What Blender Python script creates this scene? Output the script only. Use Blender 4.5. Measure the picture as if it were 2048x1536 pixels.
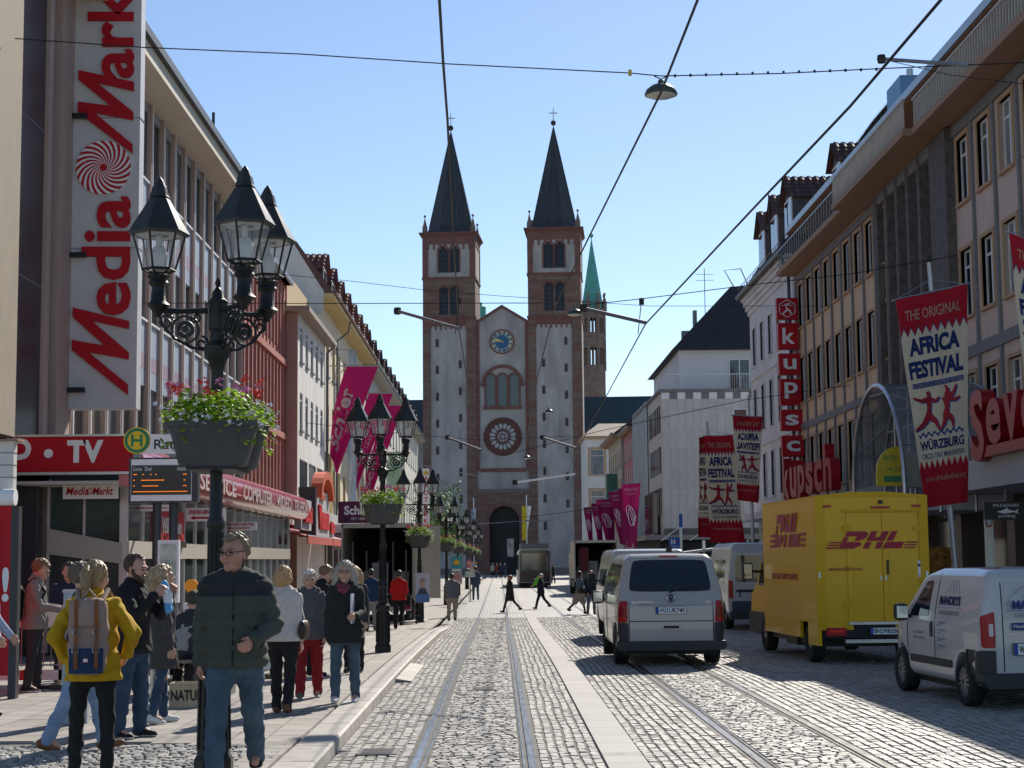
import bpy, bmesh, math, random
import numpy as np
from mathutils import Vector, Matrix
random.seed(7); RNG = np.random.default_rng(11)
R = math.radians
for o in list(bpy.data.objects): bpy.data.objects.remove(o)
SC = bpy.context.scene; COL = SC.collection
# ------------------------------------------------------------------ camera
FPX = 3350.0; CAMZ = 1.85
TH = math.atan(352 / FPX); PHI = math.atan(28.3 / FPX); RHO = 0.0095
_fw = Vector((math.sin(PHI) * math.cos(TH), math.cos(PHI) * math.cos(TH), math.sin(TH)))
_r0 = Vector((math.cos(PHI), -math.sin(PHI), 0)); _u0 = _r0.cross(_fw)
_r = _r0 * math.cos(RHO) - _u0 * math.sin(RHO); _u = _u0 * math.cos(RHO) + _r0 * math.sin(RHO)
cam = bpy.data.cameras.new('camera'); camo = bpy.data.objects.new('camera', cam); COL.objects.link(camo)
cam.sensor_width = 36; cam.lens = 36 * FPX / 2048; cam.clip_end = 3000; cam.clip_start = .1
camo.matrix_world = Matrix(((_r.x, _u.x, -_fw.x, 0), (_r.y, _u.y, -_fw.y, 0), (_r.z, _u.z, -_fw.z, CAMZ), (0, 0, 0, 1)))
SC.camera = camo
# ------------------------------------------------------------------ sky, sun, exposure
SUN_AZ, SUN_EL = R(20), R(36)          # azimuth clockwise from +Y (street axis)
W = bpy.data.worlds.new('World'); SC.world = W; W.use_nodes = True
nt = W.node_tree; sky = nt.nodes.new('ShaderNodeTexSky'); sky.sky_type = 'NISHITA'; sky.sun_disc = False
sky.sun_elevation = SUN_EL; sky.sun_rotation = SUN_AZ; sky.altitude = 180; sky.air_density = 0.85; sky.dust_density = 0.15; sky.ozone_density = 2.0
nt.links.new(sky.outputs[0], nt.nodes['Background'].inputs[0]); nt.nodes['Background'].inputs[1].default_value = 0.088
sl = bpy.data.lights.new('sun', 'SUN'); sl.energy = 4.3; sl.angle = R(.53); sl.color = (1, .93, .82)
so = bpy.data.objects.new('sun', sl); COL.objects.link(so)
sdir = Vector((math.sin(SUN_AZ) * math.cos(SUN_EL), math.cos(SUN_AZ) * math.cos(SUN_EL), math.sin(SUN_EL)))
so.rotation_euler = sdir.to_track_quat('Z', 'Y').to_euler(); so.location = sdir * 50 + Vector((0, 20, 0))
SC.view_settings.view_transform = 'Standard'; SC.view_settings.look = 'None'; SC.view_settings.exposure = 0.68; SC.view_settings.gamma = 1
SC.cycles.max_bounces = 8; SC.cycles.transparent_max_bounces = 12

# ------------------------------------------------------------------ helpers
def sstep(a, b, x):
    t = min(1, max(0, (x - a) / (b - a))); return t * t * (3 - 2 * t)
def gz(Y): return -.25 * sstep(25, 60, Y)          # the street dips slightly
def at(px, py, Y):                                  # photo pixel -> world point at depth Y
    d = _fw + _r * ((px - 1024) / FPX) + _u * ((768 - py) / FPX)
    return Vector((0, 0, CAMZ)) + d * (Y / d.y)
def gat(px, py, lift=0):                            # photo pixel -> point on the ground
    Y = 20
    for _ in range(30):
        d = _fw + _r * ((px - 1024) / FPX) + _u * ((768 - py) / FPX)
        Y = (gz(Y) + lift - CAMZ) / d.z * d.y
    return Vector((d.x / d.y * Y, Y, gz(Y) + lift))
PAVE = .12
_mats = {}
def lk(nt, a, b): nt.links.new(a, b)
def M(name, col=(.5, .5, .5), rough=.6, metal=0, var=.12, scale=2.5, bump=0, bscale=60, coat=0, spec=.3, emit=0, transl=0, island=0, alpha=1, trans=0, col2=None, detail=5, stretch=None, aniso=0):
    if name in _mats: return _mats[name]
    m = bpy.data.materials.new(name); m.use_nodes = True; t = m.node_tree; b = t.nodes['Principled BSDF']
    b.inputs['Roughness'].default_value = rough; b.inputs['Metallic'].default_value = metal
    b.inputs['Specular IOR Level'].default_value = spec; b.inputs['Coat Weight'].default_value = coat; b.inputs['Coat Roughness'].default_value = .06
    b.inputs['Alpha'].default_value = alpha; b.inputs['Transmission Weight'].default_value = trans
    c = (*col, 1); b.inputs['Base Color'].default_value = c
    if emit: b.inputs['Emission Color'].default_value = c; b.inputs['Emission Strength'].default_value = emit
    tc = t.nodes.new('ShaderNodeTexCoord'); vec = tc.outputs['Object']
    if stretch:
        mp = t.nodes.new('ShaderNodeMapping'); mp.inputs['Scale'].default_value = stretch; lk(t, vec, mp.inputs['Vector']); vec = mp.outputs[0]
    if var or col2:
        n = t.nodes.new('ShaderNodeTexNoise'); n.inputs['Scale'].default_value = scale; n.inputs['Detail'].default_value = detail; n.inputs['Roughness'].default_value = .62
        lk(t, vec, n.inputs['Vector'])
        rp = t.nodes.new('ShaderNodeValToRGB'); rp.color_ramp.elements[0].position = .3; rp.color_ramp.elements[1].position = .7
        ca = [max(0, x * (1 - var)) for x in col]; cb = [min(1, x * (1 + var)) for x in (col2 or col)]
        rp.color_ramp.elements[0].color = (*ca, 1); rp.color_ramp.elements[1].color = (*cb, 1)
        lk(t, n.outputs['Fac'], rp.inputs['Fac']); out = rp.outputs[0]
        if island:
            g = t.nodes.new('ShaderNodeNewGeometry'); oi = t.nodes.new('ShaderNodeObjectInfo')
            ad = t.nodes.new('ShaderNodeMath'); ad.operation = 'ADD'; lk(t, g.outputs['Random Per Island'], ad.inputs[0]); lk(t, oi.outputs['Random'], ad.inputs[1])
            fr = t.nodes.new('ShaderNodeMath'); fr.operation = 'FRACT'; lk(t, ad.outputs[0], fr.inputs[0])
            mr = t.nodes.new('ShaderNodeMapRange'); mr.inputs['To Min'].default_value = 1 - island; mr.inputs['To Max'].default_value = 1 + island; lk(t, fr.outputs[0], mr.inputs['Value'])
            vm = t.nodes.new('ShaderNodeVectorMath'); vm.operation = 'SCALE'; lk(t, out, vm.inputs[0]); lk(t, mr.outputs[0], vm.inputs['Scale']); out = vm.outputs[0]
        lk(t, out, b.inputs['Base Color'])
        mr2 = t.nodes.new('ShaderNodeMapRange'); mr2.inputs['To Min'].default_value = max(.02, rough * .8); mr2.inputs['To Max'].default_value = min(1, rough * 1.2)
        lk(t, n.outputs['Fac'], mr2.inputs['Value']); lk(t, mr2.outputs[0], b.inputs['Roughness'])
    if bump:
        n2 = t.nodes.new('ShaderNodeTexNoise'); n2.inputs['Scale'].default_value = bscale; n2.inputs['Detail'].default_value = 4; lk(t, vec, n2.inputs['Vector'])
        bp = t.nodes.new('ShaderNodeBump'); bp.inputs['Strength'].default_value = bump; bp.inputs['Distance'].default_value = .02
        lk(t, n2.outputs['Fac'], bp.inputs['Height']); lk(t, bp.outputs[0], b.inputs['Normal'])
    if transl:
        tr = t.nodes.new('ShaderNodeBsdfTranslucent'); ms = t.nodes.new('ShaderNodeMixShader'); ms.inputs[0].default_value = transl; tr.inputs[0].default_value = c
        src = b.inputs['Base Color'].links
        if src: lk(t, src[0].from_socket, tr.inputs[0])
        lk(t, b.outputs[0], ms.inputs[1]); lk(t, tr.outputs[0], ms.inputs[2]); lk(t, ms.outputs[0], t.nodes['Material Output'].inputs[0])
    _mats[name] = m; return m

class MB:
    def __init__(s): s.v = []; s.f = []; s.mi = []; s.cur = 0; s.T = None
    def add(s, vs, fs):
        n = len(s.v)
        for p in vs:
            p = Vector(p); s.v.append(s.T @ p if s.T else p)
        for f in fs: s.f.append([i + n for i in f]); s.mi.append(s.cur)
        return s
    def box(s, x0, x1, y0, y1, z0, z1):
        return s.add([(x0, y0, z0), (x1, y0, z0), (x1, y1, z0), (x0, y1, z0), (x0, y0, z1), (x1, y0, z1), (x1, y1, z1), (x0, y1, z1)],
              [(0, 3, 2, 1), (4, 5, 6, 7), (0, 1, 5, 4), (1, 2, 6, 5), (2, 3, 7, 6), (3, 0, 4, 7)])
    def hexa(s, b, t):
        return s.add(list(b) + list(t), [(0, 3, 2, 1), (4, 5, 6, 7), (0, 1, 5, 4), (1, 2, 6, 5), (2, 3, 7, 6), (3, 0, 4, 7)])
    def quad(s, *p): return s.add(p, [tuple(range(len(p)))])
    def prism(s, poly, vec):                        # poly: 3D points, extruded by vec
        n = len(poly); vec = Vector(vec); a = [Vector(p) for p in poly]
        return s.add(a + [p + vec for p in a], [tuple(range(n))[::-1], tuple(range(n, 2 * n))] + [(i, (i + 1) % n, n + (i + 1) % n, n + i) for i in range(n)])
    def tube(s, pts, r, n=8, cap=True):
        pts = [Vector(p) for p in pts]; rs = r if isinstance(r, (list, tuple)) else [r] * len(pts); vs = []; fs = []
        up = None
        for i, p in enumerate(pts):
            d = (pts[min(i + 1, len(pts) - 1)] - pts[max(i - 1, 0)]).normalized()
            if up is None: up = Vector((0, 0, 1)) if abs(d.z) < .9 else Vector((1, 0, 0))
            a = d.cross(up).normalized(); b = a.cross(d).normalized(); up = b
            for k in range(n):
                w = 2 * math.pi * k / n; vs.append(p + (a * math.cos(w) + b * math.sin(w)) * rs[i])
        for i in range(len(pts) - 1):
            for k in range(n): fs.append((i * n + k, i * n + (k + 1) % n, (i + 1) * n + (k + 1) % n, (i + 1) * n + k))
        if cap: fs += [tuple(range(n))[::-1], tuple(range((len(pts) - 1) * n, len(pts) * n))]
        return s.add(vs, fs)
    def lathe(s, prof, n=12, c=(0, 0, 0), rot=0, cap=True):   # prof: (r,z)
        c = Vector(c); vs = []; fs = []
        for r, z in prof:
            for k in range(n):
                w = 2 * math.pi * k / n + rot; vs.append(c + Vector((r * math.cos(w), r * math.sin(w), z)))
        m = len(prof)
        for i in range(m - 1):
            for k in range(n): fs.append((i * n + k, i * n + (k + 1) % n, (i + 1) * n + (k + 1) % n, (i + 1) * n + k))
        if cap: fs += [tuple(range(n))[::-1], tuple(range((m - 1) * n, m * n))]
        return s.add(vs, fs)
    def grid(s, nu, nv, fn):
        vs = [fn(i / nu, j / nv) for j in range(nv + 1) for i in range(nu + 1)]
        return s.add(vs, [(j * (nu + 1) + i, j * (nu + 1) + i + 1, (j + 1) * (nu + 1) + i + 1, (j + 1) * (nu + 1) + i) for j in range(nv) for i in range(nu)])
    def mesh(s, name, mats, smooth=False, angle=40, fix=True):
        me = bpy.data.meshes.new(name); me.from_pydata(s.v, [], s.f)
        for m in (mats if isinstance(mats, (list, tuple)) else [mats]): me.materials.append(m)
        if len(me.materials) > 1: me.polygons.foreach_set('material_index', s.mi)
        if fix:
            bm = bmesh.new(); bm.from_mesh(me); bmesh.ops.recalc_face_normals(bm, faces=bm.faces); bm.to_mesh(me); bm.free()
        if smooth:
            me.polygons.foreach_set('use_smooth', [True] * len(me.polygons))
            if angle < 180: me.set_sharp_from_angle(angle=R(angle))
        me.update(); return me
    def build(s, name, mats, parent=None, loc=(0, 0, 0), smooth=False, angle=40, fix=True, rz=0):
        return obj(name, s.mesh(name, mats, smooth, angle, fix), parent, loc, rz)
def obj(name, me, parent=None, loc=(0, 0, 0), rz=0):
    o = bpy.data.objects.new(name, me); COL.objects.link(o); o.location = loc; o.rotation_euler = (0, 0, rz)
    if parent: o.parent = parent
    return o
def thing(name, label, cat, loc=(0, 0, 0), rz=0, group=None):
    o = obj(name, None, None, loc, rz); o.empty_display_size = .1; return tag(o, label, cat, group)
def tag(o, label=None, cat=None, group=None, kind=None):
    if label: o['label'] = label
    if cat: o['category'] = cat
    if group: o['group'] = group
    if kind: o['kind'] = kind
    return o
def kids(o): return [c for c in COL.objects if c.parent == o]
def copy_tree(o, parent=None, cmap=None):
    if cmap is None:
        cmap = {}
        for c in COL.objects: cmap.setdefault(c.parent, []).append(c)
    c = o.copy(); COL.objects.link(c); c.parent = parent
    for ch in cmap.get(o, []): copy_tree(ch, c, cmap)
    return c
def text(s, mat, parent, p0, right, up, h=None, w=None, bold=0.0, ext=.008, name='lettering', warp=None, shear=0, space=1.0, vec=False):
    """p0: lower-left corner; right/up: directions; h,w: size of the written block"""
    cu = bpy.data.curves.new('t', 'FONT'); cu.body = s; cu.offset = bold; cu.extrude = 1; cu.resolution_u = 3; cu.shear = shear; cu.space_character = space
    to = bpy.data.objects.new('t', cu); me = bpy.data.meshes.new_from_object(to); bpy.data.objects.remove(to); bpy.data.curves.remove(cu)
    n = len(me.vertices); a = np.empty(n * 3); me.vertices.foreach_get('co', a); a = a.reshape(-1, 3)
    lo = a.min(0); hi = a.max(0); sz = hi - lo
    right = Vector(right).normalized(); up = Vector(up).normalized(); nn = right.cross(up); p0 = Vector(p0)
    if h is None: h = w * sz[1] / sz[0]
    if w is None: w = h * sz[0] / sz[1]
    q = (a - lo) / np.where(sz > 0, sz, 1)
    P = np.outer(q[:, 0] * w, right) + np.outer(q[:, 1] * h, up) + np.outer(q[:, 2] * ext, nn) + np.array(p0)
    if warp: P = warp(P) if vec else np.array([warp(Vector(x)) for x in P])
    me.vertices.foreach_set('co', P.ravel()); me.materials.clear(); me.materials.append(mat); me.update(); me.name = name
    return obj(name, me, parent)

class Fac:
    """a facade frame: u along the front, d outward, z up; origin O on the ground"""
    def __init__(s, name, label, O, U, N, cat='building', group=None):
        s.O = Vector(O); s.U = Vector(U).normalized(); s.N = Vector(N).normalized(); s.root = thing(name, label, cat, O, 0, group); s.cache = {}
    def P(s, u, d, z): return s.U * u + s.N * d + Vector((0, 0, z))
    def box(s, mb, u0, u1, d0, d1, z0, z1):
        mb.hexa([s.P(u0, d0, z0), s.P(u1, d0, z0), s.P(u1, d1, z0), s.P(u0, d1, z0)], [s.P(u0, d0, z1), s.P(u1, d0, z1), s.P(u1, d1, z1), s.P(u0, d1, z1)]); return mb
    def part(s, name, mat, boxes, parent=None, **k):
        mb = MB()
        for b in boxes: s.box(mb, *b)
        return mb.build(name, mat, parent or s.root, **k)
    def wall(s, mat, u0, u1, z0, z1, ops, depth=.22, d=0, name='wall', parent=None):
        us = sorted({u0, u1, *[x for o in ops for x in o[:2]]}); zs = sorted({z0, z1, *[x for o in ops for x in o[2:4]]}); mb = MB()
        for a, b in zip(us, us[1:]):
            for c, e in zip(zs, zs[1:]):
                if not any(o[0] - 1e-6 <= a and b <= o[1] + 1e-6 and o[2] - 1e-6 <= c and e <= o[3] + 1e-6 for o in ops):
                    mb.quad(s.P(a, d, c), s.P(b, d, c), s.P(b, d, e), s.P(a, d, e))
        for o in ops:
            a, b, c, e = o[:4]
            mb.quad(s.P(a, d, c), s.P(b, d, c), s.P(b, d - depth, c), s.P(a, d - depth, c)); mb.quad(s.P(a, d, e), s.P(b, d, e), s.P(b, d - depth, e), s.P(a, d - depth, e))
            mb.quad(s.P(a, d, c), s.P(a, d, e), s.P(a, d - depth, e), s.P(a, d - depth, c)); mb.quad(s.P(b, d, c), s.P(b, d, e), s.P(b, d - depth, e), s.P(b, d - depth, c))
        bk = depth + .25                              # body behind
        mb.quad(s.P(u0, d, z0), s.P(u0, d, z1), s.P(u0, d - 8, z1), s.P(u0, d - 8, z0)); mb.quad(s.P(u1, d, z0), s.P(u1, d, z1), s.P(u1, d - 8, z1), s.P(u1, d - 8, z0))
        mb.quad(s.P(u0, d - 8, z0), s.P(u1, d - 8, z0), s.P(u1, d - 8, z1), s.P(u0, d - 8, z1)); mb.quad(s.P(u0, d, z1), s.P(u1, d, z1), s.P(u1, d - 8, z1), s.P(u0, d - 8, z1))
        return mb.build(name, mat, parent or s.root, fix=False)
    def window(s, u0, u1, z0, z1, fmat, pmat, d=-.16, mull=1, trans=0, fw=.06, sill=None, surround=None, sw=.12, curtain=None):
        w, h = round(u1 - u0, 3), round(z1 - z0, 3); key = (w, h, fmat.name, pmat.name, mull, trans, fw)
        if key not in s.cache:
            mb = MB(); B = lambda a, b, c, e, dd=.05: s.box(mb, a, b, 0, dd, c, e)
            B(-w / 2, -w / 2 + fw, 0, h); B(w / 2 - fw, w / 2, 0, h); B(-w / 2 + fw, w / 2 - fw, 0, fw); B(-w / 2 + fw, w / 2 - fw, h - fw, h)
            for k in range(mull):
                c = -w / 2 + w * (k + 1) / (mull + 1); B(c - fw * .6, c + fw * .6, fw, h - fw, .047)
            if trans: B(-w / 2 + fw, w / 2 - fw, h * trans - fw * .5, h * trans + fw * .5, .044)
            f = mb.mesh('window', fmat)
            p = MB(); p.quad(s.P(-w / 2 + .01, .02, .01), s.P(w / 2 - .01, .02, .01), s.P(w / 2 - .01, .02, h - .01), s.P(-w / 2 + .01, .02, h - .01))
            s.cache[key] = (f, p.mesh('pane', pmat, fix=False))
        f, p = s.cache[key]; o = obj('window', f, s.root, s.P((u0 + u1) / 2, d, z0)); obj('pane', p, o)
        if sill:
            k2 = ('sill', w, sill.name)
            if k2 not in s.cache: s.cache[k2] = s.box(MB(), -w / 2 - .06, w / 2 + .06, -d * .4, -d + .09, -.07, 0.005).mesh('sill', sill)
            obj('sill', s.cache[k2], o)
        if surround:
            k3 = ('sur', w, h, surround.name, sw)
            if k3 not in s.cache:
                mb = MB(); e = -d + .035; b0 = -d * .9
                s.box(mb, -w / 2 - sw, -w / 2, b0 - .12, e, -sw * .5, h + sw); s.box(mb, w / 2, w / 2 + sw, b0 - .12, e, -sw * .5, h + sw); s.box(mb, -w / 2, w / 2, b0 - .12, e - .003, h, h + sw); s.box(mb, -w / 2, w / 2, b0 - .12, e + .03, -sw * .5, -.002)
                s.cache[k3] = mb.mesh('surround', surround)
            obj('surround', s.cache[k3], o)
        return o
def empty_mesh(me, verts):
    me.vertices.foreach_set('co', verts)
# shared materials
def window_glass():
    m = M('window_glass', (.025, .035, .045), .05, var=0, spec=.7); t = m.node_tree; b = t.nodes['Principled BSDF']; oi = t.nodes.new('ShaderNodeObjectInfo'); tc = t.nodes.new('ShaderNodeTexCoord'); n = t.nodes.new('ShaderNodeTexNoise'); mp = t.nodes.new('ShaderNodeMapping'); mp.inputs['Scale'].default_value = (9, 9, .4)
    lk(t, tc.outputs['Object'], mp.inputs[0]); lk(t, mp.outputs[0], n.inputs['Vector']); n.inputs['Scale'].default_value = 1.5
    rp = t.nodes.new('ShaderNodeValToRGB'); rp.color_ramp.interpolation = 'CONSTANT'; e = rp.color_ramp.elements; e[0].color = (.02, .028, .036, 1); e[1].position = .45; e[1].color = (.05, .055, .06, 1)
    for p, c in ((.62, (.22, .21, .19, 1)), (.74, (.03, .035, .04, 1)), (.86, (.34, .33, .3, 1))): q = e.new(p); q.color = c
    lk(t, oi.outputs['Random'], rp.inputs[0]); mx = t.nodes.new('ShaderNodeMix'); mx.data_type = 'RGBA'; mx.blend_type = 'MULTIPLY'; mx.inputs[0].default_value = .7; lk(t, rp.outputs[0], mx.inputs[6]); lk(t, n.outputs['Fac'], mx.inputs[7]); lk(t, mx.outputs[2], b.inputs['Base Color']); return m
GLASS = window_glass()
GLASS_L = M('window_glass_curtained', (.16, .17, .18), .12, var=.5, scale=1.2, spec=.7, stretch=(4, 4, .5))
WHITE = M('white_paint', (.78, .78, .77), .45, var=.05)
WFRAME = M('white_window_frame', (.7, .7, .69), .4, var=.08)
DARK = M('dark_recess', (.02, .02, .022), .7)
BLACK = M('black_plastic', (.018, .018, .02), .42, var=.2)
STEEL = M('galvanised_steel', (.42, .43, .44), .35, metal=.9, var=.15, scale=8)
GREYM = M('grey_metal', (.16, .165, .17), .4, metal=.5, var=.1)
RED = M('sign_red', (.42, .004, .014), .5, var=.06, spec=.25)
SIGNW = M('sign_white', (.74, .74, .75), .4, var=.05)
# ================================================================== GROUND
SETT = M('granite_sett', (.25, .234, .215), .65, var=.2, scale=.8, detail=10, bump=.3, bscale=55, island=.2, spec=.5)
JOINT = M('sett_joint', (.15, .14, .125), .9, var=.3, scale=20, bump=.6)
SLAB = M('pavement_slab', (.285, .262, .235), .75, var=.2, scale=.9, detail=10, bump=.25, bscale=90, island=.12)
KERB = M('granite_kerb', (.34, .318, .288), .65, var=.2, scale=6, bump=.3, bscale=80, island=.12)
RAILM = M('tram_rail_steel', (.5, .5, .51), .22, metal=.9, var=.3, scale=5, stretch=(6, .4, 1))
RAILD = M('rail_groove', (.02, .019, .018), .7, var=.3)
def sett_far_material():
    m = bpy.data.materials.new('sett_paving_far'); m.use_nodes = True; t = m.node_tree; b = t.nodes['Principled BSDF']; b.inputs['Roughness'].default_value = .55
    tc = t.nodes.new('ShaderNodeTexCoord'); mp = t.nodes.new('ShaderNodeMapping'); mp.inputs['Rotation'].default_value = (0, 0, R(90)); lk(t, tc.outputs['Object'], mp.inputs[0])
    br = t.nodes.new('ShaderNodeTexBrick'); br.inputs['Scale'].default_value = 1; br.inputs['Brick Width'].default_value = .2; br.inputs['Row Height'].default_value = .13; br.inputs['Mortar Size'].default_value = .012
    br.inputs['Color1'].default_value = (.265, .25, .23, 1); br.inputs['Color2'].default_value = (.2, .19, .175, 1); br.inputs['Mortar'].default_value = (.09, .085, .08, 1); lk(t, mp.outputs[0], br.inputs['Vector'])
    n = t.nodes.new('ShaderNodeTexNoise'); n.inputs['Scale'].default_value = .6; n.inputs['Detail'].default_value = 6; lk(t, tc.outputs['Object'], n.inputs['Vector'])
    mx = t.nodes.new('ShaderNodeMix'); mx.data_type = 'RGBA'; mx.blend_type = 'OVERLAY'; mx.inputs[0].default_value = .35; lk(t, br.outputs['Color'], mx.inputs[6]); lk(t, n.outputs['Fac'], mx.inputs[7]); lk(t, mx.outputs[2], b.inputs['Base Color'])
    bp = t.nodes.new('ShaderNodeBump'); bp.inputs['Strength'].default_value = .6; bp.inputs['Distance'].default_value = .01; bp.invert = True; lk(t, br.outputs['Fac'], bp.inputs['Height']); lk(t, bp.outputs[0], b.inputs['Normal'])
    return m
SETTFAR = sett_far_material()
YS = [-60, -10, 5, 10, 15, 20, 25, 28, 31, 34, 37, 40, 43, 46, 49, 52, 55, 58, 60, 70, 90, 120, 160, 240, 400, 900]
def strip(name, x0, x1, y0, y1, lift, mat, parent=None, flat=True):
    ys = [y0] + [y for y in YS if y0 < y < y1] + [y1]; mb = MB()
    for a, b in zip(ys, ys[1:]): mb.quad((x0, a, gz(a) + lift), (x1, a, gz(a) + lift), (x1, b, gz(b) + lift), (x0, b, gz(b) + lift))
    return mb.build(name, mat, parent, fix=False)
tag(strip('ground', -600, 600, -60, 900, -.10, M('open_ground', (.3, .29, .27), .9, var=.2, scale=.3)), kind='structure')
road = tag(strip('road', -1.6, 9.6, -30, 232, -.012, JOINT), kind='structure')
FARY = 62
tag(strip('far_setts', -1.6, 9.6, FARY, 226, -.004, SETTFAR, road), kind='stuff')
plaza = tag(strip('plaza', -40, 60, 205, 300, .0, M('plaza_paving', (.36, .34, .31), .8, var=.15, scale=.8)), kind='structure')
pav = tag(strip('pavement', -9.4, -1.95, -30, 232, PAVE - .03, M('slab_joint', (.13, .12, .11), .9, var=.2, scale=10)), kind='structure')
tag(strip('far_slabs', -9.4, -1.95, 58, 232, PAVE - .004, M('far_slab', (.28, .26, .235), .8, var=.2, scale=1.5), pav), kind='stuff')
pavr = tag(strip('pavement_right', 9.6, 14.5, -30, 100, PAVE, M('right_pavement_slab', (.27, .265, .255), .8, var=.2, scale=1.5, bump=.2)), kind='structure')
strip('kerb_edge', 9.598, 9.6, -30, 100, -.03, KERB, pavr)
# --- setts: (x, y, width, length) rectangles
def lay_rows(x0, x1, y0, y1, rw, ln, along=True):
    out = []
    if along:
        n = max(1, round((x1 - x0) / rw)); w = (x1 - x0) / n
        for i in range(n):
            y = y0 - random.random() * ln
            while y < y1:
                l = ln * random.uniform(.7, 1.35); xc = x0 + (i + .5) * w; xc += .011 * math.sin(y * 1.7 + i * .5) * min(1, (xc - x0) / .2, (x1 - xc) / .2); out.append((xc, y + l / 2, w * random.uniform(.88, 1.0), l)); y += l
    else:
        y = y0
        while y < y1:
            h = rw * random.uniform(.88, 1.12); x = x0; xs = [x0]
            x += ln * random.uniform(.3, 1)
            while x < x1 - ln * .35: xs.append(x); x += ln * random.uniform(.75, 1.3)
            xs.append(x1)
            for a, b in zip(xs, xs[1:]): out.append(((a + b) / 2, y + h / 2, b - a, h))
            y += h
    return out
Y0 = 12.5
rects = lay_rows(-1.6, -.86, Y0, FARY, .106, .145) + lay_rows(-.68, .185, Y0, FARY, .1, .125, False) + lay_rows(.355, .95, Y0, FARY, .1, .145) \
    + lay_rows(1.34, 2.29, Y0, FARY, .106, .145) + lay_rows(2.46, 3.32, Y0, FARY, .1, .125, False) + lay_rows(3.49, 9.6, Y0, FARY, .118, .16)
rects = np.array(rects)
def sett_verts(x, y, w, l, z, jit=True, gap=.012, ins=.014, dep=.035, rough=.0022):
    n = len(x); hw = (w - gap) / 2; hl = (l - gap) / 2
    V = np.zeros((n, 8, 3)); sx = np.array([-1, 1, 1, -1]); sy = np.array([-1, -1, 1, 1])
    for k in range(4):
        V[:, k, 0] = x + sx[k] * hw; V[:, k, 1] = y + sy[k] * hl; V[:, k, 2] = z - dep
        V[:, k + 4, 0] = x + sx[k] * (hw - ins) + RNG.normal(0, .004, n); V[:, k + 4, 1] = y + sy[k] * (hl - ins) + RNG.normal(0, .004, n); V[:, k + 4, 2] = z + RNG.normal(0, rough, n)
    V[:, 4:, 2] += RNG.normal(0, rough, (n, 1))
    return V
QF = np.array([(4, 5, 6, 7), (0, 1, 5, 4), (1, 2, 6, 5), (2, 3, 7, 6), (3, 0, 4, 7)])
def mesh_np(name, V, F, mat):
    me = bpy.data.meshes.new(name); nv = V.reshape(-1, 3).shape[0]; me.vertices.add(nv); me.vertices.foreach_set('co', V.ravel().astype(np.float32))
    F = F.reshape(-1, F.shape[-1]); k = F.shape[-1]; me.loops.add(F.size); me.loops.foreach_set('vertex_index', F.ravel().astype(np.int32)); me.polygons.add(len(F))
    me.polygons.foreach_set('loop_start', np.arange(0, F.size, k, dtype=np.int32)); me.materials.append(mat); me.polygons.foreach_set('use_smooth', np.zeros(len(F), bool)); me.update(calc_edges=True); me.validate(); return me
def gza(y): 
    t = np.clip((y - 25) / 35, 0, 1); return -.25 * t * t * (3 - 2 * t)
def pieces(name, stuffname, rects, lift, mat, parent, frame, nind, gap, ins, dep, rough=.0022):
    """the nind largest in view become single objects, the rest one mesh"""
    x, y, w, l = rects.T
    px = 999 + x * FPX / y; vis = (px > 5) & (px < 2040) & (y > 14.9) & ((y > frame[2]) & (x > frame[0]) & (x < frame[1]))
    size = np.where(vis, w * l / y ** 3, 0); idx = np.argsort(-size)[:nind]
    mask = np.ones(len(x), bool); mask[idx] = False
    V = sett_verts(x[mask], y[mask], w[mask], l[mask], gza(y[mask]) + lift, gap=gap, ins=ins, dep=dep, rough=rough); n = len(V)
    F = QF[None] + (np.arange(n) * 8)[:, None, None]
    tag(obj(stuffname, mesh_np(stuffname, V, F, mat), parent), kind='stuff')
    protos = []
    for k in range(6):
        v = sett_verts(np.zeros(1), np.zeros(1), np.ones(1) * np.mean(w[idx]), np.ones(1) * np.mean(l[idx]), np.zeros(1), gap=gap, ins=ins, dep=dep, rough=rough); protos.append(mesh_np(name, v, QF[None], mat))
    for c, i in enumerate(idx):
        o = obj(name, protos[c % 6], parent, (x[i], y[i], gza(y[i]) + lift)); o.scale = (w[i] / np.mean(w[idx]), l[i] / np.mean(l[idx]), 1)
pieces('sett', 'setts', rects, 0, SETT, road, (-1.6, 9.6, 14.9), 300, .008, .009, .035)
# --- slabs and small setts on the left pavement
srect = []
x = -1.98
ws = [.34] * 3 + [.4] * 17
for i, w in enumerate(ws):
    if x - w < -9.45: break
    y = 13 - random.random()
    while y < 58:
        l = .6 * random.uniform(.85, 1.2)
        if not (x < -2.0 and x - w > -5.4 and y < 16.2): srect.append((x - w / 2, y + l / 2, w, l))
        y += l
    x -= w
pieces('slab', 'slabs', np.array(srect), PAVE, SLAB, pav, (-9.4, -1.9, 14.9), 300, .007, .004, .03, .0006)
small = np.array([r for r in lay_rows(-5.4, -2.02, 12.6, 16.4, .1, .11, False)])
pieces('small_sett', 'small_setts', small, PAVE, M('pavement_sett', (.29, .28, .265), .7, var=.25, scale=9, bump=.5, island=.3), pav, (-5.4, -1.9, 14.9), 200, .014, .014, .03)
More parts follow.
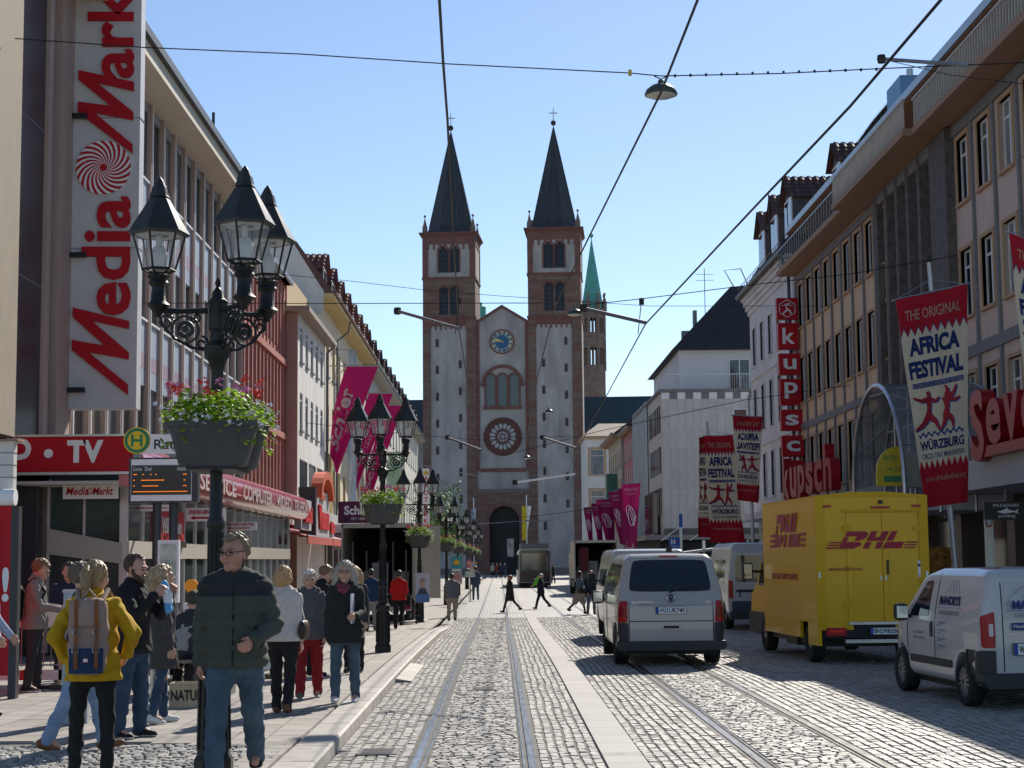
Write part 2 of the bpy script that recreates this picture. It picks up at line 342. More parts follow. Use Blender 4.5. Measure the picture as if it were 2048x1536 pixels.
# --- kerb stones, ramp stones
kr = tag(thing('kerb', 'kerb', 'kerb'), kind='structure'); del kr['label']; del kr['category']
y = 12.0
while y < 52:
    l = random.choice([.95, 1.0, 1.25]); h = PAVE if y < 45 else PAVE - .1 * (y - 45) / 7
    mb = MB(); a, b = y + .006, y + l - .006; g0, g1 = gz(a), gz(b)
    mb.hexa([(-1.6, a, g0 - .06), (-1.6, b, g1 - .06), (-1.95, b, g1 - .06), (-1.95, a, g0 - .06)], [(-1.615, a, g0 + h - .02), (-1.615, b, g1 + h - .02), (-1.95, b, g1 + h - .02), (-1.95, a, g0 + h - .02)])
    mb.hexa([(-1.615, a, g0 + h - .02), (-1.615, b, g1 + h - .02), (-1.95, b, g1 + h - .02), (-1.95, a, g0 + h - .02)], [(-1.64, a + .01, g0 + h), (-1.64, b - .01, g1 + h), (-1.95, b - .004, g1 + h), (-1.95, a + .004, g0 + h)])
    mb.build('kerb_stone', KERB, kr); y += l
for k in range(4):
    a, b = 26 + k * 1.05, 26 + k * 1.05 + 1.03; mb = MB(); e = -1.36 if k < 3 else -1.45
    mb.hexa([(-1.6, a, gz(a) - .05), (-1.6, b, gz(b) - .05), (-1.36, b, gz(b) - .05), (-1.36, a, gz(a) - .05)], [(-1.6, a, gz(a) + .06), (-1.6, b, gz(b) + .06), (-1.36, b, gz(b) + .02), (-1.36, a, gz(a) + .02)])
    mb.build('ramp_stone', KERB, kr)
# --- median strip of pale slabs
md = tag(thing('median_strip', 'm', 'm'), kind='structure'); del md['label']; del md['category']
y = 12.3
MEDM = M('median_slab', (.31, .295, .275), .7, var=.12, scale=5, bump=.2, bscale=90, island=.07)
while y < 120:
    l = .8 if y < 62 else 4; mb = MB(); a, b = y + .004, y + l - .004
    mb.hexa([(.955, a, gz(a) - .05), (1.335, a, gz(a) - .05), (1.335, b, gz(b) - .05), (.955, b, gz(b) - .05)], [(.958, a, gz(a) + .012), (1.332, a, gz(a) + .012), (1.332, b, gz(b) + .012), (.958, b, gz(b) + .012)])
    mb.build('median_slab', MEDM, md); y += l
# --- rails
for nm, c in (('near', -.775), ('near', .272), ('far', 2.375), ('far', 3.405)):
    s = 1 if c in (-.775, 2.375) else -1
    for part, x0, x1, dz, mt in (('rail', -.045, .022, .006, RAILM), ('groove', .022, .058, -.008, RAILD), ('lip', .058, .075, .004, RAILM), ('bedding', -.088, -.045, -.006, RAILD), ('bedding', .075, .09, -.006, RAILD)):
        ys = [8] + [q for q in YS if 8 < q < 200] + [200]; mb = MB(); xa, xb = sorted((c + s * x0, c + s * x1))
        for a, b in zip(ys, ys[1:]):
            mb.quad((xa, a, gz(a) + dz), (xb, a, gz(a) + dz), (xb, b, gz(b) + dz), (xa, b, gz(b) + dz))
            mb.quad((xa, a, gz(a) + dz), (xa, b, gz(b) + dz), (xa, b, gz(b) - .06), (xa, a, gz(a) - .06)); mb.quad((xb, a, gz(a) + dz), (xb, b, gz(b) + dz), (xb, b, gz(b) - .06), (xb, a, gz(a) - .06))
        mb.build(part, mt, road, fix=False)
# --- manhole covers set between the rails
for (X, Y) in ((-1.2, 16.6), (-.25, 24.5)):
    mb = MB(); mb.box(X - .2, X + .2, Y - .25, Y + .25, -.02, .012)
    for k in range(7): mb.box(X - .15, X + .15, Y - .2 + k * .062, Y - .2 + k * .062 + .03, .012, .018)
    mb.build('drain_cover', M('cast_iron', (.12, .115, .11), .5, metal=.6, var=.3, scale=12), road)
# ================================================================== CATHEDRAL
CATH_Y = 240
def stone_mat(name, c1, c2, mort, bw, rh, var=.3):
    m = bpy.data.materials.new(name); m.use_nodes = True; t = m.node_tree; b = t.nodes['Principled BSDF']; b.inputs['Roughness'].default_value = .85
    tc = t.nodes.new('ShaderNodeTexCoord'); sx = t.nodes.new('ShaderNodeSeparateXYZ'); lk(t, tc.outputs['Object'], sx.inputs[0])
    ad = t.nodes.new('ShaderNodeMath'); ad.operation = 'ADD'; lk(t, sx.outputs[0], ad.inputs[0]); lk(t, sx.outputs[1], ad.inputs[1])
    cx = t.nodes.new('ShaderNodeCombineXYZ'); lk(t, ad.outputs[0], cx.inputs[0]); lk(t, sx.outputs[2], cx.inputs[1])
    br = t.nodes.new('ShaderNodeTexBrick'); br.inputs['Scale'].default_value = 1; br.inputs['Brick Width'].default_value = bw; br.inputs['Row Height'].default_value = rh; br.inputs['Mortar Size'].default_value = .015; br.inputs['Bias'].default_value = -.1
    br.inputs['Color1'].default_value = (*c1, 1); br.inputs['Color2'].default_value = (*c2, 1); br.inputs['Mortar'].default_value = (*mort, 1); lk(t, cx.outputs[0], br.inputs['Vector'])
    n = t.nodes.new('ShaderNodeTexNoise'); n.inputs['Scale'].default_value = .9; n.inputs['Detail'].default_value = 8; lk(t, tc.outputs['Object'], n.inputs['Vector'])
    n.inputs['Roughness'].default_value = .7
    mx = t.nodes.new('ShaderNodeMix'); mx.data_type = 'RGBA'; mx.blend_type = 'OVERLAY'; mx.inputs[0].default_value = .5; lk(t, br.outputs['Color'], mx.inputs[6]); lk(t, n.outputs['Fac'], mx.inputs[7]); lk(t, mx.outputs[2], b.inputs['Base Color'])
    bp = t.nodes.new('ShaderNodeBump'); bp.inputs['Strength'].default_value = .5; bp.invert = True; bp.inputs['Distance'].default_value = .03; lk(t, br.outputs['Fac'], bp.inputs['Height']); lk(t, bp.outputs[0], b.inputs['Normal'])
    return m
REDST = stone_mat('red_sandstone', (.17, .078, .066), (.13, .066, .058), (.11, .07, .06), .9, .42)
BANDST = stone_mat('banded_sandstone', (.15, .07, .058), (.155, .122, .095), (.08, .058, .05), 1.9, .42)
CPLAST = M('cathedral_plaster', (.315, .3, .295), .9, var=.3, scale=.5, detail=12, bump=.35, bscale=6, stretch=(1, 1, .35))
TRIM = M('red_sandstone_trim', (.15, .068, .06), .8, var=.2, scale=1.5)
SLATE = M('dark_slate', (.035, .042, .048), .5, var=.35, scale=2.5, bump=.25, bscale=5, stretch=(1, 1, .25))
NAVER = M('blue_slate_roof', (.035, .06, .075), .55, var=.25, scale=2.5, bump=.2, bscale=12)
VERD = M('verdigris_copper', (.09, .33, .29), .6, var=.2, scale=1.2)
cb = Vector((0, 0, 0))
ca = R(4.5); CU = Vector((math.cos(ca), -math.sin(ca), 0)); CN = Vector((-math.sin(ca), -math.cos(ca), 0))
p_l = at(846, 1000, CATH_Y); CO = Vector((p_l.x, CATH_Y + .9, gz(CATH_Y)))
C = Fac('cathedral', 'twin towered cathedral with red sandstone banding and a blue clock closing the street', CO, CU, CN)
TW, CWD = 7.75, 7.55; TOT = 2 * TW + CWD; TD = 7.75
def zc(py, px=1000): return at(px, py, CATH_Y).z - CO.z
def arch_pts(c, w, z0, zs, n=10):      # outline of a round arched opening in (u,z)
    return [(c - w / 2, z0), (c + w / 2, z0)] + [(c + w / 2 * math.cos(math.pi * k / n), zs + w / 2 * math.sin(math.pi * k / n)) for k in range(n + 1)]
def plate(name, pts, d0, d1, mat, parent): 
    mb = MB(); mb.prism([C.P(u, d0, z) for u, z in pts], C.N * (d1 - d0)); return mb.build(name, mat, parent)
def arch_ring(name, c, w, z0, zs, t, d0, d1, mat, parent, n=12, legs=True):
    mb = MB(); a = [(c + (w / 2) * math.cos(math.pi * k / n), zs + (w / 2) * math.sin(math.pi * k / n)) for k in range(n + 1)]
    b = [(c + (w / 2 + t) * math.cos(math.pi * k / n), zs + (w / 2 + t) * math.sin(math.pi * k / n)) for k in range(n + 1)]
    if legs: a = [(c + w / 2, z0)] + a + [(c - w / 2, z0)]; b = [(c + w / 2 + t, z0)] + b + [(c - w / 2 - t, z0)]
    for k in range(len(a) - 1): mb.prism([C.P(*((q[0],) + (d0,) + (q[1],))) for q in (a[k], b[k], b[k + 1], a[k + 1])], C.N * (d1 - d0))
    return mb.build(name, mat, parent)
ZT = [zc(652), zc(640), zc(556), zc(470)]     # lower wall top, string, belfry floors, cornice
LOUV = M('belfry_louvre', (.07, .085, .11), .5, var=.25)
for side in (0, 1):
    u0 = 0 if side == 0 else TW + CWD; u1 = u0 + TW; dz = 0 if side == 0 else .35
    tw = obj('tower', None, C.root)
    q = 1.15                                     # quoin width
    body = MB(); C.box(body, u0 + .02, u1 - .02, -TD + .02, -.3, 0, ZT[0] + 1.2); body.build('core', BANDST, tw)
    qs = MB()
    for a, b in ((u0, u0 + q), (u1 - q - .25, u1)): C.box(qs, a, b, -1.2, 0, 0, ZT[0] + 1.25)
    C.box(qs, u0, u1, -TD, -.31, ZT[0] - 20, ZT[0] + 1.25) if False else None
    qs.build('quoins', BANDST, tw)
    C.part('plaster_wall', CPLAST, [(u0 + q - .01, u1 - q - .24, -.3, -.12, .9, ZT[0] + .15)], tw)
    C.part('side_wall', CPLAST, [(u1 - .05, u1 + .03, -TD + .9, -1.2, 15, ZT[0])], tw)
    # round arched frieze above plaster
    fz = MB(); n = 7; a0 = u0 + q; a1 = u1 - q - .25; st = (a1 - a0) / n
    C.box(fz, a0, a1, -.13, -.02, ZT[0] + .5, ZT[0] + 1.25)
    for k in range(n + 1): C.box(fz, max(a0, a0 + k * st - .12), min(a1, a0 + k * st + .12), -.13, -.02, ZT[0] - .35, ZT[0] + .5)
    for k in range(n):
        c = a0 + (k + .5) * st; w = st - .24
        for j in range(6):
            t0, t1 = math.pi * j / 6, math.pi * (j + 1) / 6
            fz.prism([C.P(c + w / 2 * math.cos(t0), -.13, ZT[0] + w / 2 * math.sin(t0)), C.P(c + w / 2 * math.cos(t0), -.13, ZT[0] + .5), C.P(c + w / 2 * math.cos(t1), -.13, ZT[0] + .5), C.P(c + w / 2 * math.cos(t1), -.13, ZT[0] + w / 2 * math.sin(t1))], C.N * .11)
    fz.build('arched_frieze', TRIM, tw)
    # string courses
    z1 = ZT[1] + .55
    C.part('string_course', TRIM, [(u0 - .12, u1 + .12, -TD - .1, .12, z1 - .3, z1)], tw)
    # second stage (banded stone) with twin openings
    z2 = ZT[2] + dz
    def belfry(zb, ztop, mat, wo, z0, zs, nm):
        mb = MB(); cc = (u0 + u1) / 2; g = .28
        x = [u0 + .05, cc - g / 2 - wo, cc - g / 2, cc + g / 2, cc + g / 2 + wo, u1 - .05]
        for a, b in ((x[0], x[1]), (x[2], x[3]), (x[4], x[5])): C.box(mb, a, b, -.7, 0, zb, ztop)
        for a, b in ((x[1], x[2]), (x[3], x[4])):
            C.box(mb, a, b, -.7, 0, zb, z0); c = (a + b) / 2; n = 8
            for j in range(n):
                t0, t1 = math.pi * j / n, math.pi * (j + 1) / n
                mb.prism([C.P(c + wo / 2 * math.cos(t0), -.7, zs + wo / 2 * math.sin(t0)), C.P(c + wo / 2 * math.cos(t0), -.7, ztop), C.P(c + wo / 2 * math.cos(t1), -.7, ztop), C.P(c + wo / 2 * math.cos(t1), -.7, zs + wo / 2 * math.sin(t1))], C.N * .7)
        # side walls (open behind so the sky shows between the louvres)
        C.box(mb, u1 - .75, u1 - .05, -TD, -.7, zb, ztop); C.box(mb, u0 + .05, u0 + .75, -TD, -.7, zb, ztop); C.box(mb, u0 + .75, cc - g / 2 - wo, -TD, -TD + .7, zb, ztop); C.box(mb, cc + g / 2 + wo, u1 - .75, -TD, -TD + .7, zb, ztop); C.box(mb, cc - g / 2 - wo, cc + g / 2 + wo, -TD, -TD + .7, zs, ztop); C.box(mb, cc - g / 2 - wo, cc + g / 2 + wo, -TD, -TD + .7, zb, z0)
        mb.build(nm, mat, tw)
        for c in ((x[1] + x[2]) / 2, (x[3] + x[4]) / 2):
            arch_ring('arch_moulding', c, wo, z0, zs, .2, -.02, .1, TRIM, tw, legs=(mat == CPLAST))
            lv = MB(); z = z0 - .15
            while z < zs + wo * .42:
                hw = wo / 2 if z < zs else math.sqrt(max(.01, (wo / 2) ** 2 - (z - zs) ** 2))
                lv.hexa([C.P(c - hw, -.55, z + .2), C.P(c + hw, -.55, z + .2), C.P(c + hw, -.25, z), C.P(c - hw, -.25, z)], [C.P(c - hw, -.55, z + .26), C.P(c + hw, -.55, z + .26), C.P(c + hw, -.25, z + .06), C.P(c - hw, -.25, z + .06)]); z += .19
            lv.build('louvre', LOUV, tw)
    belfry(z1, z2, BANDST, 1.3, zc(628) + dz, zc(580) + dz, 'belfry_lower')
    C.part('string_course', TRIM, [(u0 - .1, u1 + .1, -TD - .08, .1, z2, z2 + .3)], tw)
    z3 = ZT[3] + dz
    belfry(z2 + .3, z3 + .1, CPLAST, 1.35, zc(543) + dz, zc(500) + dz, 'belfry_upper')
    qq = MB()
    for a, b in ((u0, u0 + .85), (u1 - .85, u1)): C.box(qq, a, b, -1, .04, z2 + .3, z3 - 1.2)
    C.box(qq, u1 - .5, u1 + .04, -TD, -TD + .9, z2 + .3, z3 - 1.2)
    n = 7; a0, a1 = u0 + .85, u1 - .85; st = (a1 - a0) / n
    C.box(qq, u0, u1, -.3, .05, z3 - 1.2, z3)
    for k in range(n + 1): C.box(qq, max(a0, a0 + k * st - .16), min(a1, a0 + k * st + .16), -.1, .045, z3 - 1.95, z3 - 1.2)
    C.box(qq, u1 - .3, u1 + .045, -TD, -.3, z3 - 1.2, z3)
    qq.build('corner_stones', REDST, tw)
    mb = MB()
    for k, e in enumerate((.12, .28, .46)): C.box(mb, u0 - e, u1 + e, -TD - e, e, z3 + .22 * k - .1, z3 + .22 * k + .12)
    mb.build('cornice', TRIM, tw)
    # spire: eight sided, slightly concave foot
    zs0 = z3 + .56; cc = C.P((u0 + u1) / 2, -TD / 2, 0); ap = zc(250) + dz
    sp = MB(); prof = [(4.0, zs0), (3.55, zs0 + .9)] + [(3.42 * (1 - t) + .06 * t, zs0 + 1.2 + (ap - zs0 - 1.2) * t) for t in (0, .25, .5, .75, 1)]
    sp.lathe(prof, 8, cc, R(22.5 - 4.5)); sp.build('spire', SLATE, tw)
    rb = MB()
    for k in range(8):
        w = 2 * math.pi * k / 8 + R(22.5 - 4.5); rb.tube([cc + Vector((3.44 * math.cos(w), 3.44 * math.sin(w), zs0 + 1.2)), cc + Vector((.08 * math.cos(w), .08 * math.sin(w), ap))], .05, 5)
    rb.build('spire_rib', M('lead_ridge', (.06, .07, .085), .45, var=.2), tw)
    for a in (u0 + .35, u1 - .35):
        for dd in (-.35, -TD + .35):
            mb = MB(); mb.lathe([(.38, z3 + .5), (.38, z3 + 1.5), (.3, z3 + 1.6), (.06, z3 + 2.7), (.05, z3 + 2.85), (.19, z3 + 3.0), (.19, z3 + 3.15), (.02, z3 + 3.3)], 6, C.P(a, dd, 0)); mb.build('pinnacle', M('grey_stone', (.17, .13, .12), .8, var=.2), tw)
    mb = MB(); mb.lathe([(.07, ap - .3), (.07, ap + .35), (.3, ap + .45), (.42, ap + .75), (.3, ap + 1.05), (.07, ap + 1.15), (.05, ap + 1.5)], 12, cc); mb.build('orb', M('orb_metal', (.05, .05, .045), .35, metal=.8), tw, smooth=True)
    mb = MB(); mb.box(cc.x - .05, cc.x + .05, cc.y - .05, cc.y + .05, ap + 1.15, ap + 3.0); mb.box(cc.x - .62, cc.x + .62, cc.y - .045, cc.y + .045, ap + 2.2, ap + 2.32)
    mb.build('cross', M('gilt_metal', (.25, .2, .07), .4, metal=.8), tw)
    # slit windows
    for k in range(7):
        for u, off in (((u0 + 2.1, 0), (u1 - 2.3, 1.55)) if side == 0 else ((u0 + 2.2, 1.55), (u1 - 2.3, 0))):
            z = zc(692 if off == 0 else 735) - k * 3.9 + (0 if off == 0 else 0)
            if z < 2: continue
            arch_ring('slit_frame', u, .42, z, z + 1.0, .1, -.125, -.085, M('weathered_stone', (.3, .24, .2), .8), tw, n=6)
            plate('slit_window', arch_pts(u, .42, z, z + 1.0, 6), -.121, -.112, M('slit_dark', (.03, .033, .04), .5), tw)
    # dark base course
    C.part('plinth', M('plinth_stone', (.16, .13, .12), .85, var=.25), [(u0 - .08, u1 + .08, -1, .08, 0, .95)], tw)
# ---- middle front
u0, u1 = TW, TW + CWD; cx_ = (u0 + u1) / 2; D0 = -.35
zsh = zc(645); zap = zc(613)
mb = MB(); mb.prism([C.P(u0, D0 - 1, 15), C.P(u1, D0 - 1, 15), C.P(u1, D0 - 1, zsh), C.P(cx_, D0 - 1, zap), C.P(u0, D0 - 1, zsh)], C.N * 1); mb.build('gable_wall', CPLAST, C.root)
mb = MB()
for a, b in (((u0, zsh), (cx_, zap)), ((cx_, zap), (u1, zsh))): mb.prism([C.P(a[0], D0 - .6, a[1] - .12), C.P(b[0], D0 - .6, b[1] - .12), C.P(b[0], D0 - .6, b[1] + .3), C.P(a[0], D0 - .6, a[1] + .3)], C.N * .85)
mb.build('gable_coping', TRIM, C.root)
C.part('pilaster', TRIM, [(u0, u0 + .45, D0 - .1, D0 + .22, 15, zsh), (u1 - .45, u1, D0 - .1, D0 + .22, 15, zsh), (u0 + .45, u1 - .45, D0 - .1, D0 + .2, 14.7, 15.2)], C.root)
mb = MB(); mb.prism([C.P(u0, D0 - 1, zsh), C.P(cx_, D0 - 1, zap), C.P(u1, D0 - 1, zsh)], -C.N * 60); mb.build('nave_roof', NAVER, C.root)
# clock
ck = Vector(C.P(cx_ - .05, D0, 0)); zk = zc(683)
def disc(name, r, d0, d1, mat, parent, z, n=40, c=None, r0=0):
    mb = MB(); c = cx_ - .02 if c is None else c
    for k in range(n):
        t0, t1 = 2 * math.pi * k / n, 2 * math.pi * (k + 1) / n
        mb.prism([C.P(c + r0 * math.cos(t0), d0, z + r0 * math.sin(t0)), C.P(c + r * math.cos(t0), d0, z + r * math.sin(t0)), C.P(c + r * math.cos(t1), d0, z + r * math.sin(t1)), C.P(c + r0 * math.cos(t1), d0, z + r0 * math.sin(t1))], C.N * (d1 - d0))
    return mb.build(name, mat, parent)
CLK = disc('clock', 1.5, D0 + .05, D0 + .1, M('clock_blue', (.02, .09, .2), .4, var=.1), C.root, zk, n=12 * 4)
CREAM = M('clock_cream', (.6, .55, .34), .5, var=.06)
disc('ring', 1.8, D0 + .05, D0 + .22, M('clock_rim', (.16, .055, .05), .6), CLK, zk, r0=1.6); disc('ring', 2.35, D0, D0 + .04, M('plaster_relief', (.36, .33, .31), .9, var=.1), CLK, zk, r0=2.25)
for r in (1.57, 1.08): disc('ring', r + .025, D0 + .1, D0 + .112, CREAM, CLK, zk, r0=r - .03)
for h, rn in enumerate(('XII', 'I', 'II', 'III', 'IIII', 'V', 'VI', 'VII', 'VIII', 'IX', 'X', 'XI')):
    a = math.pi / 2 - h * math.pi / 6; rad = C.U * math.cos(a) + Vector((0, 0, math.sin(a))); tan = C.U * math.sin(a) - Vector((0, 0, math.cos(a)))
    wd = .12 + .1 * min(4, len(rn)); text(rn, CREAM, CLK, C.P(cx_ - .02, D0 + .1, zk) + rad * 1.15 - tan * wd / 2, tan, rad, h=.36, w=wd, bold=.03, ext=.01, name='numeral')
for ang, ln, wd in ((R(90 - 282), 1.45, .13), (R(90 - 292.5), 1.0, .17)):
    a = ang; rad = C.U * math.cos(a) + Vector((0, 0, math.sin(a))); tan = C.U * math.sin(a) - Vector((0, 0, math.cos(a))); o = C.P(cx_ - .02, D0 + .13, zk)
    MB().prism([o - rad * .25 - tan * .05, o + rad * ln * .7 - tan * wd, o + rad * ln, o + rad * ln * .7 + tan * wd, o - rad * .25 + tan * .05], C.N * .03).build('clock_hand', M('gold_leaf', (.62, .5, .16), .35, metal=.3), CLK)
# triple window under a round relieving arch
zb, zs = zc(812), zc(757)
arch_ring('relieving_arch', cx_, 5.4, zc(772), zc(772), .42, D0, D0 + .3, TRIM, C.root, n=20, legs=False)
for k in (-1, 0, 1):
    c = cx_ + k * 1.72
    plate('arched_window', arch_pts(c, 1.3, zb, zs, 10), D0 + .02, D0 + .05, M('leaded_glass', (.11, .14, .145), .4, var=.2, scale=6), C.root)
    arch_ring('window_surround', c, 1.3, zb, zs, .24, D0, D0 + .2 - abs(k) * .01, TRIM, C.root)
C.part('window_sill', TRIM, [(cx_ - 2.8, cx_ + 2.8, D0, D0 + .25, zb - .45, zb)], C.root)
# rose window
zr = zc(873)
RO = disc('rose_window', 2.78, D0 + .02, D0 + .1, M('rose_stone', (.1, .045, .04), .8, var=.15), C.root, zr, n=48)
disc('ring', 3.3, D0, D0 + .05, M('plaster_relief', (.36, .33, .31)), RO, zr, n=48, r0=3.2); disc('ring', 2.78, D0 + .1, D0 + .18, M('rose_stone'), RO, zr, r0=2.55)
RG = M('rose_glass', (.3, .31, .33), .35, var=.1)
for k in range(16):
    a = 2 * math.pi * (k + .5) / 16; rad = C.U * math.cos(a) + Vector((0, 0, math.sin(a))); tan = C.U * math.sin(a) - Vector((0, 0, math.cos(a))); o = C.P(cx_ - .02, D0 + .1, zr)
    pts = [o + rad * (1.5 + .42 * math.cos(2 * math.pi * j / 12)) + tan * (.24 * math.sin(2 * math.pi * j / 12)) * (1 + .25 * math.cos(2 * math.pi * j / 12)) for j in range(12)]
    MB().prism(pts, C.N * .02).build('pane', RG, RO)
    pts = [o + rad * (.62 + .22 * math.cos(2 * math.pi * j / 8)) + tan * (.08 * math.sin(2 * math.pi * j / 8)) for j in range(8)]
    MB().prism(pts, C.N * .02).build('pane', RG, RO)
for k in range(3):
    a = 2 * math.pi * k / 3 + .5; disc('pane', .14, D0 + .1, D0 + .12, RG, RO, zr + .17 * math.sin(a), n=10, c=cx_ - .02 + .17 * math.cos(a))
# porch with portal
zpt = zc(985); pw = 4.35; pc = cx_ + .1
mb = MB(); C.box(mb, u0, pc - pw / 2, D0 - 1.5, -.05, 0, zpt); C.box(mb, pc + pw / 2, u1, D0 - 1.5, -.05, 0, zpt); zsp = zc(1012) - pw / 2
for j in range(14):
    t0, t1 = math.pi * j / 14, math.pi * (j + 1) / 14
    mb.prism([C.P(pc + pw / 2 * math.cos(t0), D0 - 1.5, zsp + pw / 2 * math.sin(t0)), C.P(pc + pw / 2 * math.cos(t0), D0 - 1.5, zpt), C.P(pc + pw / 2 * math.cos(t1), D0 - 1.5, zpt), C.P(pc + pw / 2 * math.cos(t1), D0 - 1.5, zsp + pw / 2 * math.sin(t1))], C.N * (-.05 - D0 + 1.5))
mb.build('porch', BANDST, C.root)
arch_ring('portal_arch', pc, pw, 0, zsp, .6, -.06, .03, REDST, C.root, n=16)
C.part('porch_cornice', M('plinth_stone'), [(u0 + .0, u1 - .0, D0 - .5, .12, zpt, zpt + .5)], C.root)
C.part('wall_above_porch', CPLAST, [(u0, u1, D0 - 1, D0 - .03, zpt + .5, 15)], C.root)
C.part('portal_door', M('bronze_door', (.012, .013, .016), .45, var=.3), [(pc - pw / 2, pc + pw / 2, D0 - 1.52, D0 - 1.45, 0, zsp + pw / 2)], C.root)
C.part('glazed_door', M('lit_interior', (.5, .45, .38), .6, var=.4, scale=2), [(pc + .25, pc + 1.2, D0 - 1.45, D0 - 1.42, 2.6, zc(1077))], C.root)
# nave, aisles and transept behind
mb = MB(); C.box(mb, 1, TOT - 1, -70, -TD, 0, 22); mb.build('nave_wall', CPLAST, C.root)
mb = MB(); zt0, zt1 = zc(870), zc(777); mb.hexa([C.P(-4, -8, zt0), C.P(TOT + 16, -8, zt0), C.P(TOT + 16, -16, zt0), C.P(-4, -16, zt0)], [C.P(-4, -14.9, zt1), C.P(TOT + 16, -14.9, zt1), C.P(TOT + 16, -15, zt1), C.P(-4, -15, zt1)]); mb.build('transept_roof', NAVER, C.root)
C.part('transept_wall', CPLAST, [(-3.5, TOT + 15.5, -15.5, -8.3, 0, zt0)], C.root)
C.part('transept_frieze', TRIM, [(TOT, TOT + 15.6, -8.31, -8.2, zt0 - .9, zt0)], C.root)
# east tower (octagonal) with verdigris spire
EY = 300; e = at(1186, 700, EY); E = thing('octagonal_tower', 'octagonal stone tower with verdigris green spire behind the right cathedral tower', 'tower', (e.x, EY, gz(EY)))
def ze(py): return at(1186, py, EY).z - gz(EY)
rr = 26 * EY / FPX
z0, z1, z2, z3 = ze(905), ze(742), ze(680), ze(624)
GRST = stone_mat('grey_red_stone', (.22, .17, .14), (.17, .12, .1), (.1, .08, .07), .8, .35)
mb = MB(); mb.lathe([(rr, 0), (rr, z1)], 8, (0, 0, 0), R(22.5)); mb.build('shaft', GRST, E)
for za, zb_ in ((z1, z2), (z2 + .3, z3)):
    mb = MB(); h = zb_ - za
    for k in range(8):
        w = 2 * math.pi * k / 8 + R(22.5); mb.tube([(rr * .93 * math.cos(w), rr * .93 * math.sin(w), za), (rr * .93 * math.cos(w), rr * .93 * math.sin(w), zb_)], .38, 6)
        w2 = w + math.pi / 8; mb.tube([(rr * .88 * math.cos(w2), rr * .88 * math.sin(w2), za), (rr * .88 * math.cos(w2), rr * .88 * math.sin(w2), zb_)], .13, 6)
    mb.lathe([(rr, za - .3), (rr * 1.06, za), (rr, za + .9), (rr * .75, za + .9), (rr * .75, za - .3)], 8, (0, 0, 0), R(22.5)); mb.lathe([(rr, zb_ - h * .28), (rr, zb_), (rr * 1.07, zb_ + .1), (rr * 1.07, zb_ + .35), (rr * .7, zb_ + .35), (rr * .7, zb_ - h * .28)], 8, (0, 0, 0), R(22.5))
    mb.build('open_arcade', GRST, E)
mb = MB(); apx = ze(478); mb.lathe([(rr * .92, z3 + .3), (rr * .86, z3 + 1.2), (.05, apx)], 8, (0, 0, 0), R(22.5)); mb.lathe([(.08, apx - .4), (.08, apx + .2), (.4, apx + .5), (.4, apx + .8), (.05, apx + 1.1)], 8); mb.build('spire', VERD, E)
for k in range(8):
    w = 2 * math.pi * k / 8 + R(22.5); mb = MB(); mb.lathe([(.42, z3), (.42, z3 + 1.6), (.08, z3 + 2.7), (.24, z3 + 2.9), (.24, z3 + 3.2), (.02, z3 + 3.4)], 6, (rr * math.cos(w), rr * math.sin(w), 0)); mb.build('pinnacle', GRST, E)
e2 = at(962, 640, 300); E2 = thing('octagonal_tower', 'tip of a green roofed stair tower left of the clock gable', 'tower', (e2.x, 300, gz(300)))
mb = MB(); mb.lathe([(.9, 20), (.9, ze(612)), (.7, ze(611)), (.25, ze(607)), (.3, ze(604)), (.02, ze(602))], 8); mb.build('turret', VERD, E2)
# ================================================================== LEFT SIDE OF THE STREET
LX = -9.2; UY = Vector((0, 1, 0)); NX = Vector((1, 0, 0))
PINKST = M('pinkish_stone_fin', (.4, .3, .265), .7, var=.14, scale=1.5, stretch=(1, 1, .2), bump=.1)
SPANB = M('blue_grey_spandrel', (.33, .38, .46), .45, var=.1, scale=2)
SPANP = M('mauve_spandrel_band', (.3, .22, .28), .5, var=.1)
GRAN = M('dark_granite', (.035, .034, .04), .3, var=.5, scale=60, detail=2)
GRANB = M('brown_granite', (.12, .095, .085), .4, var=.3, scale=30)
BEIGE = M('beige_plaster', (.5, .44, .36), .85, var=.08, bump=.1)
SOFF = M('cream_soffit', (.6, .55, .45), .8, var=.07)
ALU = M('aluminium_frame', (.5, .5, .5), .35, metal=.6, var=.08)
# neighbour at the very left edge
b0 = Fac('corner_building', 'plain beige rendered house at the left edge of the street', (-8.95, 24, 0), UY, NX); b0.wall(M('drab_plaster', (.3, .255, .2), .85, var=.12, stretch=(1, 1, .3)), 0, 7.0, 4.2, 19, []); b0.part('ground_floor', GRAN, [(0, 7.0, -8, -.3, 0, 4.2)])
# electronics store
L1 = Fac('electronics_store', 'large store with pinkish vertical fins and blue grey panels behind the tall sign', (LX, 31.35, 0), UY, NX)
LEN = 28.2
L1.part('granite_wall', GRAN, [(0, 2.15, -8, 0, 0, 14), (4.4, 4.6, -8, -.3, 4, 14)])
for z in (4.2, 7.4, 10.6): L1.part('panel_joint', M('joint_grey', (.2, .2, .2), .6), [(.0, 2.15, 0, .004, z, z + .025)])
L1.part('fin', PINKST, [(2.15, 2.5, -.5, .08, 4, 14)]); L1.part('granite_panel', GRANB, [(2.5, 3.05, -8, -.06, 4, 14)]); L1.part('fin', PINKST, [(3.05, 4.15, -.5, .1, 4, 14)])
nb = 15; u00 = 4.6; bw = (LEN - u00) / nb; ROWS = [(4.4, 6.45), (8.2, 10.1), (11.9, 13.75)]; SPANS = [(6.45, 8.2), (10.1, 11.9), (13.75, 14.0)]
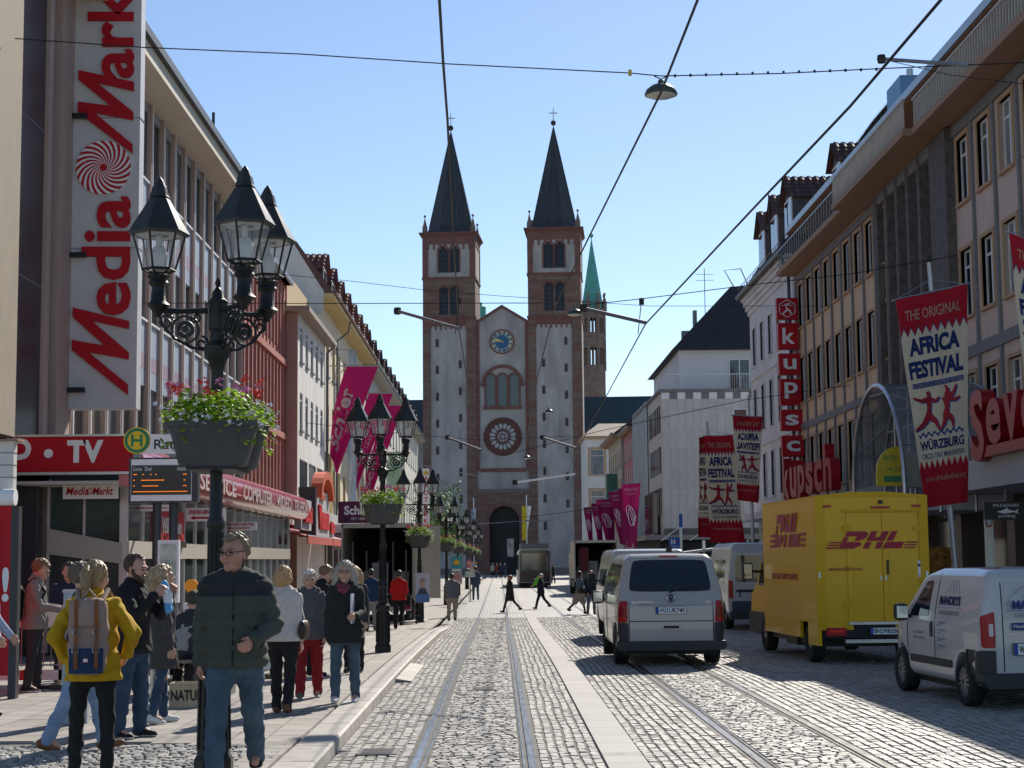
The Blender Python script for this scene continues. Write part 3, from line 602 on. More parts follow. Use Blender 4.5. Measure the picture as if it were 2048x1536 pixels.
fin = L1.box(MB(), -.15, .15, -.4, .05, 4.2, 14).mesh('fin', PINKST); cap = L1.box(MB(), -.03, .03, .05, .075, 4.2, 14).mesh('sunlit_edge_strip', WFRAME)  # white strip on each fin paints in its bright sunlit edge
for k in range(nb + 1):
    f = obj('fin', fin, L1.root, L1.P(u00 + k * bw, 0, 0)); obj('sunlit_edge_strip', cap, f)
for k in range(nb):
    a, b = u00 + k * bw + .15, u00 + (k + 1) * bw - .15
    for z0, z1 in ROWS: L1.window(a, b, z0, z1, GREYM, GLASS if (k * 7 + int(z0)) % 3 else GLASS_L, d=-.12, mull=0, fw=.05)
    for z0, z1 in SPANS:
        p = L1.part('spandrel_panel', SPANB, [(a, b, -.4, -.03, z0, z1)])
        if z1 - z0 > 1: L1.part('colour_band', SPANP, [(a, b, -.03, -.026, z0 + .45, z0 + .85)], p); L1.part('sill', WFRAME, [(a - .02, b + .02, -.03, .03, z1 - .06, z1)], p)
L1.part('core', DARK, [(4.6, LEN, -8, -.42, 0, 14)])
L1.part('roof_slab', SOFF, [(-.2, LEN + .1, -8, .82, 14.0, 14.4)])
L1.part('gutter', M('dark_gutter', (.06, .062, .06), .45, metal=.4), [(-.25, LEN + .15, .7, .95, 14.4, 14.62)])
rl = MB()
for k in range(20): L1.box(rl, k * 1.4, k * 1.4 + .04, .3, .34, 14.4, 15.35)
for z in (14.9, 15.3): L1.box(rl, -.2, LEN, .3, .34, z, z + .04)
rl.build('roof_railing', GREYM, L1.root)
mb = MB(); p = at(427, 225, 51); mb.tube([(p.x - L1.O.x, p.y - L1.O.y, 14.5), (p.x - L1.O.x, p.y - L1.O.y, p.z)], .05, 6); mb.build('vent_pipe', BLACK, L1.root)
for pz in (at(128, 232, 35.3), at(125, 510, 35.3), at(122, 780, 35.3)):                   # sign brackets
    mb = MB(); q = pz - L1.O; mb.box(q.x - .1, q.x + .5, q.y - .06, q.y + .06, q.z - .05, q.z + .05); mb.box(q.x - .1, q.x + .05, q.y - .12, q.y + .12, q.z - .2, q.z + .2); mb.build('sign_bracket', BLACK, L1.root)
# canopy
CAX = -6.95; FASC = M('canopy_red_gloss', (.45, .018, .03), .18, var=.12, coat=.5)
CN_ = thing('store_canopy', 'long red shop canopy with white lettering over the store entrance', 'canopy', (CAX, 31.7, 0))
MB().box(-2.4, 0, -.02, .12, 3.58, 4.25).build('end_fascia', RED, CN_); MB().box(-2.4, .02, -.06, .12, 4.25, 4.29).build('edge_trim', ALU, CN_); MB().box(-2.4, -.02, -.05, .12, 3.53, 3.58).build('edge_trim', ALU, CN_)
mb = MB(); prof = [(0 + .28 * math.sin(t), 3.72 + .4 * math.cos(t)) for t in [math.pi * k / 8 for k in range(9)]]
mb.prism([(x - .05, .12, z) for x, z in prof] + [(-.25, .12, 3.32), (-.25, .12, 4.12)], (0, 27.6, 0)); mb.build('street_fascia', FASC, CN_, smooth=True, angle=50)
MB().box(-2.2, -.25, .12, 27.6, 3.36, 3.42).build('soffit', M('canopy_soffit', (.5, .48, .45), .6, var=.08), CN_)
MB().box(-2.2, -.25, .12, 27.6, 4.0, 4.05).build('roof_sheet', GREYM, CN_)
e = at(24, 920, 31.68) - CN_.location; text('D', SIGNW, CN_, (e.x, -.02, e.z), (1, 0, 0), (0, 0, 1), h=.41, w=.36, bold=.05, ext=.01)
e = at(134, 926, 31.68) - CN_.location; text('TV', SIGNW, CN_, (e.x, -.02, e.z), (1, 0, 0), (0, 0, 1), h=.43, w=.68, bold=.05, ext=.01)
e = at(97, 907, 31.68) - CN_.location; mb = MB(); mb.prism([(e.x + .085 * math.cos(t), -.021, e.z + .085 * math.sin(t)) for t in [k * math.pi / 10 for k in range(20)]], (0, -.008, 0)); mb.build('dot', SIGNW, CN_)
for wd, y_, w_ in (('FOTO', 1.5, 3.4), ('SERVICE', 6, 5.2), ('COMPUTER', 12.4, 5.6), ('VIDEO', 19, 3.6), ('TELEFON', 23.4, 3.8)): text(wd, M('canopy_letter', (.62, .5, .5), .3), CN_, (.24, y_, 3.5), (0, 1, 0), (0, 0, 1), h=.4, w=w_, bold=.02, ext=.01)
# glazed shop front under the canopy
SF = thing('glazed_entrance', 'glazed entrance front of the store under the red canopy', 'shop front', (-8.9, 33.1, 0))
SHG = M('shop_glass', (.04, .06, .06), .1, var=.5, scale=.7, spec=.35)
MB().box(0, 1.5, .02, .06, .12, 3.36).build('pane', SHG, SF); MB().box(-.62, -.06, -.5, .4, .12, 3.4).build('dark_pillar', GRAN, SF); MB().box(-.06, .02, -.1, .1, .12, 3.4).build('stone_jamb', GRANB, SF)
for x in (.02, .72, 1.44): MB().box(x, x + .05, -.02, .1, .12, 3.4).build('mullion', ALU, SF)
MB().prism([(.05, -.06, 2.05), (1.5, -.06, 1.85), (1.5, -.06, 2.25), (.05, -.06, 2.55)], (0, .08, 0)).build('beige_band', M('band_beige', (.42, .38, .33), .6, var=.06), SF)  # slanted beige strip models the ceiling band's reflection in the glass
MB().box(1.5, 1.56, 0, 25.5, .12, 3.36).build('pane', SHG, SF)
for k in range(18): MB().box(1.48, 1.6, k * 1.5 - .03, k * 1.5 + .05, .12, 3.4).build('mullion', ALU, SF)
MB().box(1.47, 1.63, .0, 25.5, 1.95, 2.3).build('beige_band', M('band_beige'), SF)
MB().box(1.57, 1.66, 2.8, 5.6, 2.35, 3.0).build('welcome_panel', RED, SF); text('Willkommen', SIGNW, SF, (1.67, 3.0, 2.5), (0, 1, 0), (0, 0, 1), h=.34, w=2.2, bold=.02, ext=.006)
mb = MB()
for k in range(16): mb.box(1.6, 1.72, 2.8 + k * .18, 2.9 + k * .18, 2.2, 2.33)
mb.build('lamp_strip', DARK, SF)
for sgn, Y, tx, lab in (((372, 450, 1016, 1042), 38.5, 'ONLINE-ABHOLUNG', 'white hanging sign with red words and arrow left of the lamp post under the canopy'), ((448, 513, 1044, 1060), 46, 'SERVICE-CENTER', 'small white hanging sign with red arrow behind the walking man'), ((268, 352, 1010, 1022), 34.4, '', 'white hanging arrow sign under the departure board')):
    a = at(sgn[0], sgn[2], Y); b = at(sgn[1], sgn[3], Y); t = thing('hanging_sign', lab, 'sign', a); w = b.x - a.x; h = a.z - b.z
    MB().box(0, w, 0, .05, -h, 0).build('board', SIGNW, t)
    if tx: text(tx, RED, t, (w * .06, -.005, -h * .48), (1, 0, 0), (0, 0, 1), h=h * .34, w=w * .86, bold=.03, ext=.004, shear=.2)
    mb = MB(); z = -h * (.75 if tx else .5); mb.box(w * .2, w * .8, -.006, -.001, z - h * .07, z + h * .07); mb.prism([(w * .1, -.006, z), (w * .22, -.006, z + h * .16), (w * .22, -.006, z - h * .16)], (0, .005, 0)); mb.build('arrow', RED, t)
    MB().tube([(w * .2, .02, 0), (w * .2, .02, .35)], .01, 5).build('hanger', GREYM, t)
a = at(126, 968, 32.4); b = at(234, 997, 32.4); t = thing('hanging_sign', 'white store name sign with red logo lettering hanging over the window', 'sign', a); w, h = b.x - a.x, a.z - b.z
MB().box(0, w, 0, .12, -h, 0).build('light_box', SIGNW, t); MB().box(-.02, w + .02, .02, .13, -.01, .03).build('top_rail', BLACK, t)
text('Media', RED, t, (.06, -.006, -h * .75), (1, 0, 0), (0, 0, 1), h=h * .52, w=w * .42, bold=.02, ext=.004, shear=.25); text('Markt', RED, t, (w * .55, -.006, -h * .75), (1, 0, 0), (0, 0, 1), h=h * .52, w=w * .38, bold=.02, ext=.004, shear=.25)
mb = MB()
for k in range(12): a_ = k * math.pi / 6; mb.prism([(w * .5 + .02 * math.cos(a_), -.005, -h * .5 + .02 * math.sin(a_)), (w * .5 + .07 * math.cos(a_ - .15), -.005, -h * .5 + .07 * math.sin(a_ - .15)), (w * .5 + .07 * math.cos(a_ + .15), -.005, -h * .5 + .07 * math.sin(a_ + .15))], (0, .003, 0))
mb.build('swirl_mark', RED, t)
# tall blade sign
SY = 35.4; pA = at(134, 818, SY); pB = at(272, 818, SY); top = at(200, -95, SY).z
BS = thing('blade_sign', 'tall white blade sign with red store lettering and striped swirl', 'sign', pA); bwid = pB.x - pA.x; bh = top - pA.z
MB().box(0, bwid, 0, .42, 0, bh).build('light_box', M('sign_box_grey', (.52, .52, .53), .45, var=.06, scale=3), BS); MB().box(-.01, bwid + .015, -.012, .43, bh * .345, bh * .345 + .012).build('panel_joint', GREYM, BS); MB().box(-.01, bwid + .015, -.012, .43, bh * .63, bh * .63 + .012).build('panel_joint', GREYM, BS)
def sg(px, py): p = at(px, py, SY - .002) - BS.location; return Vector((p.x, -.002, p.z))
LED = M('letter_edge', (.45, .44, .43), .4)
def sgpoly(pts, name='letter'):
    mb = MB(); mb.prism([sg(*p) for p in pts], (0, -.06, 0)); mb.build(name, RED, BS)
z2 = lambda L: [(x / 2.792, 550 + y / 2.792) for x, y in L]; z1 = lambda L: [(x / 2.56, y / 2.56) for x, y in L]
sgpoly(z2([(410, 183), (722, 258), (722, 303), (515, 257), (720, 432), (720, 472), (497, 432), (716, 612), (716, 670), (404, 420), (404, 363), (588, 396), (410, 237)]))
sgpoly(z1([(405, 362), (687, 422), (687, 468), (500, 426), (683, 575), (683, 617), (487, 580), (680, 740), (680, 787), (402, 578), (402, 523), (570, 545), (405, 410)]))
def upword(word, px_base, px_top, py0, py1):
    a = sg(px_base, py0); b = sg(px_base, py1); c = sg(px_top, py0)
    text(word, RED, BS, a, b - a, c - a, h=(c - a).length, w=(b - a).length, bold=.022, ext=.06, name='letter')
upword('edia', 262, 164, 631, 394); upword('arkt', 269, 176, 157, -62)
cx0 = sg(208, 336); rr_ = (sg(263, 336) - cx0).length
mb = MB(); mb.prism([cx0 + Vector((rr_ * math.cos(t), 0, rr_ * math.sin(t))) for t in [k * math.pi / 24 for k in range(48)]], (0, -.05, 0)); mb.build('swirl_disc', SIGNW, BS)
mb = MB()
for k in range(20):
    prev = None
    for j in range(9):
        q = j / 8; r = rr_ * (.1 + .9 * q); tw = 2 * math.pi * k / 20 + 1.35 * q ** .8; hw = math.pi / 40 * 1.05
        cur = [cx0 + Vector((r * math.cos(tw + e), -.056, r * math.sin(tw + e))) for e in (-hw * .95, hw * .95)]
        if prev: mb.quad(prev[0], prev[1], cur[1], cur[0])
        prev = cur
mb.prism([cx0 + Vector((rr_ * .13 * math.cos(t), -.05, rr_ * .13 * math.sin(t))) for t in [k * math.pi / 8 for k in range(16)]], (0, -.007, 0)); mb.build('swirl', RED, BS)
# red framed building
TERR = M('terracotta_frame', (.4, .14, .105), .7, var=.12, scale=2, bump=.1)
L2 = Fac('red_framed_building', 'building with narrow windows set in terracotta red mullions', (-9.12, 59.6, 0), UY, NX); n2 = 12; w2 = 11.9 / n2; ops = []
for k in range(n2):
    for z0, z1 in ((4.6, 6.7), (7.5, 9.9), (10.7, 13.0)): ops.append((k * w2 + .14, (k + 1) * w2 - .1, z0, z1))
L2.wall(TERR, 0, 11.9, 0, 13.7, ops, .1)
for o in ops: L2.window(*o, WFRAME, GLASS_L if random.random() < .4 else GLASS, d=-.09, mull=0, trans=.82, fw=.07)
L2.part('mullion_rib', TERR, [(k * w2 - .03, k * w2 + .1, 0, .05, 4.2, 13.7) for k in range(n2 + 1)]); L2.part('string_course', TERR, [(0, 11.9, 0, .12, z, z + .25) for z in (7.0, 10.15)])
mb = MB(); mb.prism([L2.P(9.5, -3, 13.7), L2.P(9.5, .25, 13.7), L2.P(9.5, -3, 16.2)], UY * 2.2); mb.build('roof', M('brown_roof', (.2, .1, .07), .7, var=.2), L2.root); L2.part('roof_edge', GREYM, [(0, 11.9, -.2, .35, 13.7, 13.9)])
# white building with flat roof slab
WREND = M('white_render', (.64, .62, .58), .8, var=.13, scale=1.2, bump=.08, stretch=(1, 1, .3)); PINKR = M('pink_render', (.43, .245, .205), .8, var=.08, scale=1.2)
L3 = Fac('white_building', 'white building with flat overhanging roof slab between red frames and cream house', (-8.6, 71.5, 0), UY, NX); ops = []
for k in range(5):
    for z0, z1 in ((10.55, 12.15), (7.55, 9.2)): ops.append((.9 + k * 2.1, 1.95 + k * 2.1, z0, z1))
for k in range(3): ops.append((.9 + k * 3.5, 3.9 + k * 3.5, 4.0, 6.3))
L3.wall(WREND, 0.02, 11.4, 0, 12.55, ops, .1)
for o in ops: L3.window(*o, WFRAME if o[3] > 7 else GREYM, GLASS, d=-.08, mull=0, trans=.8 if o[3] > 7 else 0, sill=GREYM)
L3.part('side_wall', PINKR, [(0, .02, -8, .01, 0, 12.55)]); L3.part('roof_slab', M('roof_slab_brown', (.3, .25, .2), .7), [(-.4, 12, -8, .55, 12.55, 12.78)]); L3.part('penthouse', M('tan_cladding', (.5, .36, .2), .7, var=.1, stretch=(1, 9, 1)), [(.8, 11, -8, -.75, 12.78, 14.7)])
mb = MB(); mb.tube([L3.P(11.5, .1, 3), L3.P(11.5, .1, 12.2), L3.P(11.2, .5, 12.5)], .07, 8); mb.build('drain_pipe', GREYM, L3.root)
p = at(600, 976, 72)
t = thing('blade_sign', 'small orange blade sign projecting from the white building', 'sign', (p.x, 71.3, p.z)); w = at(634, 980, 71.3).x - p.x
MB().box(0, w, 0, .1, -.32, 0).build('board', M('orange_sign'), t); text("L'OCCITANE", M('brown_letter', (.2, .08, .02), .6), t, (w * .1, -.006, -.22), (1, 0, 0), (0, 0, 1), h=.12, w=w * .8, ext=.004)
# cream house with steep tiled roof and dormers
CREAMR = M('cream_render', (.6, .53, .4), .8, var=.14, scale=1.6, bump=.08, stretch=(1, 1, .3), detail=9); YSOF = M('yellow_eave', (.6, .46, .2), .7, var=.1, stretch=(8, .5, 1))
TILE = M('red_roof_tile', (.2, .075, .05), .55, var=.3, scale=12, island=.35); TILED = M('dark_roof_tile', (.1, .05, .04), .6, var=.3, scale=12, island=.3)
WOODY = M('yellow_wood_frame', (.5, .36, .13), .6, var=.1); CHEEK = M('slate_cheek', (.1, .085, .09), .6, var=.25, scale=3, stretch=(1, 1, 8))
def tiled(F_, name, a, b, c, mat, parent, pitch=.3, row=.34):
    """pantile rows on the parallelogram a (lower left) b (lower right) c (upper left)"""
    a, b, c = Vector(a), Vector(b), Vector(c); ex = (b - a); ey = (c - a); nx = max(1, round(ex.length / pitch)); ny = max(1, round(ey.length / row)); nrm = ex.cross(ey).normalized()
    if nrm.z < 0: nrm = -nrm
    mb = MB(); mb.quad(a, b, b + ey, c)
    for j in range(ny):
        for i in range(nx):
            p = a + ex * (i / nx) + ey * (j / ny); q = p + ex * (.62 / nx); s2 = ey * (1.1 / ny); m = (p + q) / 2 + nrm * .075
            p2, q2 = p + nrm * .03, q + nrm * .03
            mb.add([p2, m, q2, p + s2 + nrm * .0, m + s2 - nrm * .03, q + s2 + nrm * .0, p, q], [(0, 1, 4, 3), (1, 2, 5, 4), (0, 6, 7, 2, 1)])
    return tag(mb.build(name, mat, parent, fix=False), kind='stuff')
def dormer(F_, u, dfront, z0, w, h, depth, rh, parent, wm=WFRAME):
    D = obj('dormer', None, parent, F_.P(u, dfront, z0)); P = lambda a, d, z: F_.U * a + F_.N * d + Vector((0, 0, z))
    mb = MB(); hx = lambda a0, a1, d0, d1, zz0, zz1: mb.hexa([P(a0, d0, zz0), P(a1, d0, zz0), P(a1, d1, zz0), P(a0, d1, zz0)], [P(a0, d0, zz1), P(a1, d0, zz1), P(a1, d1, zz1), P(a0, d1, zz1)])
    hx(-w / 2, w / 2, -depth, 0, 0, h); mb.prism([P(-w / 2, -depth, h), P(w / 2, -depth, h), P(0, -depth, h + rh)], F_.N * depth); mb.build('cheek', CHEEK, D)
    mb = MB(); hx(-w / 2 + .1, w / 2 - .1, .0, .04, .1, h - .05); mb.build('window_frame', wm, D); mb = MB(); hx(-w / 2 + .2, -.04, .04, .046, .2, h - .15); hx(.04, w / 2 - .2, .04, .046, .2, h - .15); mb.build('pane', GLASS, D)
    e = .18
    for s_ in (-1, 1):
        tiled(F_, 'tiled_slope', P(s_ * (w / 2 + e), -depth, h - e * rh / (w / 2)), P(s_ * (w / 2 + e), .25, h - e * rh / (w / 2)), P(0, -depth, h + rh + .03), TILE if parent.name.startswith('cream') else TILED, D)
    return D
def house(name, lab, X, Ya, Yb, ztop, mat, rows, nw, wwid, wmat, roof_h, roof_d, over=.8, soff=YSOF, gut=None, gable=None, dorm=(), sur=None, tile=TILED, N=NX):
    F_ = Fac(name, lab, (X, Ya, 0), UY, N); L = Yb - Ya; ops = [(L * (k + .5) / nw - wwid / 2, L * (k + .5) / nw + wwid / 2, z0, z1) for k in range(nw) for z0, z1 in rows]
    F_.wall(mat, 0, L, 0, ztop, ops, .1)
    for o in ops: F_.window(*o, wmat, GLASS if random.random() < .6 else GLASS_L, d=-.08, mull=1, sill=GREYM, surround=sur)
    if over: F_.part('eave', soff, [(0, L, -.3, over, ztop - .02, ztop + .22)]); mb = MB(); mb.tube([F_.P(0, over + .06, ztop + .25), F_.P(L, over + .06, ztop + .25)], .09, 8); mb.build('gutter', gut or GREYM, F_.root)
    mb = MB(); mb.prism([F_.P(0, over, ztop + .22), F_.P(0, over - roof_d, ztop + .22 + roof_h), F_.P(0, -8, ztop + .22 + roof_h), F_.P(0, -8, ztop + .22)], UY * L); mb.build('roof', tile, F_.root)
    if gable: mb = MB(); mb.prism([F_.P(-.02, over - .6, ztop - .8), F_.P(-.02, over - .5, ztop + .3), F_.P(-.02, over - roof_d - .1, ztop + .3 + roof_h), F_.P(-.02, -8, ztop + .3 + roof_h), F_.P(-.02, -8, ztop - .8)], UY * .25); mb.build('gable_wall', gable, F_.root)
    for u in dorm: dormer(F_, u, over - .75, ztop + .55, 1.7, 1.35, 2.2, .75, F_.root)
    return F_
L4 = house('cream_house', 'cream house with yellow eaves, brown gutter and a row of red tiled dormers', -9.0, 83.3, 112, 15.05, CREAMR, [(5.0, 6.8), (8.3, 10.1), (11.6, 13.5)], 9, 1.5, WOODY, 4.5, 3.2, gut=M('brown_gutter', (.14, .05, .035), .5), gable=WREND, dorm=[2.6 + k * 4.3 for k in range(7)])
L5 = house('grey_cream_house', 'long grey cream house with small dormers ending beside the cathedral', -9.0, 112.2, 187, 15.0, M('grey_cream_render', (.5, .48, .43), .8, var=.08), [(4.8, 6.6), (8.1, 10.0), (11.5, 13.3)], 18, 1.6, WFRAME, 3.6, 3.2, soff=M('grey_eave', (.4, .37, .32), .7), dorm=[2 + k * 5.6 for k in range(13)])
for F_, u in ((L4, 8.8), (L5, .3), (L5, 45), (L5, 74.6)):
    mb = MB(); mb.tube([F_.P(u, .85, 15.1), F_.P(u, .75, 14.5), F_.P(u, .12, 14.0), F_.P(u, .1, 3)], .06, 6); mb.build('drain_pipe', GREYM, F_.root)
# yellow panelled bay and ground floor shops
mb = MB()
for k in range(9): mb.box(-9.0, -8.75, 84.6 + k * .45, 84.65 + k * .45 + .3, 4.3, 7.4)
tag(mb.build('bay_screen', M('ochre_panel', (.36, .27, .1), .6, var=.1), L4.root, loc=-L4.O), None)
SP = thing('shop_windows', 'row of shop windows with stone piers under the red awnings', 'shop front', (-9.05, 59.8, 0))
for k in range(16): MB().box(0, .3, k * 3.2 - .25, k * 3.2 + .25, .1, 3.5).build('pier', GRANB, SP)
for k in range(15): MB().box(.05, .1, k * 3.2 + .25, k * 3.2 + 2.95, .1, 3.4).build('pane', SHG, SP); MB().box(.06, .16, k * 3.2 + 1.55, k * 3.2 + 1.63, .1, 3.4).build('mullion', ALU, SP)
MB().box(0, .45, -.25, 48, 3.4, 4.3).build('fascia', M('grey_fascia', (.45, .43, .41), .6, var=.08), SP)
# red awnings and signs of the fish shop
AW = M('red_awning', (.36, .03, .03), .6, var=.15)
for i, (ya, yb, lab) in enumerate(((59.6, 68.5, 'red awning with orange edge beneath the arched restaurant sign'), (68.7, 77.5, 'red awning beyond the arched restaurant sign'), (77.7, 86, 'farthest red awning beside the open truck'))):
    t = thing('awning', lab, 'awning', (-8.9, ya, 0)); w = yb - ya; mb = MB(); mb.hexa([(0, 0, 3.25), (2.1, 0, 2.72), (2.1, w, 2.72), (0, w, 3.25)], [(0, 0, 3.3), (2.1, 0, 2.77), (2.1, w, 2.77), (0, w, 3.3)]); mb.build('cloth', AW, t)
    mb = MB(); mb.box(2.1, 2.14, 0, w, 2.5, 2.77); mb.build('valance', M('awning_valance', (.5, .07, .05), .6), t); MB().tube([(2.1, 0, 2.78), (2.1, w, 2.78)], .04, 6).build('front_bar', GREYM, t)
RS = thing('restaurant_sign', 'grey sign panels with red lettering under an orange red arch', 'sign', (-7.0, 59.5, 0))
LTR = M('red_letter', (.62, .02, .02), .4); GPAN = M('grey_sign_panel', (.44, .44, .45), .6, var=.06); ORG = M('orange_red_arch', (.6, .12, .05), .5)
p0 = at(581, 1062, 56.2); 
MB().box(-.25, 0, 0, 3.2, 3.0, 4.1).build('panel', GPAN, RS); MB().box(-.6, .04, 4.6, 9.4, 2.85, 4.6).build('panel', GPAN, RS); MB().box(-.62, .0, 4.55, 4.62, 2.8, 4.7).build('panel_end', M('charcoal', (.05, .05, .055), .6), RS); MB().box(-.25, 0.01, 9.4, 11.6, 2.8, 3.8).build('panel', GPAN, RS)
mb = MB(); n = 12
for k in range(n):
    t0, t1 = math.pi * k / n, math.pi * (k + 1) / n; c = 7.0
    mb.prism([(-.2, c - 2.4 * math.cos(t0), 4.3 + 1.1 * math.sin(t0)), (-.2, c - 2.0 * math.cos(t0), 4.3 + .8 * math.sin(t0)), (-.2, c - 2.0 * math.cos(t1), 4.3 + .8 * math.sin(t1)), (-.2, c - 2.4 * math.cos(t1), 4.3 + 1.1 * math.sin(t1))], (.45, 0, 0))
mb.build('arch', ORG, RS)
for y, s_, h, w, z in ((.5, 'Bitzai', .62, 2.2, 3.25), (5.0, 'Vinzenz', .95, 3.9, 3.1), (9.7, 'Bit', .5, 1.5, 3.0)): text(s_, LTR, RS, (.05, y, z), (0, 1, 0), (0, 0, 1), h=h, w=w, bold=.05, ext=.06)
text('Conn', ORG, RS, (.06, 5.6, 4.25), (0, 1, 0), (0, 0, 1), h=.35, w=1.5, bold=.04, ext=.06)
a = at(676, 1003, 83); b = at(738, 1046, 83); t = thing('wall_sign', 'dark purple shop sign board with pale lettering beside the flower basket', 'sign', a); w, h = b.x - a.x, a.z - b.z
PURP = M('sign_purple', (.1, .008, .045), .5, var=.06); MB().box(0, w, 0, .15, -h, 0).build('board', PURP, t); text('Schlier', SIGNW, t, (w * .2, -.006, -h * .62), (1, 0, 0), (0, 0, 1), h=h * .42, w=w * 1.0, bold=.03, ext=.004); MB().box(-.1, w + .1, .15, .3, -h - .5, -h - .1).build('bracket', GPAN, t); text('SEIT 1843', SIGNW, t, (w * .42, -.006, -h * .86), (1, 0, 0), (0, 0, 1), h=h * .12, w=w * .45, ext=.004)
p = at(660, 1050, 81); q = at(724, 1066, 81); t = thing('flat_canopy', 'white flat canopy slab over the shop beside the truck', 'canopy', (p.x, 80, p.z)); MB().box(0, q.x - p.x, 0, 6, q.z - p.z, 0).build('slab', SIGNW, t); MB().box(.2, q.x - p.x - .3, .3, .36, -1.2, -.45).build('name_board', GPAN, t); text('Benito', M('brown_letter'), t, (.45, .29, -1.0), (1, 0, 0), (0, 0, 1), h=.32, w=.8, ext=.005, shear=.2)
# magenta banners on wall poles
MAG = M('magenta_cloth', (.27, .006, .085), .75, var=.12, scale=2, transl=.15); MAGL = M('banner_white', (.7, .68, .7), .7)
def wall_flag(lab, tl, tr, bl, br, Y, words):
    A, B, Cc, D = at(*tl, Y), at(*tr, Y), at(*bl, Y), at(*br, Y); t = thing('wall_banner', lab, 'banner', A, group='magenta shop banners')
    def fn(u, v):
        a = A.lerp(B, u); b = Cc.lerp(D, u); p = a.lerp(b, v ** 1.05); bow = -.35 * math.sin(math.pi * v) * (1 - u) * .6
        return p + Vector((bow, .26 * math.sin(u * 8 + v * 4) * v + .6 * v * v, 0)) - A
    mb = MB(); mb.grid(14, 30, fn); o = mb.build('cloth', MAG, t, smooth=True, angle=180, fix=False)
    mb = MB(); mb.tube([Vector((A.x - 9 + 8.0 if False else -9 - A.x + .2, 0, .03)), B - A + Vector((.05, 0, .03))], .035, 6); mb.build('pole', STEEL, t); mb = MB(); mb.tube([Vector((-9 - A.x + .2, 0, -.9)), Vector((0, 0, 0))], .025, 6); mb.build('strut', STEEL, t)
    ln = (Cc - A).length
    for s_, u0, hu, v0, v1, bold in words:
        text(s_, MAGL, t, (0, 0, 0), (1, 0, 0), (0, 0, 1), h=1, w=1, bold=bold, ext=0, warp=lambda p: fn(min(1, max(0, u0 + hu * (1 - p.z))), v1 + (v0 - v1) * p.x) + Vector((0, -.03, 0)) if True else p)
wall_flag('largest magenta wall banner with white lettering near the white building', (693, 733), (756, 733), (658, 905), (672, 950), 87, [('Schlier', .05, .5, .25, .88, .03), ('SEIT 1843', .62, .16, .34, .66, .0)])
wall_flag('second magenta wall banner half hidden by the lantern', (738, 787), (786, 787), (701, 965), (710, 985), 102, [('Schlier', .05, .5, .3, .9, .03), ('SEIT 1843', .62, .16, .45, .75, .0)])
wall_flag('farthest magenta wall banner behind the lantern glass', (774, 811), (806, 811), (724, 1000), (738, 1004), 112, [('Schlier', .05, .5, .3, .9, .03)])
t = thing('long_banner', 'long pale blue banner hanging on the cream house wall', 'banner', at(697, 700, 94)); mb = MB(); mb.grid(6, 24, lambda u, v: Vector((u * .45, .08 * math.sin(v * 9 + u * 5), -v * 8.6))); mb.cur = 0; mb.build('cloth', M('blue_white_cloth', (.12, .3, .55), .75, col2=(.6, .62, .66), var=.1, scale=1.4, stretch=(4, 1, .5)), t, smooth=True, angle=180); MB().tube([(-1.8, 0, .02), (.5, 0, .02)], .03, 6).build('pole', STEEL, t)
t = thing('long_banner', 'green and white banner below the farthest magenta banner', 'banner', at(776, 905, 118)); mb = MB(); mb.grid(6, 12, lambda u, v: Vector((u * 1.1 - v * .2, .08 * math.sin(v * 9 + u * 5), -v * 4.4))); mb.build('cloth', M('green_white_cloth', (.1, .4, .12), .75, col2=(.6, .65, .6), var=.1, scale=.8), t, smooth=True, angle=180); MB().tube([(-2, 0, .02), (1.1, 0, .02)], .03, 6).build('pole', STEEL, t)
# pharmacy sign
a = at(845, 937, 160); b = at(859, 1062, 160); t = thing('pharmacy_sign', 'tall narrow white sign with red letters stacked vertically and a yellow crown', 'sign', a); w, h = b.x - a.x, a.z - b.z
MB().box(0, w, 0, .2, -h, 0).build('light_box', SIGNW, t); mb = MB(); mb.prism([(w * .15, -.01, -h * .1), (w * .85, -.01, -h * .1), (w * .95, -.01, -h * .035), (w * .7, -.01, -h * .06), (w * .5, -.01, -h * .015), (w * .3, -.01, -h * .06), (w * .05, -.01, -h * .035)], (0, .008, 0)); mb.build('crown', M('crown_yellow', (.7, .42, .05), .5), t)
for k, ch in enumerate('APOTHEKE'): text(ch, LTR, t, (w * .2, -.008, -h * (.2 + k * .113)), (1, 0, 0), (0, 0, 1), h=h * .078, w=w * .6, bold=.02, ext=.006)
# ================================================================== RIGHT SIDE OF THE STREET
RX = 12.3; NR = Vector((-1, 0, 0))
BEIGR = M('peach_render', (.6, .43, .27), .85, var=.13, scale=1.6, bump=.12, stretch=(1, 1, .3), detail=9); PINKB = M('pinkish_render', (.57, .44, .37), .85, var=.13, scale=1.6, bump=.12, stretch=(1, 1, .3), detail=9)
GSTRIP = M('grey_stone_strip', (.19, .185, .19), .8, var=.2, scale=6); DSTONE = M('dark_shell_limestone', (.115, .1, .095), .85, var=.4, scale=4, detail=8, bump=.4, bscale=20)
BSUR = M('tan_window_surround', (.45, .29, .17), .8, var=.08); BROWNS = M('brown_soffit', (.32, .2, .13), .8, var=.1); PANELW = M('pale_spandrel', (.34, .33, .34), .7, var=.08)
R1 = Fac('beige_office', 'long beige building with grey strips and dark stone bay above the yellow truck', (RX, 28, 0), UY, NR)
ops = []; ROW = [(4.5, 6.55), (8.05, 9.85), (11.1, 12.85)]
cols = [24.0 + 1.8 * k + .62 for k in range(9)]
for c in cols: ops += [(c - .5, c + .5, a, b) for a, b in ROW]
R1.wall(BEIGR, 24.0, 40.0, 3.9, 13.5, ops, .16)
for o in ops: R1.window(*o, WFRAME, GLASS_L if random.random() < .5 else GLASS, d=-.14, mull=1, trans=0, surround=BSUR, sw=.1, sill=BSUR)
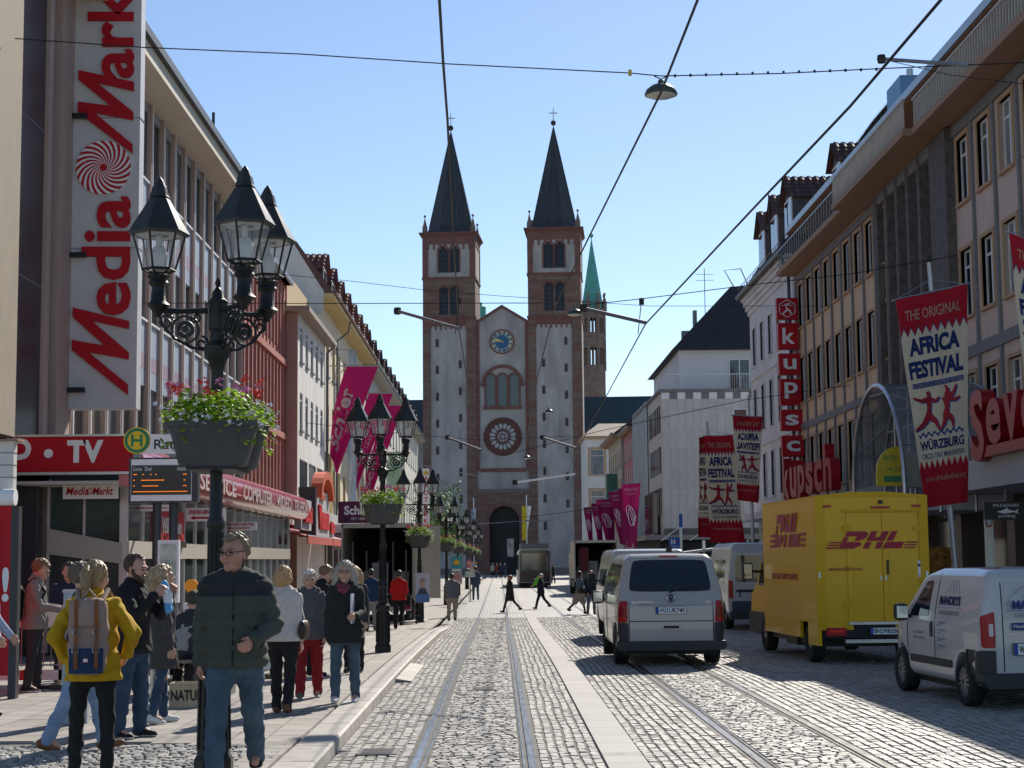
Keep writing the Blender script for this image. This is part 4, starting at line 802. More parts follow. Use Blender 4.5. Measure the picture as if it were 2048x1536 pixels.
R1.part('stone_strip', GSTRIP, [(c + .9 - .07, c + .9 + .07, 0, .07, 3.9, 13.1) for c in cols] + [(23.7, 23.9, 0, .07, 3.9, 13.1)])
R1.part('stone_band', GSTRIP, [(24, 40, 0, .075, 6.95, 7.2), (24, 40, 0, .076, 13.0, 13.25)])
cols2 = [15.2 - 1.9 * k for k in range(8)]; ops = []
for c in cols2: ops += [(c - .52, c + .52, a, b) for a, b in ROW]
R1.wall(PINKB, 0, 16.1, 3.9, 13.5, ops, .16)
for o in ops: R1.window(*o, WFRAME, GLASS_L if random.random() < .4 else GLASS, d=-.14, mull=1, trans=.75, surround=BSUR, sw=.1, sill=BSUR)
R1.part('stone_strip', GSTRIP, [(c - .95 - .08, c - .95 + .08, 0, .07, 3.9, 13.1) for c in cols2]); R1.part('stone_band', GSTRIP, [(0, 16.0, 0, .075, 6.95, 7.25), (0, 16.0, 0, .076, 13.0, 13.3)])
# dark stone bay
R1.wall(PANELW, 16.1, 24.0, 3.9, 13.5, [], .1, d=-.1)
R1.part('stone_pier', DSTONE, [(16.0, 17.7, 0, .25, 3.9, 13.3)])
for k in range(5): R1.part('stone_pier', DSTONE, [(19.2 + k * 1.35 - .3, 19.2 + k * 1.35 + .02, -.1, .22, 3.9, 13.25)])
R1.part('stone_lintel', GSTRIP, [(17.7, 24.7, -.1, .2, 12.95, 13.3)])
for k in range(4):
    c = 18.15 + 1.35 * k + .15 + (.2 if k else 0)
    for a, b in ROW: R1.window(c - .36, c + .36, a - .1, b + .1, WFRAME, GLASS_L, d=-.1, mull=0, trans=.78); R1.part('blind', M('dark_red_blind', (.1, .02, .02), .6), [(c - .28, c + .28, -.06, -.03, a - .05, a + .45)])
# balcony slabs, railings, attic, roof
R1.part('balcony_slab', BROWNS, [(26.8, 40.1, -1.2, .8, 13.35, 13.55)]); R1.part('balcony_slab', BROWNS, [(16.9, 26.8, -1.2, 1.15, 13.32, 13.52)]); R1.part('balcony_slab', BROWNS, [(0, 16.9, -1.2, .9, 13.34, 13.54)])
BAL = M('pale_baluster', (.45, .41, .36), .7)
for (a, b, d) in ((0, 16.9, .82), (16.9, 26.6, 1.08), (27, 40, .72)):
    mb = MB(); u = a
    while u < b: R1.box(mb, u, u + .05, d, d + .04, 13.52, 14.3); u += .22 if d > .8 else .5
    R1.box(mb, a, b, d - .01, d + .05, 14.3, 14.36); mb.build('railing', BAL if d > .8 else GREYM, R1.root)
R1.part('attic_wall', PINKB, [(0, 40, -8, -1.2, 13.5, 15.2)]); R1.part('attic_wall', BEIGR, [(26.6, 40.02, -7.9, -1.18, 13.55, 15.1)])
R1.part('roof_overhang', BROWNS, [(0, 40.2, -8, .3, 15.1, 15.3)]); R1.part('roof_edge', M('zinc_edge', (.3, .33, .36), .4, metal=.6), [(0, 40.3, .3, .36, 15.12, 15.36)])
mb = MB(); rt = 15.3; mb.hexa([R1.P(29.5, 0, rt), R1.P(40.2, 0, rt), R1.P(40.2, -7, rt), R1.P(29.5, -7, rt)], [R1.P(33.5, -3.4, rt + 4.6), R1.P(40.2, -3.4, rt + 4.6), R1.P(40.2, -3.6, rt + 4.6), R1.P(33.5, -3.6, rt + 4.6)]); mb.build('roof', TILED, R1.root)
PTILE = M('purple_roof_tile', (.085, .05, .055), .5, var=.3, scale=10, island=.35)
def scales(F_, a, b, c, parent, pitch=.32, row=.36, mat=None, clip=None):
    a, b, c = Vector(a), Vector(b), Vector(c); ex, ey = b - a, c - a; nx = max(1, round(ex.length / pitch)); ny = max(1, round(ey.length / row)); nrm = ex.cross(ey).normalized()
    if nrm.z < 0: nrm = -nrm
    mb = MB()
    for j in range(ny):
        for i in range(nx + 1):
            if clip and not clip((i + .5) / nx, (j + .5) / ny): continue
            o = a + ex * ((i - (.5 if j % 2 else 0)) / nx) + ey * (j / ny); w = ex / nx * .96; h = ey / ny * 1.25
            mb.add([o + nrm * .05 + h * .25, o + w * .22 + nrm * .055 + h * .04, o + w * .5 + nrm * .06, o + w * .78 + nrm * .055 + h * .04, o + w + nrm * .05 + h * .25, o + w + h + nrm * .01, o + h + nrm * .01], [(0, 1, 2, 3, 4, 5, 6)])
    return tag(mb.build('roof_tiles', mat or PTILE, parent, fix=False), kind='stuff')
scales(R1, R1.P(29.5, 0, rt), R1.P(40.2, 0, rt), R1.P(29.5, -3.4, rt + 4.6), R1.root, clip=lambda u, v: u * 10.7 > 4 * v + .1 and u < 1); scales(R1, R1.P(29.5, -7, rt), R1.P(29.5, 0, rt), R1.P(33.5, -7, rt + 4.6), R1.root, clip=lambda u, v: .5 * v + .02 < u < 1 - .486 * v - .02)
dormer(R1, 36, -1.0, 15.6, 1.8, 1.5, 2.5, .8, R1.root)
p = at(1800, 150, 56) - R1.O; q = at(1850, 220, 56) - R1.O; mb = MB(); mb.box(p.x, q.x, p.y, p.y + 2, 15.3, p.z); mb.build('roof_box', M('blue_grey_zinc', (.08, .2, .36), .45, metal=.2), R1.root); MB().tube([(q.x - .35, p.y + .5, p.z), (q.x - .35, p.y + .5, p.z + .35)], .12, 8).build('flue', STEEL, R1.root)
for k, (a, b) in enumerate(((3, 6.5), (8, 11.5), (12.2, 15.5))): MB().tube([R1.P(a, -.5, 14.6), R1.P(b, -.5, 14.6)], .14, 8).build('rolled_awning', WHITE, R1.root)
# ground floor: canopy slab, arcade
CANG = M('pale_canopy', (.42, .42, .44), .6, var=.08)
R1.part('street_canopy', CANG, [(0, 11.8, -.1, 1.8, 3.3, 3.95)]); R1.part('street_canopy', CANG, [(18.6, 40, -.1, 1.6, 3.3, 3.85)])
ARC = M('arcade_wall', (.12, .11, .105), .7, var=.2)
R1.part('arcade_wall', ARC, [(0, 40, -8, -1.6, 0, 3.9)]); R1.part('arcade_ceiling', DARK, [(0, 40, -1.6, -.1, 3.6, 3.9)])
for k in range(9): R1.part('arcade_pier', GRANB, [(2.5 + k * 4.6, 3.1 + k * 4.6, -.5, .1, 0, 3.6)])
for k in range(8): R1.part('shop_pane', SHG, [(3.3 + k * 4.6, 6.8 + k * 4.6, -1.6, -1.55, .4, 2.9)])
R1.part('red_wall_panel', M('dark_red_wall', (.09, .012, .012), .6), [(9.2, 13.5, -1.54, -1.5, 2.2, 3.3)])
# big red 3D letters on the canopies
def street_word(word, Xp, Ya, Yb, z, h, lab, bar=False):
    t = thing('letter_sign', lab, 'sign', (Xp, Ya, z)); per = (Ya - Yb) / len(word); ed = M('letter_outline', (.5, .5, .52), .4)
    for k, ch in enumerate(word):
        hh = h * (1 if ch in 'SkhbdfltK' else .72); w = per * .84; zo = -.22 * h if ch == 'p' else 0; hh2 = hh + (.22 * h if ch == 'p' else 0)
        if bar: zo, hh2 = (-.4, h) if k == 0 else (-.1, h * .62)
        text(ch, RED3, t, (.12, -k * per, zo), (0, -1, 0), (0, 0, 1), h=hh2, w=w, bold=.03, ext=.3, name='letter'); 
    if bar: MB().box(-.15, .12, -per * len(word), -per * .55, -.32, -.1).build('bar', RED3, t)
    return t
RED3 = M('letter_red', (.33, .006, .01), .4, var=.1, spec=.3)
street_word('Seven', 10.45, 36.3, 30.3, 4.25, 1.55, 'big red three dimensional letters above the canopy at the right edge', True); street_word('kupsch', 10.6, 61.5, 52.2, 3.95, 1.5, 'row of red three dimensional letters above the yellow truck')
# vertical store sign of seven red boxes
KY = 67.4
BX = [((1553, 596), (1596, 638), ''), ((1556, 646), (1598, 698), 'k'), ((1558, 707), (1601, 749), 'u'), ((1560, 758), (1604, 810), 'p'), ((1562, 819), (1606, 861), 's'), ((1564, 871), (1609, 913), 'c'), ((1567, 921), (1611, 976), 'h')]
o0 = at(1590, 976, KY); KS = thing('blade_sign', 'vertical stack of red boxes with white letters on the white house corner', 'sign', o0)
for (a, b, ch) in BX:
    A, B = at(*a, KY) - o0, at(*b, KY) - o0; bx_ = MB().box(A.x, B.x, 0, .35, B.z, A.z).build('letter_box', RED, KS); w, h = B.x - A.x, A.z - B.z
    if ch: text(ch, SIGNW, KS, (A.x + w * .2, -.01, B.z + h * (.2 if ch in 'kh' else .25)), (1, 0, 0), (0, 0, 1), h=h * (.62 if ch in 'kp' else .5), w=w * .62, bold=.02, ext=.008, name='letter')
    else:
        c = (A + B) / 2; hexa = [Vector((c.x + .36 * math.sin(k * math.pi / 3), -.012, c.z + .36 * math.cos(k * math.pi / 3))) for k in range(7)]
        mb = MB(); mb.tube(hexa, .018, 4); mb.tube([(c.x - .24, -.012, c.z + .12), (c.x + .24, -.012, c.z + .12)], .014, 4); mb.tube([(c.x + .12, -.012, c.z + .2), (c.x - .08, -.012, c.z + .16), (c.x - .02, -.012, c.z), (c.x + .1, -.012, c.z - .08), (c.x + .16, -.012, c.z - .22)], .035, 4); mb.tube([(c.x + .06, -.012, c.z - .04), (c.x - .08, -.012, c.z - .12), (c.x - .18, -.012, c.z - .22)], .035, 4); mb.build('emblem', SIGNW, KS)
mb = MB(); A = at(1600, 600, KY) - o0; x = .62; mb.tube([(x, .2, -.2), (x, .2, A.z)], .04, 6)
for k in range(14): mb.tube([(x - .35, .2, A.z * k / 14 + .2), (x + .3, .2, A.z * k / 14 + .2)], .02, 5)
mb.build('sign_ladder', STEEL, KS)
# arched glass entrance canopy
AV = thing('glass_vault', 'arched steel and glass entrance canopy behind the festival banner', 'canopy', (9.75, 43.1, 0)); TUB = M('steel_tube', (.4, .4, .42), .35, metal=.8, var=.15)
def vpt(t, x): return Vector((x, 2.9 * math.cos(t), 3.5 + 2.75 * math.sin(t)))
for x, r in ((0, .06), (.85, .04), (1.7, .04), (2.5, .05)): mb = MB(); mb.tube([Vector((x, 2.9, 2.9))] + [vpt(math.pi * k / 16, x) for k in range(17)] + [Vector((x, -2.9, 2.9))], r, 8); mb.build('arch_tube', TUB, AV, smooth=True)
for k in range(0, 17, 2): MB().tube([vpt(math.pi * k / 16, 0), vpt(math.pi * k / 16, 2.5)], .03, 6).build('purlin', TUB, AV)
for k in range(2, 16, 4): MB().tube([vpt(math.pi * k / 16, 0), vpt(math.pi * (k + 2) / 16, .85)], .02, 6).build('brace', TUB, AV)
VG = M('vault_glass', (.2, .22, .24), .1, var=.3, alpha=.7); mb = MB(); mb.grid(16, 1, lambda u, v: vpt(math.pi * u, 2.5 * v) * 1.0 + Vector((0, 0, .03))); mb.build('glazing', VG, AV, smooth=True, angle=180, fix=False)
MB().box(.4, 2.5, -2.9, 2.9, 2.95, 3.3).build('beam', CANG, AV)
for y_ in (-1.5, 0, 1.5): MB().tube([(.85, y_, 3.3), (.85, y_, 3.5 + 2.75 * math.sqrt(1 - (y_ / 2.9) ** 2))], .025, 6).build('mullion', TUB, AV)
for z_ in (4.2, 5.2): w_ = 2.9 * math.sqrt(1 - ((z_ - 3.5) / 2.75) ** 2); MB().tube([(.85, -w_, z_), (.85, w_, z_)], .025, 6).build('transom', TUB, AV)
WK = thing('round_top_sign', 'yellow round topped restaurant sign under the glass vault', 'sign', at(1797, 972, 41)); wk = .52; mb = MB(); mb.prism([(-wk, 0, 0), (wk, 0, 0)] + [(wk * math.cos(math.pi * k / 12), 0, .35 + .62 * math.sin(math.pi * k / 12)) for k in range(13)], (0, .12, 0)); mb.build('board', M('sign_yellow', (.55, .42, .03), .5, var=.08), WK)
MB().box(-.35, .35, -.008, 0, .1, .25).build('green_band', M('sign_green', (.05, .22, .1), .5), WK); text('WOK ASIA', M('sign_green'), WK, (-.36, -.004, .62), (1, 0, 0), (0, 0, 1), h=.14, w=.72, ext=.004); text('ASIA', M('sign_green'), WK, (-.28, -.004, .36), (1, 0, 0), (0, 0, 1), h=.1, w=.55, ext=.004)
PS = thing('hanging_sign', 'black hanging shop sign with pale fish emblem at the right edge', 'sign', at(1968, 1004, 34)); MB().box(0, .9, 0, .08, -.36, 0).build('board', BLACK, PS); text('PAUL&SHARK', SIGNW, PS, (.18, -.006, -.1), (1, 0, 0), (0, 0, 1), h=.06, w=.54, ext=.003); text('yachting', SIGNW, PS, (.27, -.006, -.33), (1, 0, 0), (0, 0, 1), h=.08, w=.36, ext=.003, shear=.2); mb = MB(); mb.prism([(.25, -.005, -.2), (.4, -.005, -.16), (.46, -.005, -.12), (.5, -.005, -.16), (.62, -.005, -.19), (.7, -.005, -.14), (.67, -.005, -.2), (.7, -.005, -.25), (.6, -.005, -.21), (.4, -.005, -.24)], (0, .004, 0)); mb.build('fish_emblem', SIGNW, PS); MB().tube([(.45, .04, 0), (.45, .04, .25)], .02, 6).build('hanger', GREYM, PS)
PI = thing('fruit_picture', 'dark picture panel with orange fruit beside the yellow truck', 'picture', at(1852, 1095, 42)); MB().box(0, .75, 0, .05, -.65, 0).build('panel', M('fruit_print', (.04, .015, .01), .4, col2=(.45, .2, .03), var=.3, scale=5), PI); MB().box(-.04, .79, .01, .06, -.69, -.65).build('frame', BLACK, PI)
PN = thing('parking_sign_post', 'slim grey sign post with red ringed traffic sign under the arcade', 'sign', (at(1980, 1100, 36).x, 36, PAVE)); MB().box(-.09, .09, 0, .06, 0, 2.75).build('post', STEEL, PN); mb = MB(); mb.prism([(.08 * math.cos(t), -.004, 2.45 + .12 * math.sin(t)) for t in [k * math.pi / 8 for k in range(16)]], (0, .003, 0)); mb.build('ring', RED, PN); mb = MB(); mb.prism([(.055 * math.cos(t), -.008, 2.45 + .085 * math.sin(t)) for t in [k * math.pi / 8 for k in range(16)]], (0, .003, 0)); mb.build('disc', SIGNW, PN)
# white classical house
R2 = Fac('white_house', 'white classical house with dark gutter and slate dormers behind the red sign', (12.25, 68.2, 0), UY, NR); ops = []
LW = M('cool_white_render', (.6, .58, .58), .85, var=.13, scale=1.2, bump=.08)
for k in range(5):
    for a, b in ((4.6, 6.6), (7.7, 9.8), (10.9, 12.7)): ops.append((1.2 + k * 2.3, 2.2 + k * 2.3, a, b))
R2.wall(LW, 0, 12.3, 3.8, 14.2, ops, .14)
for o in ops: R2.window(*o, WFRAME, GLASS, d=-.12, mull=1, trans=.7, surround=LW, sw=.09, sill=LW)
R2.part('moulding', LW, [(0, 12.3, 0, .1 + k * .1, 13.5 + k * .22, 13.7 + k * .22) for k in range(4)] + [(0, 12.3, 0, .12, 7.0, 7.15), (0, 12.3, 0, .1, 10.25, 10.38)]); R2.part('ground_floor', M('pale_grey_shop', (.25, .25, .26), .7), [(0, 12.3, -8, -.2, 0, 3.8)]); R2.part('canopy', CANG, [(0, 12.3, 0, 1.2, 3.5, 3.8)])
mb = MB(); mb.tube([R2.P(0, .55, 14.4), R2.P(12.4, .55, 14.4)], .12, 8); mb.tube([R2.P(.1, .55, 14.3), R2.P(.15, .2, 13.6), R2.P(.15, .12, 3)], .07, 8); mb.build('gutter', M('dark_gutter'), R2.root)
mb = MB(); mb.prism([R2.P(0, .5, 14.4), R2.P(0, -1.2, 17.0), R2.P(0, -5.5, 19), R2.P(0, -8, 14.4)], UY * 12.3); mb.build('roof', TILED, R2.root); scales(R2, R2.P(0, .5, 14.4), R2.P(12.3, .5, 14.4), R2.P(0, -1.2, 17.0), R2.root)
for u in (1.6, 5.2, 8.8): dormer(R2, u, -.15, 15.3, 1.9, 1.7, 2.5, .9, R2.root)
rl = MB()
for k in range(25): rl.tube([R2.P(k * .5, .55, 14.5), R2.P(k * .5, .55, 14.85)], .012, 4)
rl.tube([R2.P(0, .55, 14.85), R2.P(12.3, .55, 14.85)], .015, 4); rl.build('snow_guard', GREYM, R2.root); MB().tube([R2.P(4, .3, 14.5), R2.P(4, .3, 17.8)], .025, 5).build('antenna', BLACK, R2.root)
# travertine block beyond the side street
B3 = Fac('travertine_block', 'travertine clad corner block with roof terrace and dark hipped roof', (10.3, 105, 0), Vector((1, 0, 0)), Vector((0, -1, 0)))
TRAV = M('travertine', (.52, .49, .46), .75, var=.12, scale=3, stretch=(6, 6, .6), bump=.15, bscale=30, island=.06)
zt = 12.3
B3.part('core', M('slab_joint_dark', (.14, .13, .12), .9), [(.0, 9, -21, -.04, 0, zt)])
sl = B3.box(MB(), .006, .494, -.04, 0, .006, 1.244).mesh('stone_slab', TRAV)
for i in range(18):
    for j in range(10):
        u, z = i * .5, j * 1.245
        if 4.3 < u + .25 < 5.4 and 9.9 < z + .6 < 11.4: continue
        if z < 3: continue
        obj('stone_slab', sl, B3.root, B3.P(u, 0, z - .02))
B3.window(4.5, 5.4, 10.0, 11.2, SIGNW, M('brown_blind', (.12, .07, .05), .6, var=.15, stretch=(1, 1, 12)), d=-.03, mull=0)
for k in range(18): B3.part('frieze_block', GSTRIP if k % 2 else SIGNW, [(k * .5, k * .5 + .495, 0, .05, zt - .45 + (.0 if k % 2 else .0), zt - .05)])
B3.part('cornice', GSTRIP, [(-.2, 9, -21, .2, zt - .02, zt + .16)])
SF3 = MB(); fr = [(10.3 - 10.3 - .001, 0)]
mb = MB(); mb.box(-.02, 0, 0, 9.5, 3, zt); mb.build('street_wall', TRAV, B3.root)
for k in range(6):
    for z in (4.6, 7.2, 9.8): mb = MB(); mb.box(-.06, -.02, .8 + k * 1.5, 1.7 + k * 1.5, z, z + 1.7); mb.build('street_window', GLASS, B3.root)
mb = MB(); mb.box(-.1, -.0, 9.6, 21, 3, zt + .3); mb.build('glass_front', M('blue_glass_front', (.13, .2, .24), .15, var=.3, scale=1, stretch=(1, 3, .3)), B3.root)
for k in range(9): mb = MB(); mb.box(-.2, -.1, 9.6 + k * 1.4, 9.7 + k * 1.4, 3, zt + .3); mb.build('glass_fin', ALU, B3.root)
B3.part('ground_floor', DARK, [(-.3, 9, -21, .3, 0, 3.2)]); B3.part('shop_canopy', GREYM, [(-1.2, 9, -21, 1.0, 3.0, 3.3)]); mb = MB(); p = at(1303, 992, 108) - B3.O; mb.box(-.6, -.05, 2, 6.5, 3.4, 6.0); mb.build('display_window', GLASS, B3.root)
B3.part('penthouse', M('white_penthouse', (.62, .62, .63), .8, var=.05), [(1.4, 12, -20, -2.2, zt + .16, 15.2)])
for u in (4.6, 6.6): B3.window(u, u + 1.35, zt + .3, 14.6, WFRAME, GLASS, d=-2.17, mull=1)
rl = MB()
for k in range(60): B3.box(rl, .3 + k * .15, .32 + k * .15, -.2, -.18, zt + .16, zt + 1.1)
B3.box(rl, .3, 9, -.21, -.17, zt + 1.1, zt + 1.15); rl.build('terrace_railing', STEEL, B3.root)
mb = MB(); mb.hexa([B3.P(.9, -1.6, 15.2), B3.P(13, -1.6, 15.2), B3.P(13, -20, 15.2), B3.P(.9, -20, 15.2)], [B3.P(5.4, -6.2, 20.0), B3.P(13, -6.2, 20.0), B3.P(13, -14, 20.0), B3.P(5.4, -14, 20.0)]); mb.build('hip_roof', M('charcoal_tile', (.03, .028, .03), .6, var=.4, scale=5, bump=.4, bscale=8), B3.root)
MB().hexa([B3.P(7, -2.6, 16.4), B3.P(8.4, -2.6, 16.4), B3.P(8.4, -3.4, 17.4), B3.P(7, -3.4, 17.4)], [B3.P(7, -2.5, 16.5), B3.P(8.4, -2.5, 16.5), B3.P(8.4, -3.3, 17.5), B3.P(7, -3.3, 17.5)]).build('skylight', GLASS, B3.root)
for u, z, w in ((2.2, 17.2, .5), (3.0, 18.6, .25)): B3.part('chimney', GREYM, [(u, u + w, -8, -7.5, 15, z)])
mb = MB(); q = B3.P(5.6, -6.2, 20); mb.tube([q, q + Vector((-.6, 0, 1.1)), q + Vector((.5, 0, 1.2)), q + Vector((1, 0, 0))], .04, 4); mb.build('roof_ladder', M('rust', (.2, .1, .06), .7), B3.root)
mb = MB(); q = B3.P(3.4, -4.2, 17.5); mb.tube([q, q + Vector((0, 0, 3.4))], .025, 4)
for z in (2.6, 3.0): mb.tube([q + Vector((-.6, 0, z)), q + Vector((.6, 0, z))], .015, 4)
mb.build('aerial', GREYM, B3.root)
# houses beyond
R4 = house('pink_house', 'narrow pink house beyond the glass fronted block', 10.2, 126.2, 136, 11.6, M('pink_plaster', (.42, .17, .19), .85, var=.08), [(4.5, 6.2), (7.2, 8.9), (9.6, 11.0)], 5, 1.0, WFRAME, 2.0, 3, over=.4, soff=BROWNS, N=NR)
R6 = house('timbered_house', 'old grey house with vertical timbers and steep brown roof near the cathedral', 10.0, 136.2, 152, 11.8, M('grey_plaster', (.4, .37, .33), .85, var=.1), [(4.4, 6.0), (6.9, 8.4), (9.4, 10.8)], 6, 1.1, WOODY, 2.4, 3.4, over=.7, soff=BROWNS, N=NR)
R6.part('oriel', M('green_copper_oriel', (.07, .16, .13), .6), [(5, 7, 0, .9, 6.5, 9.0)])
a = at(1166, 1085, 196); b = at(1224, 878, 196); W5 = Fac('white_house', 'white two storey house with brown tiled roof on the plaza right of the cathedral', (a.x, 196, gz(196)), Vector((1, 0, 0)), Vector((0, -1, 0))); w = b.x - a.x + 3; h = b.z - gz(196)
ops = [(1.0, 2.6, h - 4.2, h - 1.2), (1.0, 2.6, h - 9, h - 6)]; W5.wall(M('white_render'), .3, w, 0, h, ops, .12)
for o in ops: W5.window(*o, WFRAME, GLASS_L, d=-.1, mull=0, trans=.75, surround=BSUR, sw=.25)
W5.part('eave', BSUR, [(0, w, -8, .3, h, h + .35)]); mb = MB(); mb.hexa([W5.P(0, .4, h + .35), W5.P(w, .4, h + .35), W5.P(w, -9, h + .35), W5.P(0, -9, h + .35)], [W5.P(2.2, -3.5, h + 2.1), W5.P(w, -3.5, h + 2.1), W5.P(w, -5, h + 2.1), W5.P(2.2, -5, h + 2.1)]); mb.build('roof', TILED, W5.root)
# ================================================================== LAMPS, FLOWERS, BANNERS, WIRES
IRON = M('cast_iron_paint', (.025, .026, .027), .42, metal=.3, var=.25, scale=12, bump=.15, bscale=60); COPR = M('lantern_roof', (.04, .042, .04), .38, metal=.3, var=.25, scale=6)
LGL = M('lantern_glass', (.75, .8, .82), .12, var=.15, scale=6, alpha=.17); BULB = M('lamp_cover', (.55, .55, .53), .35, var=.1); LREF = M('lantern_reflector', (.5, .5, .5), .4)
def lantern(parent, x, y, z):
    L = obj('lantern', None, parent, (x, y, z)); L.scale = (.88, .88, .86); rot = R(20)
    mb = MB(); mb.lathe([(.09, 0), (.11, .02), (.075, .06), (.065, .2), (.1, .24), (.085, .27), (.115, .31), (.075, .33)], 10); mb.lathe([(.02, -.1), (.05, -.05), (.09, 0)], 8); mb.build('socket', IRON, L, smooth=True)
    r0, r1, z0, z1 = .155, .255, .37, .74
    mb = MB(); c6 = [(math.cos(rot + k * math.pi / 3), math.sin(rot + k * math.pi / 3)) for k in range(6)]
    for cx, cy in c6: mb.tube([(r0 * cx, r0 * cy, z0), (r1 * cx, r1 * cy, z1)], .011, 5); mb.tube([(.075 * cx, .075 * cy, .33), (r0 * cx, r0 * cy, z0)], .01, 4)
    for k in range(6):
        a, b = c6[k], c6[(k + 1) % 6]
        for r, z, t in ((r0, z0, .014), (r1, z1, .013)): mb.tube([(r * a[0], r * a[1], z), (r * b[0], r * b[1], z)], t, 5)
    mb.build('frame', IRON, L)
    mb = MB()
    for k in range(6):
        a, b = c6[k], c6[(k + 1) % 6]; mb.quad((r0 * a[0], r0 * a[1], z0), (r0 * b[0], r0 * b[1], z0), (r1 * b[0], r1 * b[1], z1), (r1 * a[0], r1 * a[1], z1))
    mb.build('glazing', LGL, L, fix=False)
    mb = MB(); mb.lathe([(.29, .715), (.295, .74), (.1, 1.08), (.085, 1.09), (.1, 1.1), (.09, 1.12), (.07, 1.2), (.035, 1.27), (.005, 1.31)], 6, rot=rot); mb.build('roof', COPR, L)
    mb = MB(); mb.lathe([(.25, .716), (.1, .71)], 6, rot=rot, cap=False); mb.build('reflector', LREF, L)
    mb = MB(); mb.lathe([(.07, .37), (.085, .5), (.085, .54), (.05, .6), (.03, .61)], 8); mb.lathe([(.03, .61), (.035, .72)], 8); mb.build('lamp_holder', BULB, L, smooth=True)
    return L
def scroll(mb, c, ax, r, turns, s=1, th=.012, start=0):
    pts = []
    for k in range(int(18 * turns) + 1):
        t = k / 18 * 2 * math.pi; q = r * (1 - .8 * k / (18 * turns)); w = start + s * t; pts.append(c + ax * (q * math.cos(w)) + Vector((0, 0, q * math.sin(w))))
    mb.tube(pts, th, 5)
def make_lamp(angles, lab, loc):
    t = thing('street_lamp', lab, 'street lamp', loc, group='candelabra street lamps')
    mb = MB(); mb.lathe([(.165, 0), (.165, .12), (.14, .16), (.125, .8), (.15, .84), (.15, .9), (.1, .96)], 8, rot=R(22.5)); mb.build('pedestal', IRON, t)
    mb = MB(); mb.lathe([(0.095, .96), (0.106, 1.0), (0.076, 1.06), (0.076, 1.25), (0.099, 1.28), (0.099, 1.33), (0.065, 1.4), (0.059, 2.0), (0.076, 2.03), (0.076, 2.07), (0.055, 2.12), (0.053, 2.5), (0.084, 2.54), (0.076, 2.6), (0.055, 2.66), (0.053, 3.35), (0.076, 3.42), (0.114, 3.5), (0.114, 3.55), (0.065, 3.6), (0.061, 3.68), (0.076, 3.7), (0.076, 3.9), (0.091, 3.93), (0.053, 3.97), (0.046, 4.02), (0.015, 4.06), (0.027, 4.1), (0.008, 4.14)], 12); mb.build('column', IRON, t, smooth=True, angle=35)
    fl = MB()
    for k in range(12):
        w = k * math.pi / 6; fl.tube([(.064 * math.cos(w), .064 * math.sin(w), 1.42), (.058 * math.cos(w), .058 * math.sin(w), 1.98)], .01, 4); fl.tube([(.134 * math.cos(w), .134 * math.sin(w), .2), (.124 * math.cos(w), .124 * math.sin(w), .78)], .01, 4)
    tag(fl.build('fluting', IRON, t), kind='stuff')
    for ang, ra in angles:
        ax = Vector((math.cos(R(ang)), math.sin(R(ang)), 0)); A = obj('arm', None, t)
        mb = MB(); mb.tube([ax * .08 + Vector((0, 0, 3.96)), ax * .3 + Vector((0, 0, 3.955)), ax * ra + Vector((0, 0, 3.965))], [.028, .022, .026], 8); mb.build('bar', IRON, A)
        mb = MB(); c = ax * .27 + Vector((0, 0, 3.8)); sd = ax.cross(Vector((0, 0, 1)))
        for r_, th in ((.115, .012), (.06, .02)): mb.tube([c + ax * (r_ * math.cos(k * math.pi / 9)) + Vector((0, 0, r_ * math.sin(k * math.pi / 9))) for k in range(19)], th, 5)
        mb.tube([c - sd * .02, c + sd * .02], .03, 8)
        scroll(mb, ax * .43 + Vector((0, 0, 3.86)), ax, .07, 1.4, -1, .01, 2.6); scroll(mb, ax * .13 + Vector((0, 0, 3.68)), ax, .06, 1.3, 1, .01, 1.5); scroll(mb, ax * .36 + Vector((0, 0, 3.9)), ax, .05, 1.2, 1, .008, 0); scroll(mb, ax * .18 + Vector((0, 0, 3.9)), ax, .05, 1.2, -1, .008, 0)
        mb.tube([ax * .08 + Vector((0, 0, 3.62)), ax * .2 + Vector((0, 0, 3.64)), ax * .36 + Vector((0, 0, 3.72)), ax * .46 + Vector((0, 0, 3.84)), ax * .5 + Vector((0, 0, 3.95))], .013, 6); mb.build('scrollwork', IRON, A)
        lantern(A, ax.x * ra, ax.y * ra, 3.99); A.location.z = -.1
    return t
